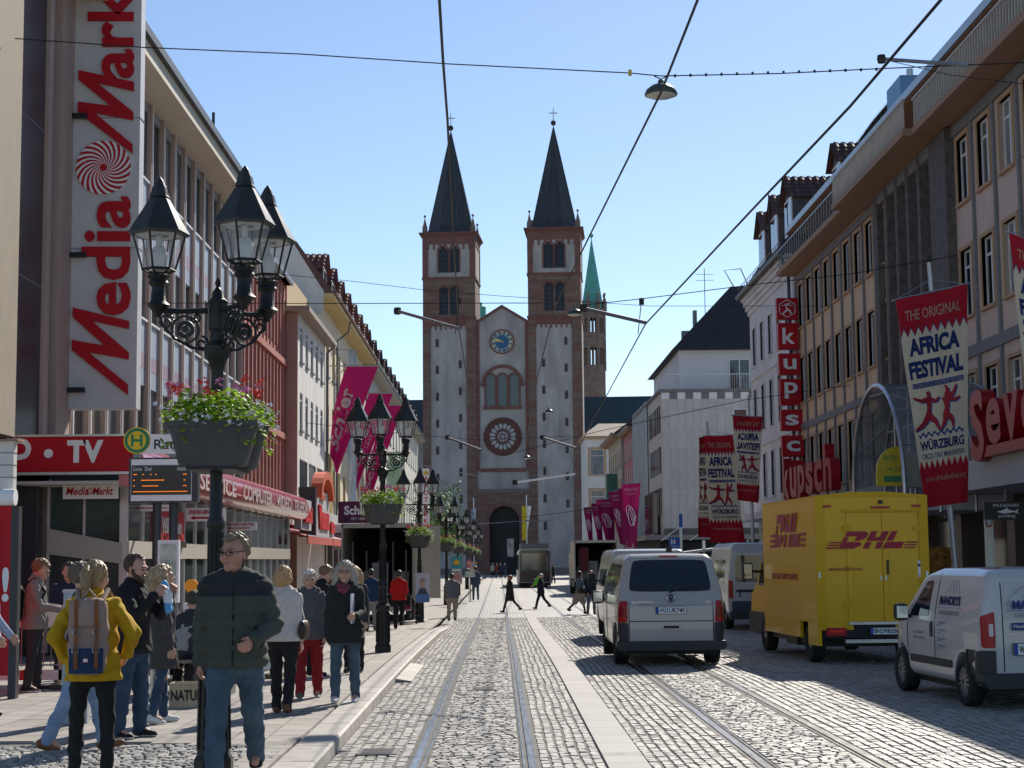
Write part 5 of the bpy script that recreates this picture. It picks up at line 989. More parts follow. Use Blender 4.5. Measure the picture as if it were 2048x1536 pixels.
# flower planters
TUB_ = M('planter_grey', (.075, .075, .078), .6, var=.2, scale=5, bump=.1); LEAF = M('geranium_leaf', (.09, .22, .015), .55, col2=(.27, .4, .03), var=.35, scale=9, island=.45, spec=.3, transl=.35)
PETW = M('white_petal', (.8, .78, .76), .7, var=.05); PETR = M('red_petal', (.7, .04, .03), .7, var=.2); PETP = M('pink_petal', (.65, .2, .38), .7, var=.2)
def flowers_mesh(seed, n, rx, ry, h, fl=110):
    rnd = random.Random(seed); lf = MB(); fw = MB()
    def pt():
        while True:
            x, y, z = rnd.uniform(-1, 1), rnd.uniform(-1, 1), rnd.uniform(0, 1)
            if x * x + y * y < 1 and z < (.35 + .65 * math.sqrt(max(0, 1 - x * x - y * y))) * rnd.uniform(.6, 1.15): return Vector((x * rx, y * ry, z * h))
    def leaf(p, s):
        a, b = rnd.uniform(0, 6.3), rnd.uniform(-.6, 1.0); e1 = Vector((math.cos(a), math.sin(a), rnd.uniform(-.4, .4))).normalized() * s; e2 = Vector((-math.sin(a) * math.cos(b), math.cos(a) * math.cos(b), math.sin(b))) * s
        lf.add([p - e1, p - e1 * .5 - e2 * .8, p + e1 * .5 - e2 * .85, p + e1, p + e1 * .5 + e2 * .8, p - e1 * .5 + e2 * .85, p + Vector((0, 0, s * .3))], [(0, 1, 6), (1, 2, 6), (2, 3, 6), (3, 4, 6), (4, 5, 6), (5, 0, 6)])
    for k in range(n): leaf(pt(), rnd.uniform(.016, .034))
    for k in range(int(n * .16)):
        a = rnd.uniform(0, 6.3); q = Vector((rx * 1.02 * math.cos(a), ry * 1.05 * math.sin(a), rnd.uniform(-.22, .12))); leaf(q, rnd.uniform(.015, .028))
    def flower(p, r, mi, n=5):
        fw.cur = mi; up = Vector((rnd.uniform(-.5, .5), rnd.uniform(-1, .2), rnd.uniform(.1, 1))).normalized(); a = up.orthogonal().normalized(); b = up.cross(a)
        for k in range(n):
            w = 2 * math.pi * k / n; d = a * math.cos(w) + b * math.sin(w); e = a * -math.sin(w) + b * math.cos(w); fw.add([p, p + d * r * .6 + e * r * .35, p + d * r + up * r * .2, p + d * r * .6 - e * r * .35], [(0, 1, 2, 3)])
    for k in range(fl):
        a = rnd.uniform(0, 6.3); rad = rnd.uniform(.75, 1.15); p = Vector((rx * rad * math.cos(a), ry * rad * math.sin(a), rnd.uniform(-.2, .9) * h * .6)); flower(p, rnd.uniform(.014, .03), 0)
    for k in range(int(fl * .11)):
        c = pt(); c.z = h * rnd.uniform(.75, 1.2); mi = 1 if rnd.random() < .65 else 2
        if rnd.random() < .5: c.x = rx * rnd.choice((-1, 1)) * rnd.uniform(.6, 1)
        for j in range(8): flower(c + Vector((rnd.gauss(0, .02), rnd.gauss(0, .02), rnd.gauss(0, .016))), .02, mi)
    return lf.mesh('foliage', LEAF, fix=False), fw.mesh('blossoms', [PETW, PETR, PETP], fix=False)
def tub_mesh(rx, ry, h):
    mb = MB()
    def ring(z, f): return [Vector((rx * f * (abs(math.cos(w)) ** .6) * math.copysign(1, math.cos(w)), ry * f * (abs(math.sin(w)) ** .6) * math.copysign(1, math.sin(w)), z)) for w in [2 * math.pi * k / 28 for k in range(28)]]
    rs = [ring(0, .7), ring(.02, .76), ring(h - .05, .97), ring(h - .05, 1.02), ring(h, 1.03), ring(h, .96), ring(h - .04, .95)]; vs = [v for r_ in rs for v in r_]
    fs = [tuple(range(28))[::-1], tuple(range(6 * 28, 7 * 28))] + [(i * 28 + k, i * 28 + (k + 1) % 28, (i + 1) * 28 + (k + 1) % 28, (i + 1) * 28 + k) for i in range(6) for k in range(28)]
    mb.add(vs, fs); return mb.mesh('tub', TUB_, smooth=True, angle=40)
TUBM = tub_mesh(.37, .2, .37); FM = [flowers_mesh(3, 620, .42, .28, .3, 120), flowers_mesh(5, 620, .42, .28, .3, 120)]
def planter(loc, lab, k):
    t = thing('flower_planter', lab, 'flower planter', loc, group='planters hung on the street lamps')
    for i, dy in enumerate((-.27, .27)):
        b = obj('tub', TUBM, t, (0, dy, 0)); tag(obj('foliage', FM[(k + i) % 2][0], b, (0, 0, .36)), kind='stuff'); tag(obj('blossoms', FM[(k + i) % 2][1], b, (0, 0, .36)), kind='stuff')
    MB().box(-.2, .2, -.4, .4, -.03, .0).build('bracket', IRON, t); return t
LZ = PAVE; l1 = Vector((at(432, 1000, 14.1).x, 14.1, LZ))
lamp = make_lamp([(183, .5), (305, .5), (42, .5)], 'nearest candelabra street lamp with three lanterns left of the walking man', l1)
planter(l1 + Vector((.02, 0, 2.52)), 'nearest grey flower planter with red and white blossoms', 0)
lamp2 = make_lamp([(172, .5), (268, .5), (10, .46)], 'second candelabra street lamp in front of the open truck', (at(766, 1290, 33).x, 33, PAVE + gz(33)))
planter((lamp2.location.x, 33, lamp2.location.z + 2.5), 'second flower planter, above the open truck', 1)
ORDL = ['third', 'fourth', 'fifth', 'sixth', 'seventh', 'eighth']
_lab_cmap = {}
for c in COL.objects: _lab_cmap.setdefault(c.parent, []).append(c)
LAMPPOS = [(839, 54, 172), (893, 76, 40), (916, 96, 5), (934, 117, 20), (945, 139, 10), (953, 160, 0)]
for i, (px, Y, rot) in enumerate(LAMPPOS):
    c = copy_tree(lamp2, None, _lab_cmap); x = at(px, 1150, Y).x; c.location = (x, Y, PAVE * (1 if Y < 50 else .2) + gz(Y)); c.rotation_euler.z = R(rot - 172 if i else 8); c['label'] = '%s candelabra street lamp along the left kerb, counting from the front' % ORDL[i]
    q = planter((x, Y, c.location.z + 2.5), '%s flower planter along the left kerb, counting from the front' % ORDL[i], i)
# --- festival banners
CLO = M('banner_cream', (.66, .58, .42), .8, var=.1, scale=2, transl=.45); BRED = M('banner_red', (.45, .012, .03), .75, var=.12, transl=.4); BBLU = M('banner_blue', (.02, .05, .2), .75); BDR = M('banner_dark_red', (.3, .01, .02), .75)
def festival(tl, tr, bl, br, Y, lab, mirror=False, pole=None, dy=0.0):
    A, B, Cc, D = at(*tl, Y), at(*tr, Y + dy), at(*bl, Y), at(*br, Y + dy); t = thing('festival_banner', lab, 'banner', A, group='cream festival banners')
    nrm = (B - A).cross(Cc - A).normalized()
    if nrm.y > 0: nrm = -nrm
    def fn(u, v, off=0.0):
        p = A.lerp(B, u).lerp(Cc.lerp(D, u), v); w = .05 * math.sin(u * 6.5 + v * 2 + 1) * (.3 + v) + .02 * math.sin(v * 14 + u * 9)
        return p + nrm * (w + off) - A
    mb = MB(); mb.grid(18, 44, fn); mb.build('cloth', CLO, t, smooth=True, angle=180, fix=False)
    zz = lambda u: .02 * (abs((u * 9) % 1 - .5) * 4 - 1)
    for nm, f0, f1, mt in (('top_band', lambda u: 0, lambda u: .165 + zz(u), BRED), ('bottom_band', lambda u: .8 + zz(u), lambda u: 1.0, BRED), ('wave_line', lambda u: .655 + zz(u) * .5, lambda u: .668 + zz(u) * .5, BBLU), ('word_bar', lambda u: .415, lambda u: .44, BBLU), ('band_edge', lambda u: .163 + zz(u), lambda u: .172 + zz(u), BBLU)):
        a0, a1 = (.08, .92) if nm in ('wave_line', 'word_bar') else (0, 1); mb = MB(); mb.grid(72, 6 if 'band' in nm else 1, lambda u, v: fn(a0 + (a1 - a0) * u, f0(a0 + (a1 - a0) * u) * (1 - v) + f1(a0 + (a1 - a0) * u) * v, .006)); mb.build(nm, mt, t, smooth=True, angle=180, fix=False)
    W_ = lambda s_, mt, u0, u1, v0, v1, bold=.02: text(s_, mt, t, (0, 0, 0), (1, 0, 0), (0, 0, 1), h=1, w=1, bold=bold, ext=0, warp=lambda p: fn((lambda q: 1 - q if mirror else q)(u0 + (u1 - u0) * p.x), v0 + (v1 - v0) * p.z, .012))
    W_('THE ORIGINAL', CLO, .1, .9, .115, .065, .01); W_('AFRICA', BBLU, .1, .88, .285, .2, .05); W_('FESTIVAL', BBLU, .06, .92, .395, .31, .05); W_('INTERNATIONAL AFRO MUSIC FESTIVAL', CLO, .1, .9, .437, .419, .0); W_('WÜRZBURG', BBLU, .08, .92, .735, .68, .04); W_('CIRCUS TENT MAINWIESEN', BBLU, .1, .92, .775, .75, .01); W_('www.afrikafestival.org', CLO, .1, .94, .89, .855, .0)
    fig = MB()                                        # two dancing figures
    def stroke(pts, w):
        for (u0, v0, a), (u1, v1, b) in zip([(*p, w_) for p, w_ in zip(pts, w)], [(*p, w_) for p, w_ in zip(pts[1:], w[1:])]):
            du, dv = (u1 - u0), (v1 - v0) * 2.75; l = math.hypot(du, dv) or 1; nu, nv = -dv / l, du / l / 2.75
            for k in range(3):
                q0, q1 = k / 3, (k + 1) / 3; m = lambda q, s_: fn((lambda z: 1 - z if mirror else z)(u0 + (u1 - u0) * q + nu * (a + (b - a) * q) * s_), v0 + (v1 - v0) * q + nv * (a + (b - a) * q) * s_, fo)
                fig.quad(m(q0, -1), m(q0, 1), m(q1, 1), m(q1, -1))
    for fo, mi, sh in ((.009, 1, .02), (.013, 0, 0)):
        fig.cur = mi
        sk = lambda pts: [(u + sh, v + sh * .35) for u, v in pts]
        stroke(sk([(.33, .46), (.335, .485)]), [.03, .03]); stroke(sk([(.33, .49), (.33, .54), (.30, .58)]), [.05, .035, .05]); stroke(sk([(.3, .575), (.2, .61), (.02, .635)]), [.05, .035, .012]); stroke(sk([(.32, .575), (.42, .6), (.48, .65)]), [.05, .035, .012]); stroke(sk([(.32, .495), (.2, .5), (.05, .48)]), [.03, .02, .012]); stroke(sk([(.35, .495), (.45, .51), (.52, .495)]), [.03, .02, .012])
        stroke(sk([(.64, .5), (.66, .47), (.62, .445)]), [.05, .03, .01]); stroke(sk([(.66, .5), (.74, .49), (.8, .45)]), [.04, .025, .01]); stroke(sk([(.62, .5), (.63, .55), (.6, .585)]), [.06, .03, .045]); stroke(sk([(.6, .58), (.7, .6), (.72, .645)]), [.045, .035, .012]); stroke(sk([(.6, .58), (.58, .61), (.5, .65)]), [.045, .03, .012]); stroke(sk([(.66, .51), (.76, .52), (.85, .51)]), [.03, .02, .01])
    fig.build('dancing_figures', [BDR, BBLU], t, fix=False)
    mb = MB(); mb.tube([Vector((0, 0, 0)) - (B - A) * .04, B - A + (B - A) * .04], .022, 6); mb.build('crossbar', STEEL, t)
    if pole:
        pb, ptop = gat(*pole[0], PAVE) if len(pole[0]) == 2 else at(*pole[0]), at(*pole[1], Y); pb = at(pole[0][0], pole[0][1], Y + .15); ptop = at(pole[1][0], pole[1][1], Y + .15); d = (pb - ptop).normalized(); pb2 = ptop + d * ((ptop.z - gz(Y) - .02) / -d.z)
        mb = MB(); mb.tube([pb2 - A, ptop - A], [.065, .045], 10); mb.build('pole', M('pale_pole', (.45, .46, .48), .4, metal=.4, var=.1), t, smooth=True); mid = (A + B) / 2 - A; up = ptop - A - (ptop - pb).normalized() * .35
        mb = MB(); mb.tube([Vector((0, 0, 0)), up], .008, 4); mb.tube([B - A, up], .008, 4); mb.build('stay_wire', STEEL, t)
    return t
festival((1790, 600), (1934, 568), (1850, 1016), (1936, 1004), 33, 'large cream festival banner on a leaning pole above the white city van', pole=((1908, 1110), (1858, 525)))
festival((2017, 466), (2150, 520), (2060, 880), (2150, 890), 27, 'corner of a festival banner at the right edge of the picture', pole=((2150, 1000), (2090, 420)))
festival((1409, 872), (1466, 870), (1421, 1085), (1490, 1085), 64.2, 'cream festival banner over the grey van facing the street', pole=((1440, 1085), (1413, 843)), dy=-.5)
festival((1397, 876), (1412, 872), (1395, 1074), (1421, 1075), 65.6, 'narrow foreshortened festival banner left of the wider one', dy=.3)
festival((1465, 831), (1525, 834), (1475, 1000), (1517, 1006), 58, 'festival banner seen from the back with mirrored lettering', mirror=True, pole=((1506, 1090), (1497, 790)))
# --- magenta concert banners on the right
SWIRL = M('banner_swirl', (.7, .6, .7), .7)
for i, (x0, x1, yt, xb, yb, Y, w_) in enumerate(((1243, 1281, 969, 1254, 1094, 92, 'largest'), (1237, 1252, 978, 1245, 1090, 100, 'second')  , (1217, 1242, 984, 1240, 1088, 108, 'third'), (1192, 1228, 1000, 1212, 1083, 118, 'fourth'), (1182, 1202, 1008, 1196, 1083, 128, 'fifth'), (1167, 1183, 1016, 1178, 1085, 138, 'farthest'))):
    A, B, Cb = at(x0, yt, Y), at(x1, yt - 2, Y), at(xb, yb, Y); t = thing('concert_banner', '%s magenta concert banner with white swirl on the right, counting from the front' % w_, 'banner', A, group='magenta concert banners'); wb = (B - A).length * .5
    fn = lambda u, v, off=0: (A.lerp(B, u).lerp(Cb + Vector((wb * u, 0, 0)), v) + Vector((0, .12 * math.sin(u * 5 + v * 4) - off, 0)) - A)
    mb = MB(); mb.grid(8, 20, fn); mb.build('cloth', MAG, t, smooth=True, angle=180, fix=False); mb = MB(); mb.tube([(-.05, 0, .02), B - A + Vector((.05, 0, .02))], .02, 5); mb.build('crossbar', STEEL, t)
    mb = MB(); q = (B - A) * .55; mb.tube([q + Vector((0, .1, .1)), Vector((q.x, .1, gz(Y) - A.z))], .03, 6); mb.build('pole', STEEL, t)
    if i != 1:
        mb = MB()
        for ph, r_ in ((0, .3), (2.2, .36), (4.2, .25)):
            pts = [fn(.5 + r_ * math.cos(ph + k * .35) * (1 - k * .03), .5 + .16 * math.sin(ph * 1.3 + k * .35), .04) for k in range(13)]; mb.tube(pts, .025, 4)
        mb.build('swirl', SWIRL, t); text('MOZARTFEST', SWIRL, t, (0, 0, 0), (1, 0, 0), (0, 0, 1), h=1, w=1, ext=0, warp=lambda p: fn(.12 + .76 * p.x, .11 - .045 * p.z, .03)); text('WÜRZBURG', SWIRL, t, (0, 0, 0), (1, 0, 0), (0, 0, 1), h=1, w=1, ext=0, warp=lambda p: fn(.2 + .6 * p.x, .17 - .035 * p.z, .03))
# --- overhead wires
CAB = M('wire_black', (.015, .015, .016), .5)
def wire(lab, pts, r, world=None, mat=None, name='overhead_wire', extra=None):
    P_ = world or [at(*p) for p in pts]; t = thing(name, lab, 'wire', P_[0]); mb = MB(); mb.tube([p - P_[0] for p in P_], r, 6); mb.build('cable', mat or CAB, t); return t
def cy(py, zr=3.85): return zr * FPX / (1118 - py)
wire('black tram contact wire running up the middle left of the spires', [(877, -30, cy(-30)), (886, 120, cy(120)), (895, 240, cy(240)), (907, 480, cy(480)), (918, 657, cy(657)), (945, 830, cy(830)), (968, 985, cy(985))], .011)
wire('black tram contact wire crossing from top centre down past the right tower', [(1407, -30, cy(-30)), (1322, 185, cy(185)), (1180, 470, cy(470)), (1110, 612, cy(612)), (1075, 755, cy(755)), (1040, 960, cy(960))], .011)
wire('black tram contact wire falling from the top right to the cantilever', [(1907, -30, cy(-30)), (1700, 213, cy(213)), (1500, 424, cy(424)), (1291, 648, cy(648)), (1165, 880, cy(880)), (1110, 1000, cy(1000))], .013)
w_ = wire('span wire carrying the hanging lamp across the street', [(30, 77, 30), (290, 95, 30), (600, 108, 30), (900, 128, 30), (1260, 146, 30), (1322, 152, 30), (1560, 147, 30), (1765, 137, 30), (2080, 124, 30)], .011)
mb = MB(); p = at(1260, 146, 30) - w_.location; mb.box(p.x - .03, p.x + .03, p.y - .02, p.y + .02, p.z - .05, p.z + .06); mb.build('yellow_tag', M('sign_yellow'), w_)
mb = MB()
for k in range(14): q = at(1350 + k * 31, 151 - k * 1.0, 30) - w_.location; mb.box(q.x - .02, q.x + .02, q.y - .015, q.y + .015, q.z - .03, q.z + .02)
mb.build('cable_clip', CAB, w_)
wire('second span wire at the height of the lower belfry', [(0, 600, 38), (300, 606, 38), (620, 607, 38), (1085, 606, 38)], .01); wire('third span wire rising to the right roofs', [(1170, 610, 44), (1280, 598, 44), (1500, 570, 44), (1700, 548, 44), (1990, 498, 44)], .012)
wire('thin feeder wire from the dormers to the left tower', [(470, 540, 60), (700, 562, 60), (850, 580, 60), (1000, 592, 60), (1300, 612, 60), (1660, 612, 60)], .01); wire('low span wire crossing in front of the rose window', [(560, 840, 75), (850, 872, 75), (960, 880, 75), (1150, 872, 75)], .012); wire('low sloping span wire from the lanterns to a light bar', [(845, 930, 95), (950, 951, 95), (1030, 965, 95)], .02, mat=STEEL)
wire('span wire ending at the right facade below the vault', [(1030, 905, 58), (1200, 862, 58), (1490, 800, 58), (1740, 765, 58)], .012); wire('far span wires above the tram', [(955, 1048, 130), (1030, 1043, 130), (1110, 1040, 130)], .03, mat=STEEL); wire('distant span wire low over the portal', [(925, 1020, 120), (990, 1040, 120), (1090, 1030, 120), (1180, 1018, 120)], .02)
wire('thin wire from the beige wall to the right edge', [(1772, 120, 26), (1900, 150, 26), (2080, 172, 26)], .006)
for lab, pts, r, mt in (('pale light bar projecting from the right roofs', [(1763, 118, 25), (1935, 130, 25)], .03, STEEL), ('pale light bar hanging over the street before the portal', [(1030, 965, 95), (1150, 948, 95)], .07, WHITE), ('dark cantilever arm left of the cathedral tower', [(795, 622, 30), (918, 657, 27.5)], .03, GREYM), ('dark cantilever arm right of the green spire', [(1168, 617, 29), (1290, 645, 27.5)], .035, GREYM), ('small cantilever arm before the left slit windows', [(895, 875, 52), (962, 900, 50)], .035, GREYM), ('small cantilever arm before the right tower quoins', [(1085, 875, 52), (1152, 896, 50)], .035, GREYM)):
    t = wire(lab, pts, r, mat=mt, name='cantilever_arm'); mb = MB(); p = at(*pts[0]) - t.location; mb.lathe([(r * 2, p.z - r * 2), (r * 2.4, p.z), (r * 2, p.z + r * 2)], 8, (p.x, p.y, 0)); mb.build('insulator', BLACK, t); t['category'] = 'arm'
for lab, (px, py, Y) in (('hanger wires joining cantilever and contact wire on the right', (1283, 600, 28)), ('hanger wires joining cantilever and contact wire on the left', (918, 600, 28))):
    t = thing('wire_hanger', lab, 'wire', at(px, py, Y)); mb = MB(); q = at(px - 7, py + 68, Y) - t.location; mb.tube([(0, 0, 0), q], .008, 5); mb.build('drop_wire', CAB, t); mb = MB(); mb.box(-.04, .04, -.03, .03, -.08, .03); mb.build('clamp', CAB, t)
for i, (px, py, Y, lab) in enumerate(((1322, 184, 30, 'large dark hanging street light above the right tower'), (1150, 626, 62, 'hanging street light in front of the right belfry'), (1098, 823, 105, 'small hanging street light beside the rose window'), (1054, 915, 130, 'farthest tiny hanging street light'))):
    p = at(px, py, Y); t = thing('hanging_light', lab, 'street light', p, group='suspended street lights'); mb = MB(); mb.lathe([(.3, -.06), (.305, -.04), (.27, .04), (.17, .12), (.06, .15), (.05, .22), (.02, .24)], 20); mb.build('shade', M('lamp_shade_green', (.06, .075, .07), .35, var=.15, metal=.3), t, smooth=True); mb = MB(); mb.lathe([(.28, -.065), (.2, -.1), (.02, -.12)], 20); mb.build('lens', M('lamp_lens', (.6, .62, .6), .3), t, smooth=True); mb = MB(); mb.tube([(-.12, 0, .3), (0, 0, .24), (.12, 0, .3)], .012, 5); mb.build('hook', CAB, t)
# --- tram stop: departure board, stop sign
DS = thing('departure_board', 'electronic departure board with orange text on dark poles beside the stop sign', 'display', (at(330, 1000, 28).x, 28, PAVE + gz(28))); a = at(260, 916, 28) - DS.location; b = at(397, 1005, 28) - DS.location
MB().box(a.x, b.x, -.08, .12, b.z, a.z).build('casing', M('charcoal_metal', (.05, .052, .058), .45, metal=.3), DS); MB().box(a.x + .04, b.x - .1, -.09, -.08, b.z + .03, a.z - .03).build('bezel', SIGNW, DS); MB().box(a.x + .05, b.x - .11, -.1, -.09, b.z + .13, a.z - .13).build('screen', M('screen_dark', (.025, .022, .02), .25, var=.1), DS)
AMB = M('amber_led', (1, .22, .01), .5, var=0, emit=.7); w = b.x - a.x
for r_, segs in enumerate((((.08, .06), (.22, .05), (.34, .03), (.42, .05), (.86, .07)), ((.08, .03), (.2, .35), (.87, .04)), ((.08, .05), (.22, .25), (.86, .06)), ((.08, .34), (.45, .46)))):
    mb = MB(); z = a.z - .29 - r_ * .095
    for u, l in segs:
        n = max(1, int(l * w / .03))
        for k in range(n): mb.box(a.x + u * w * .92 + k * .03, a.x + u * w * .92 + k * .03 + .022, -.104, -.1, z, z + .013)
    mb.build('text_row', AMB, DS)
text('Linie  Ziel', SIGNW, DS, (a.x + .08, -.1, a.z - .22), (1, 0, 0), (0, 0, 1), h=.06, w=.3, ext=.003); text('Abfahrt', SIGNW, DS, (b.x - .35, -.1, a.z - .22), (1, 0, 0), (0, 0, 1), h=.055, w=.2, ext=.003)
for px in (312, 345): x = at(px, 1100, 28).x - DS.location.x; MB().tube([(x, .05, 0), (x, .05, b.z)], .075, 12).build('pole', M('anthracite_pole', (.05, .055, .065), .45, metal=.3), DS, smooth=True)
HS = thing('stop_sign', 'round yellow and green tram stop sign with letter H above the board', 'sign', at(274, 881, 27.9)); gm = M('stop_green', (.01, .2, .09), .45); ym = M('stop_yellow', (.72, .5, .02), .45)
for r_, d, mt, nm in ((.225, 0, ym, 'rim'), (.205, .006, gm, 'ring'), (.155, .012, ym, 'disc')): mb = MB(); mb.prism([(r_ * math.cos(t), -d, r_ * math.sin(t)) for t in [k * math.pi / 20 for k in range(40)]], (0, .02 if d == 0 else .006, 0)); mb.build(nm, mt, HS)
MB().box(-.095, -.055, -.018, -.012, -.1, .1).build('letter_bar', gm, HS); MB().box(.055, .095, -.018, -.012, -.1, .1).build('letter_bar', gm, HS); MB().box(-.055, .055, -.018, -.012, -.02, .02).build('letter_bar', gm, HS); MB().box(-.06, .06, -.005, .02, -.29, -.225).build('bracket', GREYM, HS)
NS = thing('stop_name_sign', 'white stop name sign half hidden behind the flower planter', 'sign', at(302, 908, 27.9)); w = at(420, 908, 27.9).x - NS.location.x; h = .33; MB().box(-.25, w, 0, .04, 0, h).build('board', SIGNW, NS); text('Rathaus', M('black_letter', (.02, .02, .02), .5), NS, (.05, -.004, .08), (1, 0, 0), (0, 0, 1), h=.16, w=.8, bold=.01, ext=.003); MB().box(.3, .7, .0, .05, -.06, 0).build('bracket', GREYM, NS)
# --- kiosk at the left edge
KI = thing('kiosk', 'white panelled kiosk roof with rounded awning and red advert at left edge', 'kiosk', (-6.5, 22, PAVE)); a = at(28, 882, 22) - KI.location; b = at(28, 980, 22) - KI.location
MB().box(-3, a.x, 0, .15, b.z, a.z).build('roof_box', M('kiosk_white', (.62, .6, .56), .5, var=.08), KI)
for k in (1, 2, 3): MB().box(-3, a.x + .004, -.006, .15, b.z + (a.z - b.z) * k / 4, b.z + (a.z - b.z) * k / 4 + .012).build('panel_gap', GREYM, KI)
MB().tube([(-3, -.15, b.z - .1), (at(38, 990, 22).x - KI.location.x, -.15, b.z - .1)], .11, 14).build('awning_roll', WHITE, KI, smooth=True); MB().box(-3, a.x + .08, -.1, .2, a.z, a.z + .02).build('roof_edge', BROWNS, KI)
c = at(36, 1012, 22) - KI.location; MB().box(-2.6, c.x - .1, .05, .2, .3, c.z).build('advert', RED, KI); MB().box(c.x - .1, c.x, .05, .2, 0, c.z).build('corner_post', M('charcoal_metal', (.05, .052, .058), .45, metal=.3), KI); MB().box(-2.6, c.x - .26, .0, .05, .3, c.z - .2).build('poster', M('poster_blue', (.1, .2, .4), .5, var=.2), KI); text('!', SIGNW, KI, (c.x - .2, .045, 1.25), (1, 0, 0), (0, 0, 1), h=.45, w=.09, bold=.03, ext=.004)
# --- showcase, barriers, stele, bench, crate
SCs = thing('showcase', 'glass display case with pale frame behind the blonde woman', 'showcase', (at(333, 1200, 27).x, 27, PAVE)); MB().box(-.17, .17, .1, .22, 1.1, 2.1).build('frame', SIGNW, SCs); MB().box(-.13, .13, .085, .1, 1.16, 2.04).build('pane', M('showcase_glass', (.2, .27, .25), .1, col2=(.5, .55, .5), var=.3, scale=3), SCs); MB().box(-.15, -.1, .12, .2, 0, 1.1).build('post', GREYM, SCs); MB().box(.1, .15, .12, .2, 0, 1.1).build('post', GREYM, SCs)
WB = M('barrier_white', (.7, .7, .68), .5, var=.08); BR = M('barrier_red', (.45, .02, .02), .5, var=.1)
def barrier(X, Y, w, lab, solid=False):
    t = thing('site_barrier', lab, 'barrier', (X, Y, PAVE), 0, 'red and white site barriers')
    for z, h in ((.85, .25), (.12, .14)):
        n = max(2, round(w / .28))
        for k in range(n): MB().box(w * k / n, w * (k + 1) / n, 0, .03, z, z + h).build('board', BR if k % 2 else WB, t)
    for x in (0, w - .04): MB().box(x, x + .04, .0, .04, .02, 1.12).build('post', STEEL, t)
    if solid:
        for k in range(3):
            x = w * (k + .5) / 3; mb = MB(); mb.prism([(x - .14, 0.01, .3), (x - .04, .01, .3), (x + .16, .01, .8), (x + .06, .01, .8)], (0, .025, 0)); mb.build('diagonal_rib', WB, t)
        MB().box(0, w, .012, .03, .28, .34).build('rail', WB, t); MB().box(0, w, .012, .03, .76, .84).build('rail', WB, t)
    else:
        for k in range(14): x = .05 + (w - .1) * k / 13; MB().tube([(x, .02, .3), (x, .02, .84)], .008, 5).build('bar', STEEL, t)
        MB().tube([(0, .02, .33), (w, .02, .33)], .012, 5).build('rail', STEEL, t)
    MB().box(-.1, .15, -.25, .3, 0, .06).build('foot', M('rubber_foot', (.1, .085, .06), .8, var=.2), t); MB().box(w - .15, w + .1, -.25, .3, 0, .061).build('foot', M('rubber_foot'), t)
barrier(-7.6, 23.8, 1.45, 'mesh site barrier with red white boards left of the grey jacket man'); barrier(-6.05, 24.6, 1.3, 'plastic site barrier with diagonal ribs between grey jacket and yellow coat', True); barrier(-4.7, 25.6, 1.3, 'site barrier behind the bearded man', True); barrier(-5.2, 28.6, 1.2, 'mesh site barrier under the warning lamp')
WL = thing('warning_lamp', 'round orange warning lamp on a barrier post beside the walking man', 'lamp', (at(383, 1172, 25).x, 25, PAVE)); z = at(383, 1172, 25).z - PAVE; mb = MB(); mb.prism([(.1 * math.cos(t), -.03, z + .1 * math.sin(t)) for t in [k * math.pi / 12 for k in range(24)]], (0, .06, 0)); mb.build('lens', M('orange_lens', (.85, .3, .01), .25, var=.1), WL); MB().box(-.05, .05, -.05, .05, z - .2, z - .1).build('socket', M('orange_lens'), WL); MB().box(-.025, .025, -.025, .025, 0, z - .2).build('post', STEEL, WL)
SB = thing('litter_bin', 'grey box shaped bin with pale lid behind the walking man', 'bin', (at(398, 1280, 23.5).x, 23.5, PAVE)); MB().box(-.17, .17, -.17, .17, .05, 1.1).build('body', M('bin_grey', (.2, .22, .22), .5, var=.1), SB); MB().box(-.19, .19, -.19, .19, 1.1, 1.18).build('lid', SIGNW, SB)
ST = thing('info_stele', 'tall plain grey stele behind the woman in yellow', 'stele', (at(148, 1450, 18.6).x, 18.6, PAVE)); MB().box(-.14, .14, 0, .12, 0, 1.42).build('slab', M('stele_grey', (.36, .38, .42), .45, var=.06), ST); MB().box(-.15, .15, -.01, .13, 1.42, 1.45).build('cap', GPAN, ST)
BR_ = thing('bike_rack', 'bent steel bicycle rack between the standing group', 'bike rack', (at(240, 1445, 20).x, 20, PAVE)); mb = MB(); mb.tube([(0, 0, 0), (0, 0, .6), (.05, .1, .72), (.12, .3, .76), (.2, .5, .72), (.25, .6, .6), (.25, .6, 0)], .03, 8); mb.build('hoop', STEEL, BR_, smooth=True); MB().box(-.1, .1, -.1, .1, 0, .02).build('base_plate', STEEL, BR_)
CRT = thing('wooden_crate', 'small wooden crate with black stencilled letters beside the lamp base', 'crate', (at(338, 1408, 20.5).x, 20.5, PAVE)); WOOD = M('crate_wood', (.4, .33, .23), .75, var=.2, scale=6, stretch=(1, 6, 1))
for z in (.0, .1, .2): MB().box(0, .42, 0, .015, z, z + .09).build('plank', WOOD, CRT); MB().box(0, .42, .3, .315, z, z + .09).build('plank', WOOD, CRT)
for x in (0, .405): MB().box(x, x + .015, .015, .3, 0, .29).build('end_board', WOOD, CRT)
MB().box(.015, .405, .015, .3, 0, .02).build('bottom_board', WOOD, CRT); text('NATUR', M('black_letter'), CRT, (.02, -.003, .08), (1, 0, 0), (0, 0, 1), h=.13, w=.39, bold=.03, ext=.003)
BN = thing('bench', 'grey bench with slatted seat under the sitting people', 'bench', (at(345, 1380, 22.3).x, 22.3, PAVE))
for k in range(4): MB().box(-.7, .9, k * .12, k * .12 + .1, .42, .46).build('slat', M('bench_wood', (.22, .18, .14), .7, var=.15), BN)
for x in (-.5, .7): MB().box(x, x + .06, .02, .44, 0, .42).build('leg', GREYM, BN)
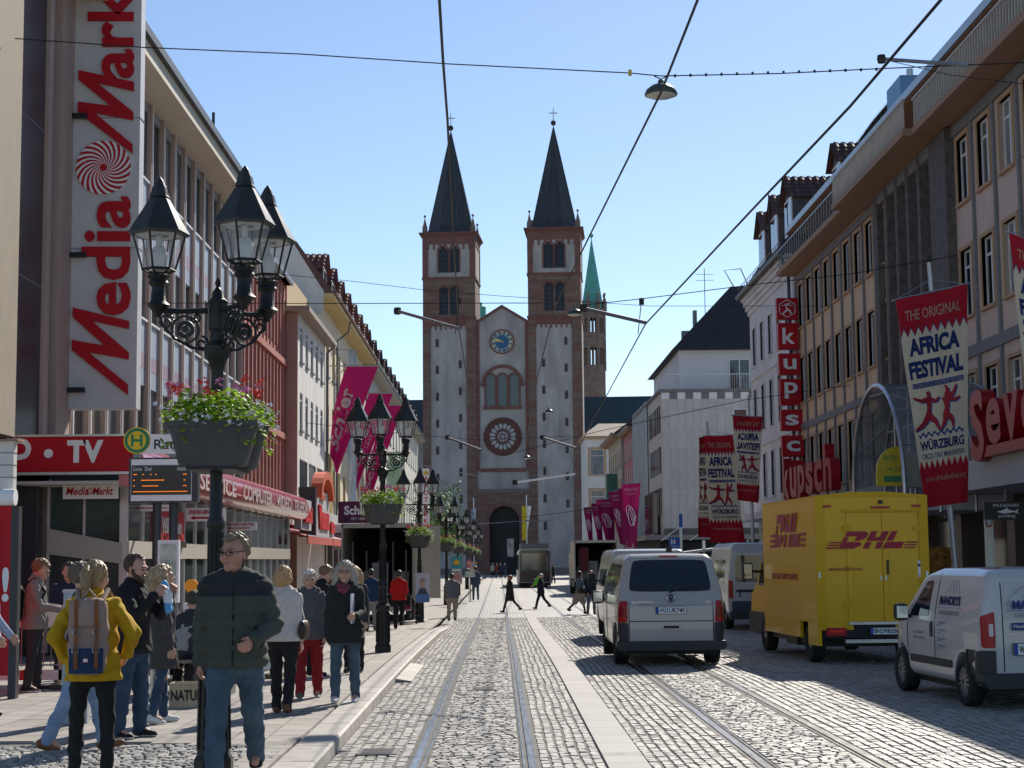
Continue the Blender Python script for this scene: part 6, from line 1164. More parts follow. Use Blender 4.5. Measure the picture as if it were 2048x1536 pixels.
# --- signs and posters beyond
def aframe(px, py, w, h, Y, lab, col, col2, words=None):
    p = at(px, py, Y); t = thing('poster_stand', lab, 'poster', p, group='advertising posters along the kerb'); W_, H_ = w * Y / FPX, h * Y / FPX
    MB().box(0, W_, 0, .04, -H_, 0).build('panel', M('poster_%d' % px, col, .5, var=.05), t); mb = MB(); mb.prism([(W_ * (.5 + .32 * math.cos(q)), -.006, -H_ * (.45 - .26 * math.sin(q) * (1 if math.sin(q) > 0 else .4))) for q in [k * math.pi / 8 for k in range(16)]], (0, .004, 0)); mb.build('motif', M('motif_%d' % px, col2, .5), t)
    MB().box(.02, W_ - .02, -.004, .0, -H_ * .97, -H_ * .82).build('text_block', SIGNW, t); MB().box(W_ * .45, W_ * .55, .05, .1, gz(Y) - p.z, 0).build('post', GREYM, t)
aframe(903, 1113, 20, 30, 78, 'teal poster with a yellow bell shaped motif', (.05, .33, .36), (.75, .45, .03)); aframe(933, 1119, 8, 20, 95, 'narrow pink poster beside the orange one', (.4, .1, .25), (.6, .4, .1)); aframe(940, 1123, 13, 18, 92, 'orange and blue poster on the far kerb', (.6, .3, .15), (.2, .35, .6)); aframe(906, 1144, 18, 24, 74, 'pale pink poster below the teal one', (.5, .36, .3), (.5, .25, .2)); aframe(930, 1142, 20, 12, 86, 'pale green low board on the far kerb', (.4, .5, .42), (.6, .65, .6))
p = at(831, 1146, 53.4); t = thing('election_poster', 'election poster with a portrait tied to the third lamp', 'poster', p); W_, H_ = 28 * 53.4 / FPX, 58 * 53.4 / FPX
MB().box(0, W_, -.03, 0, -H_, 0).build('panel', M('poster_lilac', (.5, .48, .55), .5, var=.1), t); MB().box(.01, W_ - .01, -.036, -.03, -H_ + .01, -H_ * .72).build('text_block', M('poster_blue2', (.1, .2, .45), .5), t)
mb = MB(); mb.prism([(W_ * .5 + W_ * .2 * math.cos(q), -.036, -H_ * .36 + H_ * .16 * math.sin(q)) for q in [k * math.pi / 10 for k in range(20)]], (0, .005, 0)); mb.build('portrait_face', M('print_skin', (.5, .33, .25), .6), t); mb = MB(); mb.prism([(W_ * .12, -.035, -H_ * .72), (W_ * .88, -.035, -H_ * .72), (W_ * .7, -.035, -H_ * .52), (W_ * .3, -.035, -H_ * .52)], (0, .004, 0)); mb.build('portrait_suit', M('print_suit', (.05, .07, .13), .6), t); mb = MB(); mb.prism([(W_ * (.5 + .21 * math.cos(q)), -.038, -H_ * .3 + H_ * .13 * math.sin(q)) for q in [k * math.pi / 10 for k in range(11)]] , (0, .003, 0)); mb.build('portrait_hair', M('print_hair', (.3, .28, .27), .6), t); MB().box(.0, W_ * .2, -.037, -.031, -H_ * .12, 0).build('corner_mark', M('orange_sign'), t)
p = at(1338, 1075, 50); t = thing('toilet_sign', 'small blue public toilet sign with white figures and red arrow', 'sign', (p.x, 50, gz(50))); MB().box(0, .32, 0, .03, p.z - .32 - gz(50), p.z - gz(50)).build('board', M('sign_blue', (.01, .09, .4), .5), t); zt_ = p.z - gz(50)
for x in (.06, .14): MB().box(x, x + .045, -.005, 0, zt_ - .2, zt_ - .08).build('figure', SIGNW, t); MB().box(x + .01, x + .035, -.005, 0, zt_ - .07, zt_ - .045).build('figure_head', SIGNW, t)
MB().prism([(.21, -.005, zt_ - .08), (.21, -.005, zt_ - .16), (.28, -.005, zt_ - .12)], (0, .004, 0)).build('arrow', RED, t); MB().box(.32, .4, .02, .08, 0, zt_ + .75).build('post', STEEL, t); MB().box(.31, .41, .0, .02, zt_ + .3, zt_ + .7).build('route_plate', M('sign_blue'), t); text('TOILETTEN', SIGNW, t, (.04, -.004, zt_ - .29), (1, 0, 0), (0, 0, 1), h=.04, w=.24, ext=.003)
# --- glass market pavilion on the right
PV = thing('glass_pavilion', 'white framed glass pavilion with sloping roofs behind the parked vans', 'pavilion', (at(1320, 1100, 76).x, 76, gz(76))); wx = 6.2; PG = M('pavilion_glass', (.35, .4, .42), .12, var=.3, alpha=.6)
for x in (0, 2, 4, 6): MB().box(x - .06, x + .06, 0, .12, 0, 2.4 + (.5 if x else 0)).build('post', WHITE, PV); MB().box(x - .06, x + .06, 3, 3.12, 0, 2.4).build('post', WHITE, PV)
MB().hexa([(-.6, -.4, 2.1), (6.4, -.4, 2.9), (6.4, 3.4, 2.9), (-.6, 3.4, 2.1)], [(-.6, -.4, 2.2), (6.4, -.4, 3.0), (6.4, 3.4, 3.0), (-.6, 3.4, 2.2)]).build('roof', M('pavilion_roof', (.6, .62, .64), .3, var=.15), PV)
for k in range(5): MB().hexa([(k * 1.3, -.42, 2.9), (k * 1.3 + .08, -.42, 2.9), (k * 1.3 + .9, -.42, 3.5), (k * 1.3 + .82, -.42, 3.5)], [(k * 1.3, -.36, 2.9), (k * 1.3 + .08, -.36, 2.9), (k * 1.3 + .9, -.36, 3.5), (k * 1.3 + .82, -.36, 3.5)]).build('truss_bar', WHITE, PV)
for x in (0.06, 2.06, 4.06): MB().box(x, x + 1.88, .03, .06, .1, 2.2).build('pane', PG, PV)
# --- flags at the cathedral
for i, (x0, x1, y0, y1, Y, cols, lab) in enumerate(((1043, 1062, 1012, 1080, 228, ((.5, .4, .02), (.7, .7, .72)), 'yellow and white church flag beside the portal'), (946, 956, 1018, 1070, 228, ((.25, .3, .36), (.5, .55, .6)), 'pale furled flag left of the portal'))):
    a = at(x0, y0, Y); t = thing('church_flag', lab, 'flag', (at(x1 - 8, 1100, Y).x, Y, gz(Y))); w = (x1 - x0) * Y / FPX / 2; zt = a.z - gz(Y); h = (y1 - y0) * Y / FPX
    for k in range(2): mb = MB(); mb.grid(4, 12, lambda u, v: Vector(((k - 1 + u) * w * (1 if k == 0 else 1 - v * .8), .08 * math.sin(u * 4 + v * 5), zt - v * h * (1 - .3 * k)))); mb.build('cloth', M('flag_%d_%d' % (i, k), cols[k], .8, var=.08), t, smooth=True, angle=180, fix=False)
    MB().tube([(0, .1, 0), (0, .1, zt + 1.5)], .07, 6).build('pole', WHITE, t)
# --- small street tree before the cathedral
def tree(px, Y, h, lab):
    p = at(px, 1100, Y); t = thing('street_tree', lab, 'tree', (p.x, Y, gz(Y))); rnd = random.Random(px); mb = MB(); mb.tube([(0, 0, 0), (.05, 0, h * .35), (0, .1, h * .7)], [.14, .1, .05], 8)
    for k in range(7): a = k * .9; mb.tube([(0, 0, h * (.35 + .04 * k)), (h * .1 * math.cos(a), h * .1 * math.sin(a), h * (.5 + .05 * k)), (h * .2 * math.cos(a), h * .2 * math.sin(a), h * (.6 + .05 * k))], [.06, .04, .02], 5)
    mb.build('trunk', M('bark', (.1, .08, .06), .9, var=.3), t); lf = MB()
    for k in range(1800):
        c = k % 14; a = c * 2.4; cc = Vector((h * .16 * math.cos(a), h * .16 * math.sin(a), h * (.5 + .035 * c))); q = cc + Vector((rnd.gauss(0, .07), rnd.gauss(0, .07), rnd.gauss(0, .06))) * h; s_ = rnd.uniform(.08, .16); e1 = Vector((rnd.uniform(-1, 1), rnd.uniform(-1, 1), rnd.uniform(-.6, .6))).normalized() * s_; e2 = e1.orthogonal().normalized() * s_ * .7; lf.add([q - e1, q - e2, q + e1, q + e2], [(0, 1, 2, 3)])
    tag(lf.build('crown', M('tree_leaf', (.07, .16, .02), .6, col2=(.13, .26, .03), var=.3, scale=2, island=.4), t, fix=False), kind='stuff')
tree(872, 172, 9.5, 'small green street tree behind the pharmacy sign'); tree(893, 186, 7, 'second smaller street tree left of the cathedral portal')
# ================================================================== DISTANCE FIELD MESHER
def surface_nets(vals, org, h):
    s = vals < 0; nx, ny, nz = vals.shape
    c = [(0, 0, 0), (1, 0, 0), (0, 1, 0), (1, 1, 0), (0, 0, 1), (1, 0, 1), (0, 1, 1), (1, 1, 1)]
    cnt = sum(s[a:nx - 1 + a, b:ny - 1 + b, d:nz - 1 + d].astype(np.int8) for a, b, d in c); idx = np.argwhere((cnt > 0) & (cnt < 8))
    V = np.stack([vals[idx[:, 0] + a, idx[:, 1] + b, idx[:, 2] + d] for a, b, d in c], 1)
    pos = np.zeros((len(idx), 3)); num = np.zeros(len(idx)); ca = np.array(c, float)
    for i, j in ((0, 1), (2, 3), (4, 5), (6, 7), (0, 2), (1, 3), (4, 6), (5, 7), (0, 4), (1, 5), (2, 6), (3, 7)):
        m = (V[:, i] < 0) != (V[:, j] < 0); t = V[m, i] / (V[m, i] - V[m, j]); pos[m] += ca[i] + (ca[j] - ca[i]) * t[:, None]; num[m] += 1
    P = (idx + pos / num[:, None]) * h + np.array(org); mp = np.full((nx, ny, nz), -1, np.int32); mp[idx[:, 0], idx[:, 1], idx[:, 2]] = np.arange(len(idx)); F = []
    for ax in range(3):
        b, d = (ax + 1) % 3, (ax + 2) % 3; sl0 = [slice(None)] * 3; sl1 = [slice(None)] * 3; sl0[ax] = slice(0, -1); sl1[ax] = slice(1, None)
        e = np.argwhere(s[tuple(sl0)] != s[tuple(sl1)]); e = e[(e[:, b] > 0) & (e[:, d] > 0)]
        inside = s[tuple(e.T)]; q = []
        for ob, od in ((1, 1), (0, 1), (0, 0), (1, 0)): k = e.copy(); k[:, b] -= ob; k[:, d] -= od; q.append(mp[tuple(k.T)])
        q = np.stack(q, 1); q[~inside] = q[~inside][:, ::-1]; F.append(q)
    F = np.concatenate(F); return P, F[(F >= 0).all(1)]
def nets_obj(name, vals, org, h, mat, parent, angle=180):
    P, F = surface_nets(vals, org, h); me = mesh_np(name, P, F, mat); me.polygons.foreach_set('use_smooth', np.ones(len(me.polygons), bool))
    if angle < 180: me.set_sharp_from_angle(angle=R(angle))
    me.update(); return obj(name, me, parent)
def poly_sdf(px, py, poly):
    d = np.full(np.broadcast(px, py).shape, 1e9); sgn = np.ones_like(d); n = len(poly); px, py = np.broadcast_arrays(px, py)
    for i in range(n):
        (ax, ay), (bx, by) = poly[i], poly[(i + 1) % n]; ex, ey = bx - ax, by - ay; wx, wy = px - ax, py - ay; t = np.clip((wx * ex + wy * ey) / (ex * ex + ey * ey), 0, 1)
        d = np.minimum(d, (wx - ex * t) ** 2 + (wy - ey * t) ** 2); c1 = py >= ay; c2 = py < by; c3 = ex * wy > ey * wx
        sgn = np.where((c1 & c2 & c3) | (~c1 & ~c2 & ~c3), -sgn, sgn)
    return sgn * np.sqrt(d)
def smax(a, b, k): h = np.clip(.5 - .5 * (b - a) / k, 0, 1); return b + (a - b) * h + k * h * (1 - h)
def smin(a, b, k): h = np.clip(.5 + .5 * (b - a) / k, 0, 1); return b + (a - b) * h - k * h * (1 - h)
# ================================================================== VEHICLES  (local: rear at y=0, front +y)
TYRE = M('tyre_rubber', (.02, .02, .021), .75, var=.25, scale=20); RIMS = M('rim_silver', (.3, .3, .31), .35, metal=.8, var=.15); CGL = M('car_glass', (.008, .012, .016), .03, var=.2, spec=.6); TAIL = M('tail_light_red', (.33, .004, .008), .25, var=.2, scale=12); TAILC = M('tail_light_clear', (.55, .5, .5), .2); BUMP = M('bumper_plastic', (.035, .036, .038), .55, var=.12); PLATE = M('plate_white', (.75, .75, .74), .4); PBLUE = M('plate_blue', (.01, .06, .35), .4); PBLK = M('plate_black', (.01, .01, .012), .5); CHROME = M('chrome', (.6, .6, .6), .12, metal=1, var=.05); GAP = M('panel_gap', (.03, .03, .03), .7)
class Car:
    def __init__(s, name, lab, loc, rz, side, rear, paint, L, arches, ar=.38, k=.1, h=.035, top=None, wx=1.0, aw=.62):
        s.t = thing(name, lab, 'vehicle' if 'tram' in name else name.split('_')[-1], loc, rz); s.side, s.rear, s.k, s.top = side, rear, k, top; s.arches, s.ar, s.aw = arches, ar, aw
        z1 = max(p[1] for p in side) + .1; x = np.arange(-wx - .1, wx + .1 + h, h); y = np.arange(-.12, L + .12, h); z = np.arange(.1, z1, h)
        s.body = nets_obj('body', s.f(x[:, None, None], y[None, :, None], z[None, None, :]), (x[0], y[0], z[0]), h, paint, s.t, 45)
    def f(s, x, y, z):
        d = smax(poly_sdf(y, z, s.side), poly_sdf(np.abs(x), z, s.rear), s.k)
        if s.top: d = smax(d, poly_sdf(np.abs(x), y, s.top), s.k)
        for ay, az in s.arches: d = np.maximum(d, np.minimum(s.ar - np.sqrt((y - ay) ** 2 + (z - az) ** 2), 1e9) + 0 * x - 1e3 * (np.abs(x) < s.aw))
        return d
    def hit(s, a, b, ax):
        """surface coordinate along ax ('x-','x+','y-','y+') for arrays a,b of the other two"""
        lo = np.zeros_like(a); hi = np.zeros_like(a)
        if ax[0] == 'x': lo += .0; hi += (1.6 if ax[1] == '+' else -1.6); g = lambda q: s.f(q, a, b)
        else: lo += s.ymid; hi += (s.ymid + 6 if ax[1] == '+' else -1); g = lambda q: s.f(a, q, b)
        for _ in range(24): m = (lo + hi) / 2; ins = g(m) < 0; lo = np.where(ins, m, lo); hi = np.where(ins, hi, m)
        return lo
    ymid = .5
    def patch(s, name, mat, c, ax, off=.006, nu=14, nv=12, rnd=.05, parent=None, thick=False):
        """c: four (a,b) corners ll, lr, ur, ul on the face seen along ax"""
        u, v = np.meshgrid(np.linspace(-1, 1, nu + 1), np.linspace(-1, 1, nv + 1), indexing='ij'); uu = u * (1 - rnd * v ** 6); vv = v * (1 - rnd * 1.4 * u ** 6); p, q = (uu + 1) / 2, (vv + 1) / 2; c = np.array(c, float)
        ab = ((1 - p) * (1 - q))[..., None] * c[0] + (p * (1 - q))[..., None] * c[1] + (p * q)[..., None] * c[2] + ((1 - p) * q)[..., None] * c[3]
        r = s.hit(ab[..., 0], ab[..., 1], ax); sg = 1 if ax[1] == '+' else -1
        mk = lambda o: np.stack((r + sg * o, ab[..., 0], ab[..., 1]), -1) if ax[0] == 'x' else np.stack((ab[..., 0], r + sg * o, ab[..., 1]), -1)
        W_ = mk(off); mb = MB(); n = nv + 1; vs = [tuple(W_[i, j]) for i in range(nu + 1) for j in range(n)]; fs = [(i * n + j, (i + 1) * n + j, (i + 1) * n + j + 1, i * n + j + 1) for i in range(nu) for j in range(nv)]
        rim = [(i, 0) for i in range(nu)] + [(nu, j) for j in range(nv)] + [(i, nv) for i in range(nu, 0, -1)] + [(0, j) for j in range(nv, 0, -1)]; B_ = mk(-.02); b0 = len(vs); vs += [tuple(B_[i, j]) for i, j in rim]; m = len(rim)
        fs += [(rim[k][0] * n + rim[k][1], b0 + k, b0 + (k + 1) % m, rim[(k + 1) % m][0] * n + rim[(k + 1) % m][1]) for k in range(m)]
        mb.add(vs, fs); return mb.build(name, mat, parent or s.t, smooth=True, angle=50)
    def line(s, pts, ax, r=.006, name='panel_gap', mat=None):
        a = np.array([p[0] for p in pts], float); b = np.array([p[1] for p in pts], float); q = s.hit(a, b, ax); P_ = [(q[i], a[i], b[i]) if ax[0] == 'x' else (a[i], q[i], b[i]) for i in range(len(pts))]; mb = MB(); mb.tube(P_, r, 4); return mb.build(name, mat or GAP, s.t)
    def wheels(s, ys, r, x, w=.22, spokes=0, hub=RIMS):
        for y in ys:
            for sg in (-1, 1):
                W_ = obj('wheel', None, s.t, (sg * x, y, r)); W_.rotation_euler = (0, sg * math.pi / 2, 0)
                mb = MB(); mb.lathe([(r * .62, -w), (r * .93, -w), (r, -w * .85), (r, -w * .12), (r * .95, 0), (r * .7, .005), (r * .64, -.02)], 32); mb.build('tyre', TYRE, W_, smooth=True, angle=35)
                mb = MB(); mb.lathe([(r * .66, -.015), (r * .62, -.05), (r * .3, -.06), (r * .24, -.02), (r * .01, -.015)], 32, cap=False); mb.build('rim', M('rim_dark', (.02, .02, .02), .4) if spokes else hub, W_, smooth=True)
                for k in range(spokes):
                    a = 2 * math.pi * k / spokes; mb = MB(); d = Vector((math.cos(a), math.sin(a), 0)); e = Vector((-math.sin(a), math.cos(a), 0)); mb.hexa([d * r * .12 - e * .015 + Vector((0, 0, -.03)), d * r * .6 - e * .02 + Vector((0, 0, -.04)), d * r * .6 + e * .02 + Vector((0, 0, -.04)), d * r * .12 + e * .015 + Vector((0, 0, -.03))], [d * r * .12 - e * .012, d * r * .62 - e * .016 + Vector((0, 0, -.012)), d * r * .62 + e * .016 + Vector((0, 0, -.012)), d * r * .12 + e * .012]); mb.build('spoke', RIMS, W_)
    def plate(s, x, y, z, txt, w=.52, h=.11):
        p = obj('number_plate', None, s.t, (x, y, z)); MB().box(-w / 2 - .008, w / 2 + .008, -.004, .006, -.008, h + .008).build('holder', PBLK, p); MB().box(-w / 2, w / 2, -.01, 0, 0, h).build('plate', PLATE, p); MB().box(-w / 2, -w / 2 + .045, -.013, -.01, 0, h).build('country_band', PBLUE, p)
        a, b = txt.split(' ', 1); text(a, PBLK, p, (-w / 2 + .06, -.011, .018), (1, 0, 0), (0, 0, 1), h=h * .72 * (1.15 if 'Ü' in a else 1), w=.11, bold=.02, ext=.002); text(b, PBLK, p, (-w / 2 + .225, -.011, .018), (1, 0, 0), (0, 0, 1), h=h * .72, w=w - .25, bold=.02, ext=.002)
        for zz in (.03, .075): mb = MB(); mb.prism([(-w / 2 + .195 + .017 * math.cos(q), -.012, zz + .017 * math.sin(q)) for q in [k * math.pi / 6 for k in range(12)]], (0, .002, 0)); mb.build('seal', M('plate_seal', (.1, .2, .4), .4), p)
# ---- white passenger van
VP = M('van_silver_white', (.36, .335, .315), .28, var=.03, coat=.6)
v = Car('passenger_van', 'white passenger van driving away on the far tram track', (2.97, 29.3, gz(29.3)), 0,
    [(.06, .3), (0, .42), (-.02, .6), (0, 1.05), (.1, 1.3), (.3, 1.86), (.42, 1.95), (1.2, 1.985), (3.2, 1.96), (3.5, 1.88), (4.15, 1.32), (4.75, 1.08), (4.9, .8), (4.88, .4), (4.7, .27), (.4, .27)],
    [(-.5, .26), (.86, .26), (.93, .36), (.952, .6), (.952, 1.05), (.93, 1.2), (.78, 1.84), (.68, 1.95), (-.5, 1.985)], VP, 4.9, [(.97, .34), (3.97, .34)], .4, top=[(-.5, -.03), (.8, -.02), (.93, .1), (.955, .6), (.955, 4.2), (.8, 4.75), (.5, 4.9), (-.5, 4.92)], k=.07, h=.032)
v.wheels((.97, 3.97), .335, .93, .24)
v.patch('rear_window', CGL, [(-.73, 1.29), (.73, 1.29), (.64, 1.84), (-.64, 1.84)], 'y-', .008, rnd=.05); v.patch('brake_light', TAIL, [(-.17, 1.885), (.17, 1.885), (.165, 1.915), (-.165, 1.915)], 'y-', .01, rnd=0)
for sg in (-1, 1):
    o = lambda a, b: sorted([sg * a, sg * b]); x0, x1 = o(.755, .94); v.patch('tail_light', TAIL, [(x0 + (.0 if sg < 0 else .0), .76), (x1, .76), (x1 - (0 if sg < 0 else .05) , 1.13), (x0 + (.05 if sg < 0 else .03), 1.13)], 'y-', .014, rnd=.06)
    t_ = v.patch('light_bar', M('tail_light_dark', (.2, .004, .006), .2), [(x0 + .03, .86), (x1 - .03, .86), (x1 - .04, 1.03), (x0 + .04, 1.03)], 'y-', .02, rnd=.1); x0, x1 = o(.745, .95); v.patch('corner_trim', BUMP, [(x0, .4), (x1, .4), (x1, .755), (x0, .755)], 'y-', .012, rnd=.02); x0, x1 = o(.7, .93); v.patch('reflector', M('reflector_red', (.8, .02, .02), .2, var=0), [(x0, .365), (x1, .365), (x1, .4), (x0, .4)], 'y-', .04, rnd=0)
    ax = 'x+' if sg > 0 else 'x-'
    for a, b, c_, d_ in ((.42, 1.5, .5, 1.46), (1.6, 2.75, 1.62, 2.73), (2.85, 3.9, 2.87, 3.45)): v.patch('side_window', CGL, [(a, 1.19), (b, 1.19), (d_, 1.77), (c_, 1.77)], ax, .006, rnd=.03)
    v.patch('arch_trim', BUMP, [(.55, .27), (1.45, .27), (1.45, .34), (.55, .34)], ax, .004, nu=6, nv=2, rnd=0) if False else None
    v.line([(y_, 1.06) for y_ in (.3, 1, 2, 3, 4)], ax, .005, 'slide_rail', GREYM); v.line([(2.8, z_) for z_ in (.35, .6, .9, 1.15, 1.5, 1.8)], ax, .009)
    M_ = obj('wing_mirror', None, v.t, (sg * 1.06, 3.55, 1.13)); mb = MB(); mb.lathe([(.02, -.13), (.11, -.11), (.125, 0), (.11, .11), (.02, .13)], 10); me = mb.build('shell', BLACK, M_, smooth=True); me.scale = (1, .55, 1); mb = MB(); mb.box(-.09, .09, -.075, -.07, -.09, .09); mb.build('mirror_glass', M('mirror', (.5, .55, .6), .05, metal=.9), M_)
    mb = MB(); mb.tube([(sg * .94, 3.6, 1.08), (sg * 1.02, 3.55, 1.1)], .03, 6); mb.build('mirror_arm', BLACK, v.t)
mb = MB(); mb.prism([(-.9, -.06, .28), (.9, -.06, .28), (.95, -.06, .34), (.945, -.06, .44), (-.945, -.06, .44), (-.95, -.06, .34)], (0, .25, 0)); mb.build('rear_bumper', BUMP, v.t)
v.plate(0, -.012, .91, 'WÜ UK740'); MB().box(-.13, .13, -.03, 0, .66, .7).build('handle_recess', PBLK, v.t); v.line([(x_, 1.06) for x_ in np.linspace(-.55, .55, 8)], 'y-', .008, 'ridge', M('van_shadow_line', (.3, .29, .28), .4)); v.line([(x_, .78) for x_ in np.linspace(-.72, .72, 8)], 'y-', .008); v.line([(-.73, z_) for z_ in (.46, .6, .8, 1.0, 1.1)], 'y-', .008); v.line([(.73, z_) for z_ in (.46, .6, .8, 1.0, 1.1)], 'y-', .008)
E_ = obj('emblem', None, v.t, (0, .0, 1.18)); mb = MB(); mb.tube([(.07 * math.cos(k * math.pi / 12), 0, .07 * math.sin(k * math.pi / 12)) for k in range(25)], .009, 6); mb.build('ring', CHROME, E_); mb = MB()
for pts in ([(-.045, 0, .045), (0, 0, .005), (.045, 0, .045)], [(-.062, 0, .02), (-.028, 0, -.05), (0, 0, -.005), (.028, 0, -.05), (.062, 0, .02)]): mb.tube(pts, .008, 5)
mb.build('monogram', CHROME, E_); mb = MB(); mb.prism([(.066 * math.cos(k * math.pi / 10), .005, .066 * math.sin(k * math.pi / 10)) for k in range(20)], (0, .02, 0)); mb.build('badge', M('badge_navy', (.02, .03, .06), .3), E_)
text('BLUEMOTION', CHROME, v.t, (-.68, -.012, 1.09), (1, 0, 0), (0, 0, 1), h=.035, w=.36, ext=.006); text('TDI', CHROME, v.t, (.6, -.012, 1.09), (1, 0, 0), (0, 0, 1), h=.035, w=.09, ext=.006); MB().box(-.05, .05, .15, .2, 1.97, 2.07).build('roof_antenna', BLACK, v.t)
MB().box(-.8, .8, .2, 4.5, .2, .32).build('underbody', PBLK, v.t); v.line([(-.02, 1.27), (.2, 1.33), (.5, 1.36)], 'y-', .014, 'rear_wiper', PBLK)
# ---- small white city van
WP = M('van_white', (.45, .44, .435), .25, var=.02, coat=.6)
c = Car('city_van', 'small white city van with blue company lettering parked at the right edge', (6.62, 20.35, 0), R(4),
    [(.06, .28), (.0, .4), (0, .75), (.03, 1.2), (.08, 1.6), (.2, 1.7), (.8, 1.735), (1.9, 1.72), (2.4, 1.6), (3.0, 1.12), (3.6, .92), (3.84, .66), (3.85, .4), (3.7, .24), (.3, .24)],
    [(-.5, .22), (.76, .22), (.84, .32), (.86, .6), (.855, .95), (.82, 1.15), (.72, 1.6), (.62, 1.71), (-.5, 1.75)], WP, 3.86, [(.67, .3), (3.18, .3)], .36, top=[(-.5, -.02), (.72, 0), (.84, .12), (.865, .6), (.865, 3.1), (.75, 3.6), (.5, 3.85), (-.5, 3.88)], k=.09, h=.03, aw=.56)
c.wheels((.67, 3.18), .3, .85, .2, spokes=14)
x0 = .85
c.patch('side_window', CGL, [(1.98, 1.06), (2.78, 1.05), (2.2, 1.52), (1.95, 1.53)], 'x-', .006, rnd=.04)
for sg in (-1, 1):
    a, b = sorted((sg * .66, sg * .81)); c.patch('tail_light', TAIL, [(a, .74), (b, .74), (b, 1.12) if sg > 0 else (b, 1.18), (a, 1.18) if sg > 0 else (a, 1.12)], 'y-', .012, rnd=.05); a, b = sorted((sg * .66, sg * .76)); c.patch('reverse_light', TAILC, [(a + .025, .88), (b - .025, .88), (b - .025, 1.03), (a + .025, 1.03)], 'y-', .022, rnd=.12)
    ax = 'x+' if sg > 0 else 'x-'; c.patch('side_trim', BUMP, [(1.08, .44), (2.75, .44), (2.75, .54), (1.08, .54)], ax, .015, rnd=.02); c.patch('corner_bumper', BUMP, [(.03, .3), (.3, .3), (.22, .7), (.03, .7)], ax, .012, rnd=.02)
    a, b = sorted((sg * .66, sg * .86)); c.patch('corner_bumper', BUMP, [(a, .4), (b, .4), (b, .71), (a, .71)], 'y-', .012, rnd=.02)
    for pts in ([(1.72, z_) for z_ in (.3, .6, .9, 1.2, 1.5, 1.62)], [(2.85, z_) for z_ in (.5, .7, .9, 1.02)]): c.line(pts, ax, .009)
    M_ = obj('wing_mirror', None, c.t, (sg * .98, 2.68, 1.1)); mb = MB(); mb.lathe([(.02, -.12), (.095, -.1), (.105, 0), (.095, .1), (.02, .12)], 10); q = mb.build('shell', BLACK, M_, smooth=True); q.scale = (1, .6, 1); MB().box(-.075, .075, -.072, -.066, -.08, .08).build('mirror_glass', M('mirror'), M_); MB().tube([(-sg * .14, .02, -.06), (0, 0, -.04)], .03, 6).build('arm', BLACK, M_)
    c.patch('door_handle', BLACK, [(1.8, .8), (1.9, .8), (1.9, 1.0), (1.8, 1.0)], ax, .012, nu=4, nv=4, rnd=.1)
mb = MB(); mb.prism([(-.78, -.07, .26), (.78, -.07, .26), (.86, -.07, .34), (.86, -.07, .44), (-.86, -.07, .44), (-.86, -.07, .34)], (0, .2, 0)); mb.build('rear_bumper', BUMP, c.t)
c.patch('brake_light', TAIL, [(-.14, 1.6), (.14, 1.6), (.14, 1.63), (-.14, 1.63)], 'y-', .01, rnd=0)
for x_ in (-.56, .56, 0): c.line([(x_, z_) for z_ in (.46, .7, .9, 1.1, 1.3, 1.5, 1.62)], 'y-', .008)
c.patch('door_panel', M('van_panel_white', (.43, .42, .415), .3, coat=.5), [(-.54, 1.08), (-.03, 1.08), (-.03, 1.53), (-.52, 1.53)], 'y-', .006, rnd=.06); c.patch('plate_recess', M('van_panel_white'), [(-.52, .62), (.2, .62), (.2, .82), (-.52, .82)], 'y-', -.01, rnd=.05)
NAVY = M('logo_navy', (.015, .025, .16), .4); LGREY = M('logo_grey', (.2, .21, .23), .4); LBLU = M('logo_blue', (.03, .14, .4), .4)
text('MANDRYS', NAVY, c.t, (-.45, -.012, 1.2), (1, 0, 0), (0, 0, 1), h=.11, w=.62, bold=.04, ext=.004); MB().box(-.52, .3, -.014, -.008, 1.18, 1.188).build('logo_line', LBLU, c.t); text('GEBÄUDESERVICE', LGREY, c.t, (-.42, -.012, 1.11), (1, 0, 0), (0, 0, 1), h=.055, w=.62, ext=.004, space=1.3)
text('rundum gut betreut', LGREY, c.t, (0, 0, 0), (1, 0, 0), (0, 0, 1), h=.035, w=1, ext=.003, warp=lambda p: Vector((-.12 - (.38 + p.z) * math.cos(.1 + p.x * 1.35), -.012, 1.2 + (.28 + p.z) * math.sin(.1 + p.x * 1.35))))
mb = MB(); mb.tube([(-.3, -.012, 1.34), (-.18, -.012, 1.45), (-.12, -.012, 1.38)], .006, 4); mb.tube([(-.22, -.012, 1.34), (-.1, -.012, 1.45), (-.02, -.012, 1.36)], .006, 4); mb.tube([(-.14, -.012, 1.34), (0, -.012, 1.46), (.1, -.012, 1.36)], .006, 4); mb.build('mountain_mark', LGREY, c.t)
MB().box(-.46, -.03, -.014, -.006, .95, 1.04).build('slogan_plate', NAVY, c.t); text('Mitarbeiter gesucht!', SIGNW, c.t, (-.44, -.015, .965), (1, 0, 0), (0, 0, 1), h=.055, w=.4, ext=.003); text('FIORINO', CHROME, c.t, (-.5, -.015, .885), (1, 0, 0), (0, 0, 1), h=.035, w=.34, ext=.004, shear=.3); c.plate(-.14, -.02, .66, 'WÜ FK458', w=.62, h=.13)
def on_side(P): q = c.hit(P[:, 1], P[:, 2], 'x-'); return np.stack((q - .006, P[:, 1], P[:, 2]), 1)
text('MANDRYS', NAVY, c.t, (0, 1.6, 1.22), (0, -1, 0), (0, 0, 1), h=.12, w=.78, bold=.04, ext=0, warp=on_side, vec=True); text('GEBÄUDESERVICE', LGREY, c.t, (0, 1.58, 1.1), (0, -1, 0), (0, 0, 1), h=.06, w=.76, ext=0, warp=on_side, vec=True)
c.line([(1.65, 1.195), (1.2, 1.195), (.75, 1.195)], 'x-', .005, 'logo_line', LBLU)
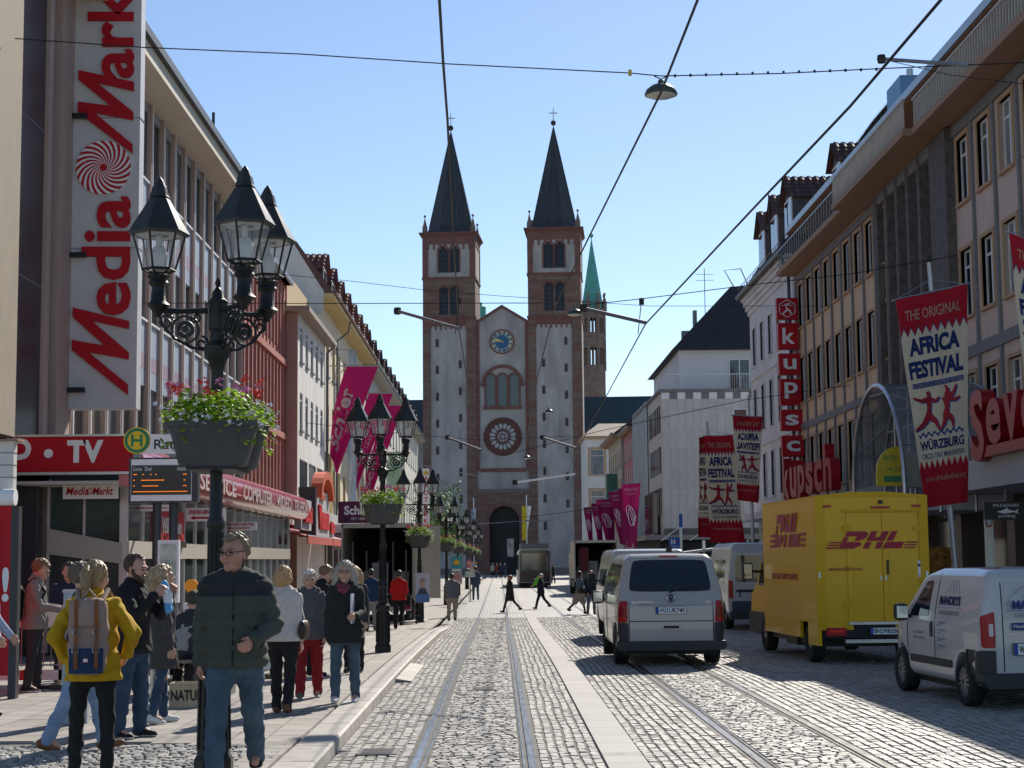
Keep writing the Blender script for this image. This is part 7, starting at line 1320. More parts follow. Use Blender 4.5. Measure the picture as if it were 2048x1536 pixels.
for k in range(3): c.line([(1.42 - k * .12, 1.37), (1.22 - k * .1, 1.54), (1.1 - k * .1, 1.38)], 'x-', .005, 'mountain_mark', LGREY)
for k, s_ in enumerate(('Unterhalt', 'Glasreinigung', 'Hausmeister', 'Grünpflege')): text(s_, LGREY, c.t, (0, 1.6, .98 - k * .1), (0, -1, 0), (0, 0, 1), h=.035, w=.3, ext=0, warp=on_side, vec=True); c.line([(1.63, .965 - k * .1), (1.5, .965 - k * .1)], 'x-', .007, 'bullet_line', LBLU)
for k in range(2): text('09333 904723', LGREY, c.t, (0, 2.6, .82 - k * .07), (0, -1, 0), (0, 0, 1), h=.035, w=.45, ext=0, warp=on_side, vec=True)
MB().box(-.7, .7, .2, 3.6, .18, .3).build('underbody', PBLK, c.t)
# ---- yellow parcel truck
YEL = M('parcel_yellow', (.64, .36, .0), .4, var=.05, scale=1.2, coat=.15); DRED = M('parcel_red', (.3, .006, .03), .4)
D = thing('parcel_truck', 'yellow parcel delivery truck with red logo parked in the shade', 'truck', (6.5, 29.3, gz(29.3)), R(3)); hw, BL, BH = .99, 4.4, 2.9
mb = MB(); mb.box(-hw, hw, 0, BL, .72, BH); mb.build('box_body', YEL, D); mb = MB(); mb.box(-hw, -hw + .06, 0, .75, .33, .719); mb.box(-hw, -hw + .06, 1.35, BL, .42, .719); mb.build('side_skirt', YEL, D); MB().box(hw - .06, hw, 0, BL, .4, .719).build('side_skirt', YEL, D); MB().box(-hw, -hw + .62, 0, .04, .6, .719).build('rear_skirt', YEL, D); MB().box(hw - .62, hw, 0, .04, .6, .719).build('rear_skirt', YEL, D)
ER = M('parcel_yellow_trim', (.58, .325, .0), .45, var=.05)
for a, b in ((-hw - .008, -hw + .15), (hw - .15, hw + .008)): MB().box(a, b, -.02, .05, .6, BH + .01).build('corner_post', ER, D)
MB().box(-hw - .008, hw + .008, -.018, BL, BH, BH + .03).build('roof_edge', ER, D); mb = MB(); mb.prism([(-hw, -.01, BH + .03), (hw, -.01, BH + .03), (hw * .3, -.01, BH + .09), (-hw * .3, -.01, BH + .09)], (0, BL, 0)); mb.build('roof_cap', ER, D)
for a, b in ((-.45, .165), (.175, .79)):
    dr = MB().box(a, b, -.03, 0, .74, 2.62).build('rear_door', YEL, D); MB().box(a + .1, b - .1, -.036, -.03, .9, 2.5).build('door_panel', M('parcel_yellow_panel', (.62, .35, .0), .4, var=.05, coat=.15), dr); x_ = a if a < 0 else b
    for z in (1.0, 2.3): MB().box(x_ - .07, x_ + .07, -.05, -.03, z, z + .1).build('hinge', ER, dr)
    MB().box((b - .05) if a < 0 else (a + .03), (b - .02) if a < 0 else (a + .06), -.045, -.03, 1.45, 1.53).build('lock', STEEL, dr)
MB().box(.24, .27, -.06, -.03, 1.55, 1.8).build('door_handle', BLACK, D); MB().box(-.52, .86, -.05, 0, 2.64, 2.68).build('door_header', ER, D); MB().box(-.46, .79, -.05, .0, .69, .735).build('door_sill', STEEL, D); MB().box(-.85, -.84 + .66, -.01, 0, .9, 2.6).build('fixed_panel', M('parcel_yellow_panel'), D)
for a in (-.86, .72): MB().box(a, a + .15, -.04, 0, 2.72, 2.76).build('marker_light', TAIL, D)
MB().box(0, .32, -.06, -.02, 2.7, 2.735).build('brake_light', TAIL, D); MB().box(.13, .2, -.05, 0, 2.78, 2.84).build('camera', BLACK, D); MB().box(.62, .92, -.014, -.008, 1.5, 1.78).build('notice', SIGNW, D); MB().box(.66, .86, -.017, -.014, 1.68, 1.73).build('notice_text', NAVY, D); MB().box(.78, .88, -.017, -.014, 1.52, 1.545).build('notice_text', M('orange_sign'), D)
for a in (-hw + .02, hw - .06): MB().box(a, a + .04, -.035, -.02, 1.5, 1.6).build('latch', STEEL, D)
def dhl(O, ex, w, h, off, parent):
    """striped italic logo: three slanted letters over a pair of speed lines"""
    sl = .55; E = Vector(ex); N_ = off; Pp = lambda x, z: O + E * (x + sl * z * h / w) * w + Vector((0, 0, z * h)) + N_
    def pg(pts, nm='logo_letter'):
        mb = MB(); mb.prism([Pp(*q) for q in pts], N_ * .6); mb.build(nm, DRED, parent)
    for a, b in ((.155, .36), (.385, .6), (.625, .66)): pass
    pg([(.14, .72), (.14, 1), (.34, 1), (.385, .86), (.37, .55), (.3, .44), (.27, .44), (.27, .72)]); pg([(.14, 0), (.14, .68), (.185, .68), (.185, .38), (.34, .38), (.37, .2), (.3, 0)])
    pg([(.4, .44), (.4, 1), (.47, 1), (.47, .66), (.525, .66), (.525, 1), (.595, 1), (.595, .44)]); pg([(.4, 0), (.4, .38), (.465, .38), (.465, 0)]); pg([(.53, 0), (.53, .38), (.595, .38), (.595, 0)])
    pg([(.62, .44), (.62, 1), (.69, 1), (.69, .44)]); pg([(.62, 0), (.62, .38), (.82, .38), (.82, 0)])
    for z in (0, .16, .32): pg([(0, z), (0, z + .08), (.125, z + .08), (.125, z)], 'speed_line'); pg([(.84, z), (.84, z + .08), (.97, z + .08), (.97, z)], 'speed_line')
dhl(Vector((-.83, -.037, 2.0)), (1, 0, 0), 1.62, .3, Vector((0, -.006, 0)), D); dhl(Vector((-hw - .004, 3.75, 2.05)), (0, -1, 0), 3.0, .62, Vector((-.006, 0, 0)), D)
text('www.dhl.com', DRED, D, (-.79, -.04, 1.62), (1, 0, 0), (0, 0, 1), h=.075, w=.6, ext=.004); text('EXCELLENCE. SIMPLY DELIVERED.', DRED, D, (-hw - .008, 3.6, 1.45), (0, -1, 0), (0, 0, 1), h=.11, w=2.2, ext=.004)
MB().box(-.9, .9, .02, .3, .46, .72).build('rear_frame', PBLK, D); MB().box(-.55, .85, -.15, .02, .38, .44).build('step', STEEL, D)
for a in (-.86, .52): tl = MB().box(a, a + .36, -.03, .02, .5, .64).build('tail_light', TAIL, D); MB().box(a + .06, a + .3, -.036, -.03, .56, .6).build('lens', M('reflector_red'), tl)
dc = Car.__new__(Car); dc.t = D; dc.wheels((.95, 4.75), .34, .93, .22); dc.plate(.18, -.03, .52, 'BN PI8206')
mb = MB(); mb.prism([(-.88, 4.41, .45), (-.88, 4.41, 2.1), (-.88, 4.9, 2.05), (-.88, 5.6, 1.35), (-.88, 6.2, 1.1), (-.88, 6.35, .45)], (1.76, 0, 0)); mb.build('cab', YEL, D); MB().box(-.92, .92, 4.4, 6.3, .35, .75).build('cab_skirt', BUMP, D)
mb = MB(); mb.prism([(-.886, 4.5, 1.3), (-.886, 5.45, 1.3), (-.886, 4.95, 1.95), (-.886, 4.5, 1.98)], (-.004, 0, 0)); mb.build('side_window', CGL, D)
M_ = obj('wing_mirror', None, D, (-1.18, 5.0, 1.42)); mb = MB(); mb.box(-.12, .08, -.05, .05, .0, .34); mb.build('shell', BLACK, M_); MB().box(-.1, .06, -.056, -.05, .1, .31).build('mirror_glass', M('mirror'), M_); MB().box(-.1, .06, -.056, -.05, .02, .09).build('wide_mirror', M('mirror'), M_); MB().tube([(.08, 0, .17), (.3, 0, .15)], .03, 6).build('arm', BLACK, M_)
MB().box(-.85, .85, .3, 6.0, .3, .5).build('chassis', PBLK, D); MB().box(-.9, -.6, 2.0, 2.9, .25, .5).build('mud_flap', PBLK, D)
# ---- tall grey van and the white van ahead
GP = M('van_grey_white', (.38, .38, .385), .3, var=.03, coat=.4)
def tallvan(name, lab, loc, rz, H, L, paint, dark=False):
    g = Car(name, lab, loc, rz, [(.02, .35), (0, .6), (0, H - .25), (.06, H - .06), (.25, H), (L - 1.5, H), (L - 1.2, H - .12), (L - .55, 1.3), (L, 1.0), (L + .02, .4), (L - .3, .3), (.3, .3)], [(-.5, .28), (.9, .3), (.98, .45), (1.0, 1.0), (.98, 1.4), (.88, H - .15), (.78, H), (-.5, H + .01)], paint, L, [(1.05, .34), (L - 1.0, .34)], .4, k=.08, h=.045)
    g.wheels((1.05, L - 1.0), .34, .96, .22)
    for a, b in ((-.8, -.04), (.04, .8)): g.patch('rear_window', CGL, [(a, 1.35), (b, 1.35), (b * .96, H - .38), (a * .96, H - .38)], 'y-', .006, rnd=.06); 
    for sg in (-1, 1):
        a, b = sorted((sg * .86, sg * .98)); g.patch('tail_light', TAIL, [(a, .9), (b, .9), (b, 1.4), (a, 1.4)], 'y-', .012, rnd=.05); ax = 'x+' if sg > 0 else 'x-'
        for q0, q1 in ((1.0, 2.2), (2.35, 3.5)): g.patch('side_window', CGL if not dark else M('grey_blank', (.3, .31, .33), .4), [(q0, 1.3), (q1, 1.3), (q1, H - .5), (q0, H - .5)], ax, .005, rnd=.04)
        M_ = obj('wing_mirror', None, g.t, (sg * 1.15, L - 1.4, 1.4)); MB().box(-.09, .09, -.05, .05, -.15, .18).build('shell', BLACK, M_); MB().tube([(-sg * .17, 0, 0), (0, 0, 0)], .025, 5).build('arm', BLACK, M_)
    g.line([(0, z_) for z_ in (.6, .9, 1.2, 1.6, H - .2)], 'y-', .012); mb = MB(); mb.box(-.96, .96, -.06, .2, .3, .52); mb.build('rear_bumper', BUMP, g.t); return g
g = tallvan('minibus_van', 'tall grey white van with dark blue lower doors between passenger van and yellow truck', (7.45, 47.6, gz(47.6)), 0, 2.48, 5.5, GP)
g.patch('lower_panel', M('navy_panel', (.03, .045, .08), .4), [(-.9, .42), (.9, .42), (.9, .82), (-.9, .82)], 'y-', .006, rnd=.02); g.patch('plate_recess', BLACK, [(-.78, 1.06), (-.1, 1.06), (-.1, 1.14), (-.78, 1.14)], 'y-', .01, rnd=.1); g.plate(-.42, -.02, .94, 'WÜ K5531')
tallvan('delivery_van', 'white delivery van partly hidden behind the passenger van', (3.55, 40, gz(40)), 0, 2.2, 5.2, WP)
# ---- open box trucks
def boxtruck(lab, loc, rz, w, L, z0, z1, cab, side, door=False):
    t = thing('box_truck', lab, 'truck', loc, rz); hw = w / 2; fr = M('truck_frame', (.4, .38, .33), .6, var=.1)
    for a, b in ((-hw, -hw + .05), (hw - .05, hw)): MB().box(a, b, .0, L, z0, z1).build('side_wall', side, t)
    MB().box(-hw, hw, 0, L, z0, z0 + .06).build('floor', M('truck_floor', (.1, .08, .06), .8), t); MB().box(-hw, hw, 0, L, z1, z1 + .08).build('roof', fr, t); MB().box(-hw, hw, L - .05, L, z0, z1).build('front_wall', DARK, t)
    for x_ in (-hw - .01, hw - .05): MB().box(x_, x_ + .06, -.03, .05, z0 - .1, z1 + .08).build('rear_post', fr, t)
    MB().box(-hw, hw, -.03, .03, z1 - .05, z1 + .1).build('header', fr, t)
    for k in range(5): x_ = -hw + .3 + k * (w - .6) / 4; MB().tube([(x_, .8 + .2 * (k % 2), z0 + .1), (x_, .8 + .2 * (k % 2), z1 - .5 - .3 * (k % 3))], .03, 6).build('load_bar', STEEL, t)
    for k in range(3): MB().box(-hw + .2 + k * .7, -hw + .75 + k * .7, 1.5, 2.1, z0 + .06, z0 + .8 + .3 * (k % 2)).build('roll_cage', GREYM, t)
    MB().box(-hw * .9, hw * .9, .1, L + 1.8, .45, z0).build('chassis', PBLK, t); MB().box(-hw * .9, hw * .9, -.08, .1, .45, .6).build('under_ride_bar', STEEL, t); MB().box(-hw, hw, L + .2, L + 2, .5, 2.5).build('cab', cab, t)
    cc_ = Car.__new__(Car); cc_.t = t; cc_.wheels((1.3, L + .9), .45, hw - .02, .3)
    for x_ in (-hw + .1, hw - .4): MB().box(x_, x_ + .3, -.1, -.05, .5, .65).build('tail_light', TAIL, t)
    if door: mb = MB(); mb.prism([(hw, 0, z0 - .1), (hw + .85, .45, z0 - .1), (hw + .85, .45, z1), (hw, 0, z1)], (.02, -.05, 0)); mb.build('open_door', M('truck_door', (.5, .45, .36), .6, var=.12), t)
    return t
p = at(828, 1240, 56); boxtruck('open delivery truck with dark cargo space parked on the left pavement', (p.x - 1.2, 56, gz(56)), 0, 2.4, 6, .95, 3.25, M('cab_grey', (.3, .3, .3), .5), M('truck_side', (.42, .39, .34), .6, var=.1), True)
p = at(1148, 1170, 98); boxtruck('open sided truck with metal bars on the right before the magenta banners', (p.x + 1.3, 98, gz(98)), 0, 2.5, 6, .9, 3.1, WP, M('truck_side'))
MB().box(-.95, -.4, .5, 1.0, 1.4, 2.8).build('hanging_load', M('dark_red_wall'), [o for o in COL.objects if o.name.startswith('box_truck')][-1])
# ---- tram
TB = thing('tram', 'black tram seen from behind on the far track', 'tram', (2.72, 129, gz(129))); TBK = M('tram_black', (.012, .013, .015), .15, coat=.5); mb = MB()
mb.prism([(-1.22, 0, .35), (1.22, 0, .35), (1.25, 0, 1.2), (1.2, 0, 2.75), (1.05, 0, 2.95), (-1.05, 0, 2.95), (-1.2, 0, 2.75), (-1.25, 0, 1.2)], (0, 18, 0)); mb.build('body', M('tram_side', (.55, .55, .54), .4), TB)
mb = MB(); mb.prism([(-1.15, -.04, .42), (1.15, -.04, .42), (1.16, -.04, 2.72), (1.0, -.04, 2.84), (-1.0, -.04, 2.84), (-1.16, -.04, 2.72)], (0, .05, 0)); mb.build('rear_mask', TBK, TB); MB().box(-1.0, 1.0, -.06, -.03, 1.3, 2.6).build('rear_window', M('tram_glass', (.05, .06, .07), .05, spec=.9, var=.3, stretch=(6, 1, .3)), TB)
MB().box(-1.28, -1.24, .5, 17.5, 1.3, 2.5).build('side_glass', CGL, TB); MB().box(-1.1, 1.1, .5, 6, 2.95, 3.35).build('roof_equipment', GREYM, TB); MB().box(-1.2, 1.2, .1, 18, .12, .35).build('bogie_skirt', PBLK, TB)
for x_ in (-1.0, .85): MB().box(x_, x_ + .16, -.07, -.04, .85, 1.0).build('tail_light', TAIL, TB)
mb = MB(); mb.tube([(0, 3, 3.35), (-.3, 2.2, 4.3), (0, 3.2, 5.2)], .04, 5); mb.tube([(-.7, 3.2, 5.2), (.7, 3.2, 5.2)], .03, 5); mb.build('pantograph', GREYM, TB); MB().box(-.1, .15, -.065, -.06, .6, .72).build('number', SIGNW, TB)
# ---- bicycle leaning at the third lamp
BK = thing('bicycle', 'dark bicycle leaning against the third lamp', 'bicycle', (at(820, 1232, 53).x, 53, gz(53) + .03), R(75))
for y_ in (0, 1.05): 
    W_ = obj('wheel', None, BK, (0, y_, .34)); mb = MB(); mb.tube([(0, .33 * math.cos(k * math.pi / 14), .33 * math.sin(k * math.pi / 14)) for k in range(29)], .018, 5); mb.build('tyre', TYRE, W_); mb = MB()
    for k in range(10): mb.tube([(0, 0, 0), (0, .31 * math.cos(k * math.pi / 5), .31 * math.sin(k * math.pi / 5))], .003, 3)
    tag(mb.build('spokes', STEEL, W_), kind='stuff')
mb = MB()
for a, b in (((0, 0, .34), (0, .42, .32)), ((0, .42, .32), (0, .3, .8)), ((0, .3, .75), (0, .95, .78)), ((0, .42, .32), (0, .92, .72)), ((0, 1.05, .34), (0, .92, .95)), ((0, 0, .34), (0, .32, .72))): mb.tube([a, b], .017, 6)
mb.build('frame', BLACK, BK); MB().box(-.08, .08, .16, .42, .86, .92).build('saddle', BLACK, BK); MB().tube([(-.28, .8, 1.02), (0, .9, 1.0), (.28, .8, 1.02)], .014, 6).build('handlebar', STEEL, BK)
# ================================================================== PEOPLE
SKIN = M('skin', (.5, .285, .205), .55, var=.12, scale=14, spec=.35); SKINR = M('skin_ruddy', (.5, .25, .18), .55, var=.14, scale=14, spec=.35); EYEM = M('eye', (.03, .025, .02), .2); LIPM = M('lips', (.36, .13, .1), .5)
class Field:
    def __init__(s, lo, hi, h):
        s.h = h; s.lo = np.array(lo, float); s.ax = [np.arange(lo[i], hi[i] + h, h) for i in range(3)]; s.v = np.full([len(a) for a in s.ax], .25)
    def seg(s, p1, r1, p2=None, r2=None, k=.02, sq=None, rot=None, sub=False):
        p1 = np.array(p1, float); p2 = p1 + 1e-5 if p2 is None else np.array(p2, float); r2 = r1 if r2 is None else r2; m = max(r1, r2) * (max(sq) if sq else 1) + k + .05; sl = []
        for i in range(3):
            a, b = min(p1[i], p2[i]) - m, max(p1[i], p2[i]) + m; i0, i1 = np.searchsorted(s.ax[i], (a, b)); sl.append(slice(max(0, i0), min(len(s.ax[i]), i1 + 1)))
        sl = tuple(sl); g = [s.ax[i][sl[i]] for i in range(3)]
        if any(len(q) == 0 for q in g): return s
        X, Y, Z = g[0][:, None, None], g[1][None, :, None], g[2][None, None, :]; d = p2 - p1; L2 = d @ d
        t = np.clip(((X - p1[0]) * d[0] + (Y - p1[1]) * d[1] + (Z - p1[2]) * d[2]) / L2, 0, 1); r = r1 + (r2 - r1) * t; D = [X - p1[0] - d[0] * t, Y - p1[1] - d[1] * t, Z - p1[2] - d[2] * t]
        if sq:
            if rot is not None: D = [sum(rot[j][i] * D[j] for j in range(3)) for i in range(3)]
            q = np.sqrt(sum((D[i] / sq[i]) ** 2 for i in range(3))); f = (q - r) * min(sq)
        else: f = np.sqrt(D[0] ** 2 + D[1] ** 2 + D[2] ** 2) - r
        s.v[sl] = smax(s.v[sl], -f, k) if sub else smin(s.v[sl], f, k); return s
    def chain(s, pts, rs, **k):
        for i in range(len(pts) - 1): s.seg(pts[i], rs[i], pts[i + 1], rs[i + 1], **k)
        return s
    def warp(s, fn): s.v = s.v + fn(s.ax[0][:, None, None], s.ax[1][None, :, None], s.ax[2][None, None, :]); return s
    def build(s, name, mats, parent, cond=None, T=None):
        P_, F_ = surface_nets(s.v, s.lo, s.h)
        if T is not None: P_ = (P_ - T[1]) @ np.array(T[0]).T + T[1]
        mats = mats if isinstance(mats, list) else [mats]; me = mesh_np(name, P_, F_, mats[0])
        for m in mats[1:]: me.materials.append(m)
        if cond: c = P_[F_].mean(1); me.polygons.foreach_set('material_index', cond(c).astype(np.int32))
        me.polygons.foreach_set('use_smooth', np.ones(len(me.polygons), bool)); me.update(); return obj(name, me, parent)
def rotm(yaw, pitch):
    cy_, sy, cp, sp = math.cos(yaw), math.sin(yaw), math.cos(pitch), math.sin(pitch); return np.array([[cy_, -sy, 0], [sy, cy_, 0], [0, 0, 1]]) @ np.array([[1, 0, 0], [0, cp, -sp], [0, sp, cp]])
def folds(amp, f=1.0): return lambda x, y, z: amp * (np.sin((z * 38 + 7 * np.sin(x * 13 + 2)) * f + y * 21) * .6 + np.sin((x * 31 - z * 22) * f + 5 * np.sin(z * 11)) * .4)
def quilt(amp, per): return lambda x, y, z: amp * (np.abs(np.sin(math.pi * z / per)) * -1 + .5) + folds(.005)(x, y, z)
def person(lab, loc, H, rz, legs=((0, 0, .03), (0, 0, .03)), arms=((0, .12, .15, 0), (0, .12, .15, 0)), head=(0, 0), lean=0, top=None, pants=None, shoes=None, hair=None, q=1.0, skin=None, sit=False, bulk=1.0, scale_w=1.0, extra=None, female=False):
    """faces local +Y.  legs/arms: (person's left, right)"""
    t = thing('person', lab, 'person', loc, R(rz)); S = H / 1.75; hb = .0095 * q; hc = .0125 * q; J = {}
    zr = .93; pel = np.array([0, 0, zr]); pts = {}
    for i, sd in enumerate((-1, 1)):
        a, b, o = legs[i]; hip = np.array([sd * .095, 0, zr]); dt = np.array([sd * math.sin(o), math.sin(a), -math.cos(a)]); dt /= np.linalg.norm(dt); kn = hip + dt * .43; ds = np.array([sd * math.sin(o) * .5, math.sin(a - b), -math.cos(a - b)]); ds /= np.linalg.norm(ds); an = kn + ds * .41
        pts['hip%d' % i], pts['kn%d' % i], pts['an%d' % i] = hip, kn, an; pts['ft%d' % i] = (a - b)
    dz = .09 - min(pts['an0'][2], pts['an1'][2])
    for k in pts:
        if not k.startswith('ft'): pts[k] = (pts[k] + (0, 0, dz)) * S
    base = np.array([0, 0, dz]); LM = rotm(0, -lean); L_ = lambda p: (LM @ (np.array(p, float) - (0, 0, .95)) + (0, 0, .95) + base) * S
    hd = rotm(head[0], head[1]); NP = np.array([0, -.01, 1.54]); HS_ = 1.13; Hd = lambda p: L_(hd @ ((np.array(p, float) - NP) * HS_) + NP); hrot = LM @ hd
    for i, sd in enumerate((-1, 1)):
        f, ab, el, inn = arms[i]; sh = np.array([sd * .185 * scale_w * (.92 if female else 1), -.01, 1.405]); du = np.array([sd * math.sin(ab), math.sin(f) * math.cos(ab), -math.cos(f) * math.cos(ab)]); e = sh + du * .285; f2 = f + el; df = np.array([sd * math.sin(ab) * .4 - sd * math.sin(inn), math.sin(f2), -math.cos(f2)]); df /= np.linalg.norm(df); w = e + df * .25
        pts['sh%d' % i], pts['el%d' % i], pts['wr%d' % i], pts['hd%d' % i] = L_(sh), L_(e), L_(w), LM @ df
    allp = np.array([v for k, v in pts.items() if isinstance(v, np.ndarray) and k[:2] != 'hd'] + [Hd((0, 0, 1.78))]); lo = allp.min(0) - .24; hi = allp.max(0) + .24; lo[2] = max(lo[2], -.02); hi[2] = Hd((0, 0, 1.8))[2] + .05
    # --- body: one continuous skin
    B = Field(lo, hi, hb); tors = lambda F_, off, z0=.93: [F_.seg(L_((0, 0, z)) if True else 0, (r * bulk + off) * S, L_((0, 0, z + .001)), (r * bulk + off) * S, k=.07, sq=(1.06 * scale_w, dp, 1.1), rot=LM) for z, r, dp in ((.96, .15, .76), (1.08, .14 if not female else .125, .76), (1.2, .148, .72), (1.31, .15, .7), (1.385, .112, .64)) if z >= z0]
    tors(B, -.02)
    for i in (0, 1):
        B.seg(L_((0, 0, 1.42)), .055 * S, pts['sh%d' % i], .05 * S, k=.04); B.chain([pts['sh%d' % i], pts['el%d' % i], pts['wr%d' % i]], [.045 * S, .036 * S, .026 * S], k=.03); B.chain([pts['hip%d' % i], pts['kn%d' % i], pts['an%d' % i]], [.075 * S, .05 * S, .036 * S], k=.04); B.seg(pts['an%d' % i], .034 * S, pts['an%d' % i] + np.array([0, .1, -.05]) * S, .028 * S)
        w, d = pts['wr%d' % i], pts['hd%d' % i]; sd = (-1, 1)[i]; ac = np.array([0, 1, 0]) if abs(d[1]) < .75 else np.array([0, 0, 1.0]); ac = ac - d * (ac @ d); ac /= np.linalg.norm(ac); cu = np.cross(ac, d); cu *= -np.sign(cu[0] * sd) if abs(cu[0]) > .1 else 1
        for j, (o, l) in enumerate(((.033, .072), (.011, .082), (-.011, .076), (-.032, .06))):
            k0 = w + d * .03 + ac * o * .6; k1 = w + d * .095 + ac * o; k2 = k1 + (d * .8 + cu * .5) * l * .55; k3 = k2 + (d * .3 + cu * .85) * l * .5; B.chain([k0 , k1, k2, k3], [.015 * S, .0135 * S, .0105 * S, .0085 * S], k=.006)
        B.chain([w + d * .02 + ac * .02, w + d * .055 + ac * .048 + cu * .012, w + d * .095 + ac * .055 + cu * .035], [.016, .0125, .01], k=.01)
    hs = lambda p1, r1, p2=None, r2=None, sq=None, k=.02, sub=False: B.seg(Hd(p1), r1 * S * HS_, None if p2 is None else Hd(p2), None if r2 is None else r2 * S * HS_, k=k, sq=sq, rot=hrot, sub=sub)
    hs((0, -.01, 1.47), .058, (0, -.004, 1.57), .052, k=.03); hs((0, -.008, 1.66), .085, sq=(.88, 1.12, 1.0)); hs((0, .035, 1.61), .062, (0, .046, 1.56), .042, k=.04)
    for sd in (-1, 1): hs((sd * .038, .05, 1.612), .034, k=.03); hs((sd * .076, -.006, 1.645), .017, (sd * .074, -.003, 1.605), .011, sq=(.6, 1, 1.1), k=.006); hs((sd * .033, .108, 1.645), .0145, k=.014, sub=True)
    hs((-.032, .082, 1.664), .013, (.032, .082, 1.664), .013, k=.015); hs((0, .09, 1.65), .009, (0, .112, 1.617), .0135, k=.01); hs((-.018, .094, 1.583), .0075, (.018, .094, 1.583), .0075, k=.006); hs((-.018, .0945, 1.573), .0075, (.018, .0945, 1.573), .0075, k=.006); hs((0, .082, 1.545), .022, k=.02)
    body = B.build('body', skin or SKIN, t)
    if q <= 1.4:
        for sd in (-1, 1): c_ = Hd((sd * .033, .092, 1.645)); mb = MB(); mb.lathe([(.002, -.009), (.008, -.006), (.0105, 0), (.008, .006), (.002, .009)], 8); mb.build('eye', EYEM, body, loc=c_, smooth=True)
        for sd in (-1, 1): mb = MB(); mb.tube([Hd((sd * .014, .1, 1.667)), Hd((sd * .034, .1, 1.673)), Hd((sd * .054, .088, 1.666))], [.005, .006, .003], 5); mb.build('eyebrow', (hair or {}).get('m', BLACK), body)
        a, b = Hd((-.024, .1, 1.5785)), Hd((.024, .1, 1.5785)); mb = MB(); mb.tube([a, (a + b) / 2 + (Hd((0, .004, 1.5)) - Hd((0, 0, 1.5))), b], [.003, .006, .003], 6); mb.build('lips', LIPM, body)
    # --- trousers / skirt
    hem = .93
    if pants:
        F_ = Field(lo, hi, hc); w = pants.get('w', 1); 
        for z, r, dp in ((.9, .15, .8), (.98, .15, .78)): F_.seg(L_((0, 0, z)), (r * bulk + .012) * S, L_((0, 0, z + .001)), (r * bulk + .012) * S, k=.05, sq=(1.05, dp, 1), rot=LM)
        for i in (0, 1):
            h_, k_, a_ = pts['hip%d' % i], pts['kn%d' % i], pts['an%d' % i]
            if pants.get('skirt'): F_.seg(h_ * .5 + pel * 0 + np.array([0, 0, h_[2] * .5]), .16 * S, k_ + (0, 0, .02), .15 * S, k=.08, sq=(1, .8, 1))
            else: F_.chain([h_ + (0, 0, .0), h_ * .55 + k_ * .45, k_, k_ * .45 + a_ * .55, a_ + np.array([0, -.004, -.02])], [v * S * w for v in (.098 * bulk, .088, .068, .064, .058 * pants.get('hemw', 1))], k=.03)
        F_.warp(folds(pants.get('fold', .0075))); F_.v = np.maximum(F_.v, (F_.ax[2] - L_((0, 0, 1.03))[2])[None, None, :]); F_.build(pants.get('name', 'trousers'), pants['m'], t)
        if pants.get('skirt'):
            F_ = Field(lo, hi, hc)
            for i in (0, 1): F_.chain([pts['kn%d' % i] + (0, 0, .1), pts['kn%d' % i], pts['an%d' % i]], [.066 * S, .056 * S, .04 * S])
            F_.build('tights', pants['legs'], t)
    # --- top / coat
    if top:
        F_ = Field(lo, hi, hc); off = top.get('off', .02); hz = top.get('hem', .86); tors(F_, off)
        if hz < .93:
            n = 5
            for j in range(n + 1):
                z = .95 - (.95 - hz) * j / n; fl = top.get('flare', .0) * (j / n); 
                if sit: break
                F_.seg(L_((0, .0, z)), (.152 * bulk + off + fl) * S, L_((0, 0, z + .001)), (.152 * bulk + off + fl) * S, k=.05, sq=(1.05, .8, .8), rot=LM)
        for i in (0, 1):
            F_.seg(L_((0, -.005, 1.425)), (.05 + off * .6) * S, pts['sh%d' % i], (.046 + off * .6) * S, k=.05); ar = top.get('arm', 1); wr = pts['wr%d' % i] + pts['hd%d' % i] * .01
            F_.chain([pts['sh%d' % i], pts['el%d' % i], wr], [(.05 * ar + off * .5) * S, (.043 * ar + off * .5) * S, (.034 * ar + off * .4) * S], k=.02)
        if top.get('collar'): F_.seg(L_((0, -.012, 1.47)), .075 * S, L_((0, -.006, 1.47 + top['collar'])), .07 * S, k=.03)
        if top.get('hood'): F_.seg(L_((-.07, -.09, 1.45)), .06 * S, L_((.07, -.09, 1.45)), .06 * S, k=.04); F_.seg(L_((0, -.11, 1.4)), .05 * S, k=.04)
        F_.warp(top.get('tex') or folds(top.get('fold', .008)))
        if top.get('collar'): F_.seg(L_((0, .05, 1.5)), .035 * S, L_((0, .03, 1.6)), .06 * S, k=.01, sub=True)
        F_.v = np.maximum(F_.v, (L_((0, 0, hz))[2] - F_.ax[2])[None, None, :] if not sit else -1)
        for i in (0, 1):                              # open the cuffs
            F_.seg(pts['wr%d' % i] + pts['hd%d' % i] * .05, .028 * S, pts['wr%d' % i] + pts['hd%d' % i] * .12, .04 * S, k=.004, sub=True)
        m = top['m']; cond = None
        if top.get('yoke'): zy = L_((0, 0, top['yoke']))[2]; cond = lambda c: (c[:, 2] > zy)
        o = F_.build(top.get('name', 'jacket'), m, t, cond)
        if top.get('zip'):
            ys = []
            for z in np.linspace(hz + .02, 1.42, 14):
                p = L_((0, 0, z)); ix, iz = np.searchsorted(F_.ax[0], 0), min(len(F_.ax[2]) - 1, np.searchsorted(F_.ax[2], p[2])); col = F_.v[ix, :, iz]; ins = np.nonzero(col < 0)[0]; ys.append((0, F_.ax[1][ins[-1]] + .006 if len(ins) else p[1] + .12, p[2]))
            mb = MB(); mb.tube(ys, .007, 4); mb.build('zip', top['zip'], o)
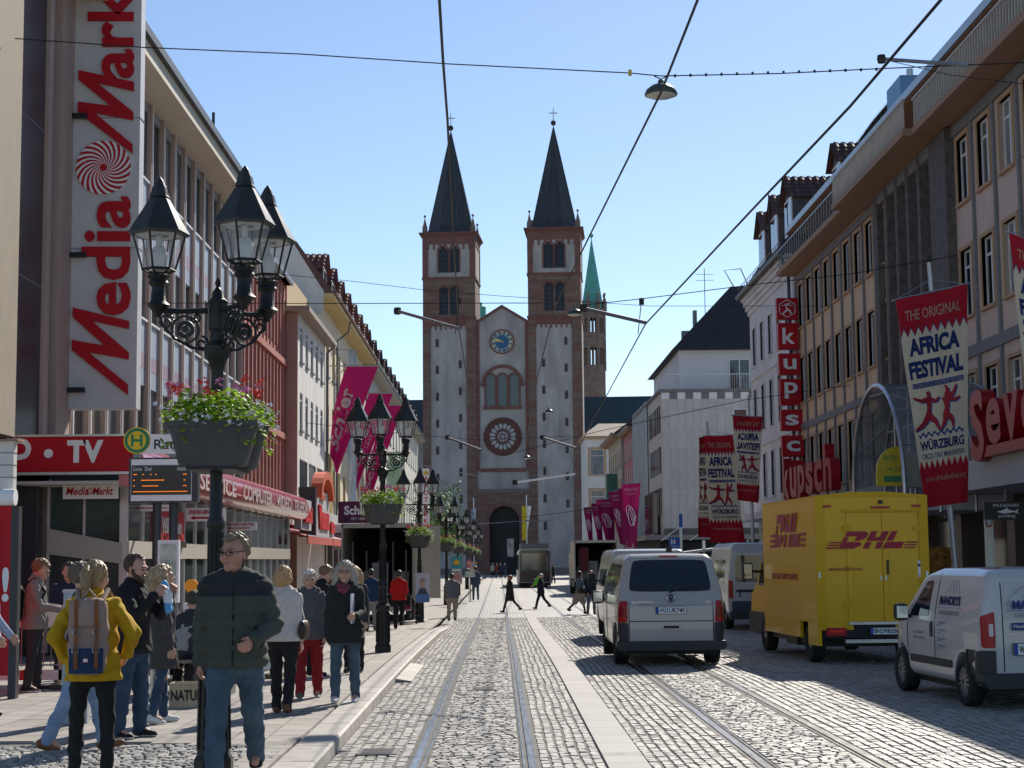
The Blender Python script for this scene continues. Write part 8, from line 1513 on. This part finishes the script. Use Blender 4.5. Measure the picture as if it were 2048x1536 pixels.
    # --- shoes
    for i in (0, 1):
        an = pts['an%d' % i]; ph = max(-.9, min(.9, pts['ft%d' % i] * .8)); F_ = Field(an - .2, an + .25, hc * .8); cph, sph = math.cos(ph), math.sin(ph); mm = shoes or {'m': BLACK}
        Ft = lambda x, y, z: an + np.array([x, y * cph - z * sph, y * sph + z * cph]) * S if not sit else an + np.array([x, y, z]) * S
        F_.chain([Ft(0, -.045, -.045), Ft(0, .05, -.05), Ft(0, .15, -.062)], [.042 * S, .042 * S, .034 * S], k=.03, sq=(1, 1, .9)); F_.seg(Ft(0, -.01, 0), .042 * S, Ft(0, .0, -.03 if not mm.get('boot') else .12), .044 * S, k=.03); fl = Ft(0, 0, -.088)[2]
        F_.v = np.maximum(F_.v, (max(.001, an[2] - .09 * S - .0) - F_.ax[2])[None, None, :]); zs = an[2] - .068 * S
        F_.build('shoe', [mm['m'], mm.get('sole', mm['m'])], t, lambda c: c[:, 2] < zs)
    # --- hair
    if hair:
        st = hair.get('style', 'short'); F_ = Field((-.19, -.22, 1.36 if st == 'long' else 1.48), (.19, .16, 1.82), .0075 * max(1, q * .9)); e = hair.get('e', .013)
        F_.seg((0, -.012, 1.672), .085 + e, sq=(.9, 1.1, 1.0))
        if st == 'long':
            for sd in (-1, 1): F_.chain([(sd * .07, -.01, 1.68), (sd * .1, .0, 1.6), (sd * .105, .015, 1.5), (sd * .09, .02, hair.get('len', 1.44))], [.045, .045, .042, .03], k=.03)
            F_.chain([(0, -.08, 1.66), (0, -.1, 1.55), (0, -.09, hair.get('len', 1.44))], [.07, .07, .06], k=.03)
        if st == 'bob': F_.chain([(-.06, -.03, 1.62), (0, -.07, 1.6), (.06, -.03, 1.62)], [.055, .06, .055], k=.03)
        if st == 'tail': F_.chain([(0, -.1, 1.69), (.0, -.15, 1.66), (.01, -.165, 1.58), (0, -.15, 1.5)], [.03, .035, .032, .015], k=.02); F_.seg((0, -.05, 1.6), .055, k=.03)
        F_.warp(lambda x, y, z: hair.get('curl', .007) * (np.sin(x * 150 + z * 70 + 4 * np.sin(y * 60)) * .5 + np.sin(y * 130 - z * 90 + x * 40) * .5))
        X, Y, Z = F_.ax[0][:, None, None], F_.ax[1][None, :, None], F_.ax[2][None, None, :]; zf = hair.get('front', 1.7); y0 = hair.get('y0', .01 if st == 'short' else .045)
        F_.v = smax(F_.v, -np.maximum(y0 - Y + 0 * X, Z - zf - .6 * np.maximum(0, .06 - Y) - .25 * np.abs(X)), .012)
        if st == 'short': F_.v = np.maximum(F_.v, 1.585 + .0 * X - Z + .6 * np.maximum(0, Y))
        if hair.get('bald'): F_.seg((0, .03, 1.8), .075, k=.02, sub=True)
        if hair.get('beard'):
            F_.chain([(-.066, .02, 1.62), (-.05, .055, 1.57), (0, .075, 1.545), (.05, .055, 1.57), (.066, .02, 1.62)], [.02, .028, .034, .028, .02], k=.015); F_.seg((-.025, .098, 1.592), .008, (.025, .098, 1.592), .008, k=.008)
        P_, Fq = surface_nets(F_.v, F_.lo, F_.h); P_ = np.array([Hd(p) for p in P_]) if len(P_) < 60000 else P_; me = mesh_np('hair', P_, Fq, hair['m']); me.polygons.foreach_set('use_smooth', np.ones(len(me.polygons), bool)); me.update(); obj('hair', me, t)
        if hair.get('glasses'):
            mb = MB()
            for sd in (-1, 1):
                c_ = [Hd((sd * .034 + .026 * math.cos(k * math.pi / 6), .112 - .004 * abs(math.cos(k * math.pi / 6)), 1.643 + .018 * math.sin(k * math.pi / 6))) for k in range(13)]; mb.tube(c_, .0032, 5); mb.tube([Hd((sd * .06, .108, 1.65)), Hd((sd * .082, .0, 1.652))], .003, 5)
            mb.tube([Hd((-.008, .115, 1.648)), Hd((.008, .115, 1.648))], .003, 5); mb.build('glasses', hair['glasses'], t)
        if hair.get('sun'):
            mb = MB()
            for sd in (-1, 1): mb.prism([Hd((sd * .034 + .024 * math.cos(k * math.pi / 6), .112, 1.643 + .016 * math.sin(k * math.pi / 6))) for k in range(12)], (0, .003, 0))
            mb.build('lens', BLACK, t)
    if extra: extra(t, pts, L_, Hd, S)
    return t
def at_feet(px, py, lift=PAVE): return gat(px, py, lift)
fab = lambda n, c, **k: M('cloth_' + n, c, k.pop('rough', .85), var=k.pop('var', .07), scale=k.pop('scale', 30), bump=k.pop('bump', .25), bscale=k.pop('bscale', 260), **k)
HB = lambda n, c=(.05, .045, .04): M('hair_' + n, c, .5, var=.4, scale=40, stretch=(1, 1, .15))
JEAN = fab('denim', (.035, .065, .1), col2=(.085, .13, .175), scale=4); JEANL = fab('light_denim', (.13, .22, .36), col2=(.25, .34, .48), scale=5); JEAND = fab('dark_denim', (.022, .042, .085), col2=(.045, .075, .13), scale=5); BLK = fab('black', (.014, .014, .016)); CHAR = fab('charcoal', (.035, .035, .04)); BROWNSH = M('brown_leather', (.16, .07, .03), .5, var=.2); WSOLE = M('white_sole', (.62, .62, .6), .6); SNEAK = fab('white_sneaker', (.62, .61, .6)); BSOLE = {'m': BLK, 'sole': WSOLE}
# 1 the walking man
person('man in dark green puffer jacket and jeans walking toward the viewer', at_feet(468, 1562), 1.94, 183, legs=((-.3, .25, .05), (.24, .04, .05)), arms=((.12, .3, .95, .75), (-.03, .14, .12, .0)), head=(-.5, -.05), bulk=1.04, scale_w=1.06, q=.85, skin=SKINR,
    top=dict(m=[fab('green_puffer', (.065, .075, .058)), fab('dark_yoke', (.03, .032, .034))], yoke=1.34, off=.036, hem=.83, arm=1.15, collar=.07, tex=quilt(.014, .1), zip=BLK), pants=dict(m=JEAN, w=1.12), shoes=dict(m=BLK), hair=dict(m=HB('curly_grey_blond', (.2, .15, .095)), curl=.01, e=.016, glasses=BLACK, front=1.715))
# 2 yellow coat and backpack
BPK = fab('backpack_pink_grey', (.34, .24, .2), bscale=120, bump=.5); BPN = fab('backpack_navy', (.02, .045, .1)); LEA = M('strap_leather', (.2, .07, .02), .5, var=.15)
def backpack(t, pts, L_, Hd, S):
    b = thing('backpack', 'pink grey backpack with navy pocket and brown leather straps on the yellow coat', 'backpack', t.location, t.rotation_euler.z); F_ = Field((-.24, -.42, .78), (.24, -.02, 1.55), .013)
    for z, w, d in ((.93, .1, .09), (1.05, .12, .1), (1.2, .125, .1), (1.32, .115, .09)):
        F_.seg((-w * .55, -.26, z), d, (w * .55, -.26, z), d, k=.05, sq=(1, .9, 1))
    F_.seg((-.07, -.26, 1.4), .075, (.07, -.26, 1.4), .075, k=.04, sq=(1, 1, .8)); F_.warp(folds(.003)); F_.build('bag', BPK, b)
    mb = MB(); mb.grid(10, 8, lambda u, v: Vector((-.135 + .27 * u, -.352 - .035 * math.sin(math.pi * u) * (1 if .05 < v < .95 else .6), .86 + .2 * v))); mb.build('pocket', BPN, b, smooth=True, angle=180, fix=False)
    mb = MB(); mb.grid(10, 6, lambda u, v: Vector((-.14 + .28 * u, -.34 - .05 * math.sin(math.pi * u) - .02 * math.sin(math.pi * v), 1.24 + .2 * v))); mb.build('flap', BPK, b, smooth=True, angle=180, fix=False)
    for x in (-.075, .085):
        mb = MB(); mb.grid(2, 14, lambda u, v: Vector((x - .016 + .032 * u, -.392 - .012 * math.sin(v * 9), .9 + .55 * v))); mb.build('strap', LEA, b, smooth=True, angle=180, fix=False)
        for z in (1.03, 1.17): mb = MB(); mb.tube([(x - .024, -.412, z), (x + .024, -.412, z), (x + .024, -.412, z + .04), (x - .024, -.412, z + .04), (x - .024, -.412, z)], .005, 4); mb.build('buckle', STEEL, b)
    MB().box(-.016, .024, -.402, -.396, .95, .985).build('label', RED, b); MB().box(-.012, .02, -.405, -.402, .955, .98).build('label_print', SIGNW, b)
    mb = MB(); mb.tube([(-.05, -.24, 1.46), (0, -.26, 1.53), (.05, -.24, 1.46)], .012, 6); mb.build('handle', BPK, b)
    for sd in (-1, 1): mb = MB(); mb.tube([(sd * .1, -.2, 1.44), (sd * .12, -.08, 1.52), (sd * .13, .06, 1.46), (sd * .14, .11, 1.3), (sd * .15, .02, 1.02)], .022, 6); mb.build('shoulder_strap', BPK, b)
person('woman in yellow coat and black leggings seen from behind', at_feet(183, 1556), 1.72, 4, legs=((.04, .05, .08), (-.03, .03, .06)), arms=((-.35, .5, 1.0, .5), (-.35, .62, 1.1, .55)), head=(-.35, -.05), q=.95, female=True, bulk=1.0,
    top=dict(m=fab('mustard', (.5, .3, .008), transl=0), off=.026, hem=.8, flare=.02, hood=True, collar=.05, fold=.01, arm=1.15, name='coat'), pants=dict(m=BLK, w=.9), shoes=dict(m=BLK), hair=dict(m=HB('ash_blonde', (.3, .2, .1)), style='tail'), extra=backpack)
# 3 behind her
person('person in light jeans and brown shoes mostly hidden behind the yellow coat', at_feet(160, 1502), 1.74, -75, legs=((.32, .1, .02), (-.3, .15, .02)), head=(.2, .1), top=dict(m=CHAR, off=.025, hem=.84), pants=dict(m=JEANL), shoes=dict(m=BROWNSH), hair=dict(m=HB('brown_grey', (.13, .1, .075))))
# 4 grey jacket, phone
def phone(t, pts, L_, Hd, S):
    p = (pts['wr0'] + pts['wr1']) / 2 + pts['hd1'] * .1; c_ = t.matrix_basis @ Vector(p); o = thing('mobile_phone', 'mobile phone held by the man in grey jacket', 'phone', c_, t.rotation_euler.z); mb = MB(); mb.hexa([(-.035, -.07, -.02), (.035, -.07, -.02), (.035, .07, .05), (-.035, .07, .05)], [(-.035, -.074, -.012), (.035, -.074, -.012), (.035, .066, .058), (-.035, .066, .058)]); mb.build('case', BLACK, o); mb = MB(); mb.quad((-.03, -.07, -.01), (.03, -.07, -.01), (.03, .06, .057), (-.03, .06, .057)); mb.build('screen', M('phone_screen', (.3, .4, .3), .2), o)
    k = thing('backpack', 'black backpack on the man in grey jacket', 'backpack', t.location, t.rotation_euler.z); F_ = Field((-.25, -.5, .9), (.25, .0, 1.6), .02); F_.seg((-.06, -.27, 1.05), .12, (-.06, -.25, 1.35), .11, k=.05, sq=(1.2, .8, 1)); F_.seg((.06, -.27, 1.05), .12, (.06, -.25, 1.35), .11, k=.05, sq=(1.2, .8, 1)); F_.build('bag', BLK, k)
    for sd in (-1, 1): mb = MB(); mb.tube([(sd * .1, -.18, 1.45), (sd * .12, .0, 1.54), (sd * .13, .14, 1.36), (sd * .16, .02, 1.1)], .02, 5); mb.build('strap', BLK, k)
person('young man in grey jacket looking at his phone at the left', at_feet(68, 1384), 1.78, -82, legs=((.05, .05, .04), (-.05, .08, .05)), arms=((.3, .08, 1.15, .3), (.3, .08, 1.15, .3)), head=(0, -.5), top=dict(m=fab('grey_fleece', (.22, .2, .18)), off=.03, hem=.84, collar=.06), pants=dict(m=CHAR, w=.95), shoes=BSOLE, hair=dict(m=HB('ginger_brown', (.17, .1, .055)), e=.018), extra=phone)
# 5 navy blazer
person('man in navy jacket and sunglasses standing behind the barrier', gat(132, 1372, PAVE) , 1.72, 200, head=(.3, -.1), arms=((.3, .1, 1.2, .4), (.3, .1, 1.2, .4)), top=dict(m=fab('navy', (.018, .025, .05)), off=.025, hem=.84, collar=.03), pants=dict(m=CHAR), hair=dict(m=HB('dark', (.05, .045, .04)), sun=True), q=1.2)
# 6 bearded man
def snack(t, pts, L_, Hd, S):
    p = (pts['wr0'] + pts['wr1']) / 2 + (pts['hd0'] + pts['hd1']) * .04; c_ = t.matrix_basis @ Vector(p); o = thing('paper_bag', 'blue and white paper bag held to the mouth of the bearded man', 'bag', c_, t.rotation_euler.z); F_ = Field((-.12, -.14, -.3), (.12, .14, .12), .01); F_.chain([(0, -.02, .05), (0, .02, -.08), (0, .03, -.2)], [.04, .055, .05], k=.02, sq=(1.25, .6, 1)); F_.warp(folds(.004, 2)); F_.build('bag', [M('bag_white', (.6, .66, .72), .6), M('bag_blue', (.08, .3, .6), .6)], o, lambda c: (c[:, 2] < -.14) | (c[:, 2] > .02))
person('bearded man in black jacket and jeans eating from a bag', at_feet(262, 1476), 1.79, -108, legs=((.06, .06, .06), (-.06, .05, .06)), arms=((.75, .12, 1.75, .35), (.7, .12, 1.8, .35)), head=(0, -.22), bulk=1.05, q=.95, top=dict(m=BLK, off=.03, hem=.82, collar=.04), pants=dict(m=JEAND, w=1.15), shoes=BSOLE, hair=dict(m=HB('dark_brown', (.06, .035, .022)), beard=True, front=1.72, e=.01), extra=snack)
# 7 blonde woman
person('blonde woman in dark coat and white sneakers beside the bearded man', at_feet(322, 1447), 1.68, -62, legs=((.1, .05, .03), (-.12, .1, .03)), head=(-.2, 0), female=True, top=dict(m=fab('dark_grey_coat', (.06, .056, .055)), off=.025, hem=.62, flare=.03, name='coat'), pants=dict(m=JEAND, w=.85), shoes=dict(m=SNEAK), hair=dict(m=HB('blonde', (.36, .25, .14)), style='long', len=1.46))
# 8, 9 sitting people
def seat_loc(px, py, Y): p = at(px, py, Y); return Vector((p.x, Y, PAVE))
person('elderly man in grey jacket hunched on the bench', seat_loc(352, 1300, 22.55), 1.7, -35, sit=True, legs=((1.45, 1.5, .12), (1.4, 1.45, .14)), arms=((.5, .3, 1.9, .2), (.5, .15, .9, .3)), head=(.2, -.6), lean=.5, q=1.1, top=dict(m=fab('light_grey', (.3, .29, .27)), off=.03, hem=.93), pants=dict(m=CHAR), shoes=dict(m=BLK), hair=dict(m=HB('grey', (.3, .28, .25)), bald=True))
person('person in black trousers sitting on the bench behind the lamp', seat_loc(390, 1300, 22.6), 1.7, 20, sit=True, legs=((1.45, 1.3, .12), (1.45, 1.5, .14)), lean=.2, q=1.3, top=dict(m=CHAR, off=.03, hem=.93), pants=dict(m=BLK), shoes=dict(m=BLK), hair=dict(m=HB('dark')))
# 10 white jacket
def sbag(lab, m, off=(-.24, .05, .95), strap=True, lb=None):
    def f(t, pts, L_, Hd, S):
        o = thing('shoulder_bag', lab, 'bag', t.location, t.rotation_euler.z); F_ = Field(np.array(off) - .2, np.array(off) + .22, .016); F_.seg((off[0], off[1] - .08, off[2] - .05), .07, (off[0], off[1] + .08, off[2] - .05), .07, k=.04, sq=(.7, 1, 1.6)); F_.build('bag', m, o)
        mb = MB(); mb.tube([(off[0], off[1] - .06, off[2] + .05), (off[0] * .75, -.02, 1.5 * S), (off[0], off[1] + .06, off[2] + .05)], .01, 5); mb.build('strap', m, o)
    return f
BAGB = M('bag_brown_black', (.04, .028, .02), .45, var=.2)
person('woman in white jacket and black trousers walking away behind the man', at_feet(566, 1427), 1.66, -8, legs=((.2, .1, .03), (-.18, .2, .03)), female=True, head=(-.2, 0), bulk=1.08, top=dict(m=fab('off_white', (.55, .5, .46)), off=.03, hem=.88, collar=.05), pants=dict(m=BLK), shoes=dict(m=BROWNSH), hair=dict(m=HB('strawberry', (.42, .25, .12)), style='bob'), extra=sbag('dark shoulder bag of the woman in white jacket', BAGB, (.24, .02, 1.0)))
# 11 red trousers
person('white haired woman in dark patterned top and red trousers', at_feet(618, 1396), 1.6, 184, legs=((-.12, .15, .03), (.16, .08, .04)), female=True, bulk=1.12, head=(.1, -.05), top=dict(m=fab('speckled_black', (.03, .032, .036), col2=(.12, .12, .12), scale=90, var=.4), off=.03, hem=.82, collar=.03, fold=.009), pants=dict(m=fab('dark_red', (.22, .012, .018)), w=1.15), shoes=dict(m=fab('grey_shoe', (.12, .12, .12)), sole=WSOLE), hair=dict(m=HB('white', (.55, .52, .47)), e=.017, y0=.02))
# 12 scarf
def folder(t, pts, L_, Hd, S):
    F_ = Field(L_((-.2, -.16, 1.36)), L_((.2, .2, 1.6)), .0105)
    for k in range(12): w = k * math.pi / 6; F_.seg(L_((.085 * math.cos(w), .012 + .085 * math.sin(w), 1.47 + .02 * math.sin(w * 2))), .036, L_((.085 * math.cos(w + .5), .012 + .085 * math.sin(w + .5), 1.46)), .036, k=.02)
    F_.seg(L_((-.02, .1, 1.4)), .045, L_((.03, .12, 1.44)), .05, k=.03); F_.warp(folds(.006, 1.8)); F_.build('scarf', fab('plum_scarf', (.09, .02, .045), col2=(.22, .05, .07), scale=25, var=.3), t)
    p = pts['wr0'] * .6 + pts['el0'] * .4; c_ = t.matrix_basis @ Vector(p); o = thing('folder', 'pale folder under the arm of the woman with scarf', 'folder', c_, t.rotation_euler.z); MB().box(.05, .075, -.1, .12, -.1, .26).build('cover', M('folder_lilac', (.5, .5, .6), .5), o); MB().box(.056, .07, -.09, .125, -.09, .25).build('paper', SIGNW, o)
person('grey haired woman in black parka, plum scarf and jeans carrying a folder', at_feet(690, 1405), 1.7, 178, legs=((-.1, .05, .04), (.14, .05, .03)), arms=((.25, .15, 1.2, .25), (-.02, .12, .12, 0)), female=True, bulk=1.06, q=.95, top=dict(m=fab('black_parka', (.02, .022, .022)), off=.035, hem=.76, flare=.015, collar=.05, fold=.009, name='parka'), pants=dict(m=JEAN), shoes=dict(m=SNEAK), hair=dict(m=HB('salt_pepper', (.3, .27, .23)), style='long', len=1.47, e=.02, curl=.007, glasses=GREYM), extra=folder)
# 13-16 pavement, farther
person('brown haired man bending over behind the white haired woman', at_feet(627, 1352), 1.68, -60, lean=.25, head=(0, -.3), q=1.3, top=dict(m=BLK, off=.03, hem=.84), pants=dict(m=BLK), hair=dict(m=HB('ginger_brown')))
person('woman with reddish hair half hidden behind the scarf woman', at_feet(708, 1345), 1.62, 170, q=1.5, female=True, top=dict(m=CHAR, off=.03, hem=.8), pants=dict(m=BLK), hair=dict(m=HB('strawberry'), style='long'))
person('man in navy sweater and grey trousers seen from behind left of the second lamp', gat(742, 1263, PAVE), 1.66, 5, legs=((.22, .1, .03), (-.2, .3, .03)), q=1.8, top=dict(m=fab('navy_sweater', (.02, .045, .11)), off=.025, hem=.87, collar=.03), pants=dict(m=fab('grey_trousers', (.26, .25, .24)), w=1.05), shoes=dict(m=BROWNSH), hair=dict(m=HB('dark')))
person('man in bright red sweater and black trousers walking away right of the second lamp', gat(798, 1258, PAVE), 1.62, -3, legs=((.12, .05, .03), (-.25, .5, .03)), arms=((.2, .18, 1.0, .5), (.2, .18, 1.0, .5)), q=1.8, top=dict(m=fab('bright_red', (.5, .012, .012)), off=.03, hem=.88, collar=.05), pants=dict(m=BLK), shoes=dict(m=BLK), hair=dict(m=HB('dark')))
person('man in grey hooded jacket and beige trousers walking at the kerb end', gat(904, 1242, 0), 1.62, 0, legs=((.08, .05, .05), (-.1, .2, .05)), q=2, bulk=1.1, top=dict(m=fab('mid_grey', (.13, .14, .17)), off=.03, hem=.86, hood=True), pants=dict(m=fab('beige', (.32, .28, .22)), w=1.1), shoes=dict(m=CHAR), hair=dict(m=HB('dark')))
# crossing the road
person('woman in dark brown coat crossing the tracks', gat(1020, 1225, 0), 1.5, 88, legs=((.45, .15, .02), (-.5, .25, .02)), q=2, female=True, bulk=1.15, top=dict(m=fab('dark_brown', (.03, .026, .02)), off=.04, hem=.6, flare=.06, name='coat'), pants=dict(m=BLK, w=.85), shoes=dict(m=BLK), hair=dict(m=HB('auburn', (.2, .07, .03)), e=.02))
def greenbag(t, pts, L_, Hd, S):
    c_ = t.matrix_basis @ Vector((.12, .16, 1.15)); o = thing('carrier_bag', 'bright green bag carried by the person crossing', 'bag', c_, t.rotation_euler.z); F_ = Field((-.25, -.3, -.3), (.25, .3, .35), .03); F_.seg((0, .12, -.12), .07, (0, -.1, .14), .13, k=.05, sq=(.6, 1, 1)); F_.build('bag', M('lime_bag', (.2, .62, .05), .5, transl=.3), o)
person('white haired person in dark clothes crossing with a green bag', gat(1082, 1218, 0), 1.5, 85, legs=((.35, .1, .02), (-.4, .3, .02)), arms=((.4, .1, 1.2, .2), (.4, .1, 1.2, .2)), q=2, bulk=1.1, top=dict(m=fab('dark_navy', (.018, .02, .032)), off=.035, hem=.8), pants=dict(m=BLK), shoes=dict(m=BLK), hair=dict(m=HB('white'), e=.02), extra=greenbag)
person('woman in blue grey jacket, beige skirt and black tights near the passenger van', gat(1160, 1228, 0), 1.62, -70, legs=((-.4, .35, .02), (.25, .05, .02)), q=2, female=True, top=dict(m=fab('blue_grey', (.09, .12, .16)), off=.03, hem=.88), pants=dict(m=fab('beige_skirt', (.3, .26, .22)), skirt=True, legs=BLK, name='skirt'), shoes=dict(m=BLK, boot=True), hair=dict(m=HB('black', (.03, .02, .016)), e=.02, style='bob'), extra=sbag('small bag with pale strap of the woman in beige skirt', BAGB, (.22, 0, .95)))
person('woman in navy cardigan and grey trousers beside the passenger van', gat(1183, 1229, 0), 1.62, -160, legs=((.1, .05, .03), (-.1, .1, .03)), arms=((.3, .1, 1.2, .4), (.1, .15, .4, 0)), q=2, female=True, bulk=1.1, top=dict(m=fab('navy_cardigan', (.02, .025, .05)), off=.03, hem=.82), pants=dict(m=fab('blue_grey_trousers', (.12, .14, .19))), shoes=dict(m=BLK), hair=dict(m=HB('light_brown', (.25, .15, .08)), e=.02, style='bob'), extra=sbag('large dark bag with pale rim of the woman in navy cardigan', BLK, (.26, .05, .95)))
for i, (px, rz, c_, lab) in enumerate(((985, 30, (.35, .34, .33), 'leftmost far visitor in white before the church portal'), (993, -60, (.25, .03, .03), 'far visitor in dark red before the church portal'), (1001, 160, (.03, .04, .08), 'far visitor in navy before the church portal'), (1010, 120, (.04, .05, .09), 'rightmost far visitor of the group before the church portal'), (1106, 60, (.02, .02, .025), 'lone far visitor in black right of the tram'), (951, 10, (.05, .07, .12), 'far woman standing beside the posters on the left'))):
    Y = 196 if px < 1100 and px > 960 else (150 if px > 1100 else 88); x = at(px, 1150, Y).x; person(lab, (x, Y, gz(Y) + (.0 if px > 960 else .03)), 1.72, rz, legs=((.1, .05, .03), (-.12, .1, .03)), q=3.2, top=dict(m=fab('far_%d' % i, c_), off=.03, hem=.84), pants=dict(m=JEAN if i % 2 else CHAR), hair=dict(m=HB('dark')))
p = at(-28, 1250, 19.5); person('person in pale blue at the very left edge', (p.x, 19.5, PAVE), 1.7, -90, q=1.3, arms=((.2, .25, .5, 0), (.2, .25, .5, 0)), top=dict(m=fab('pale_blue', (.3, .36, .48)), off=.03, hem=.8), pants=dict(m=JEANL), hair=dict(m=HB('dark')))
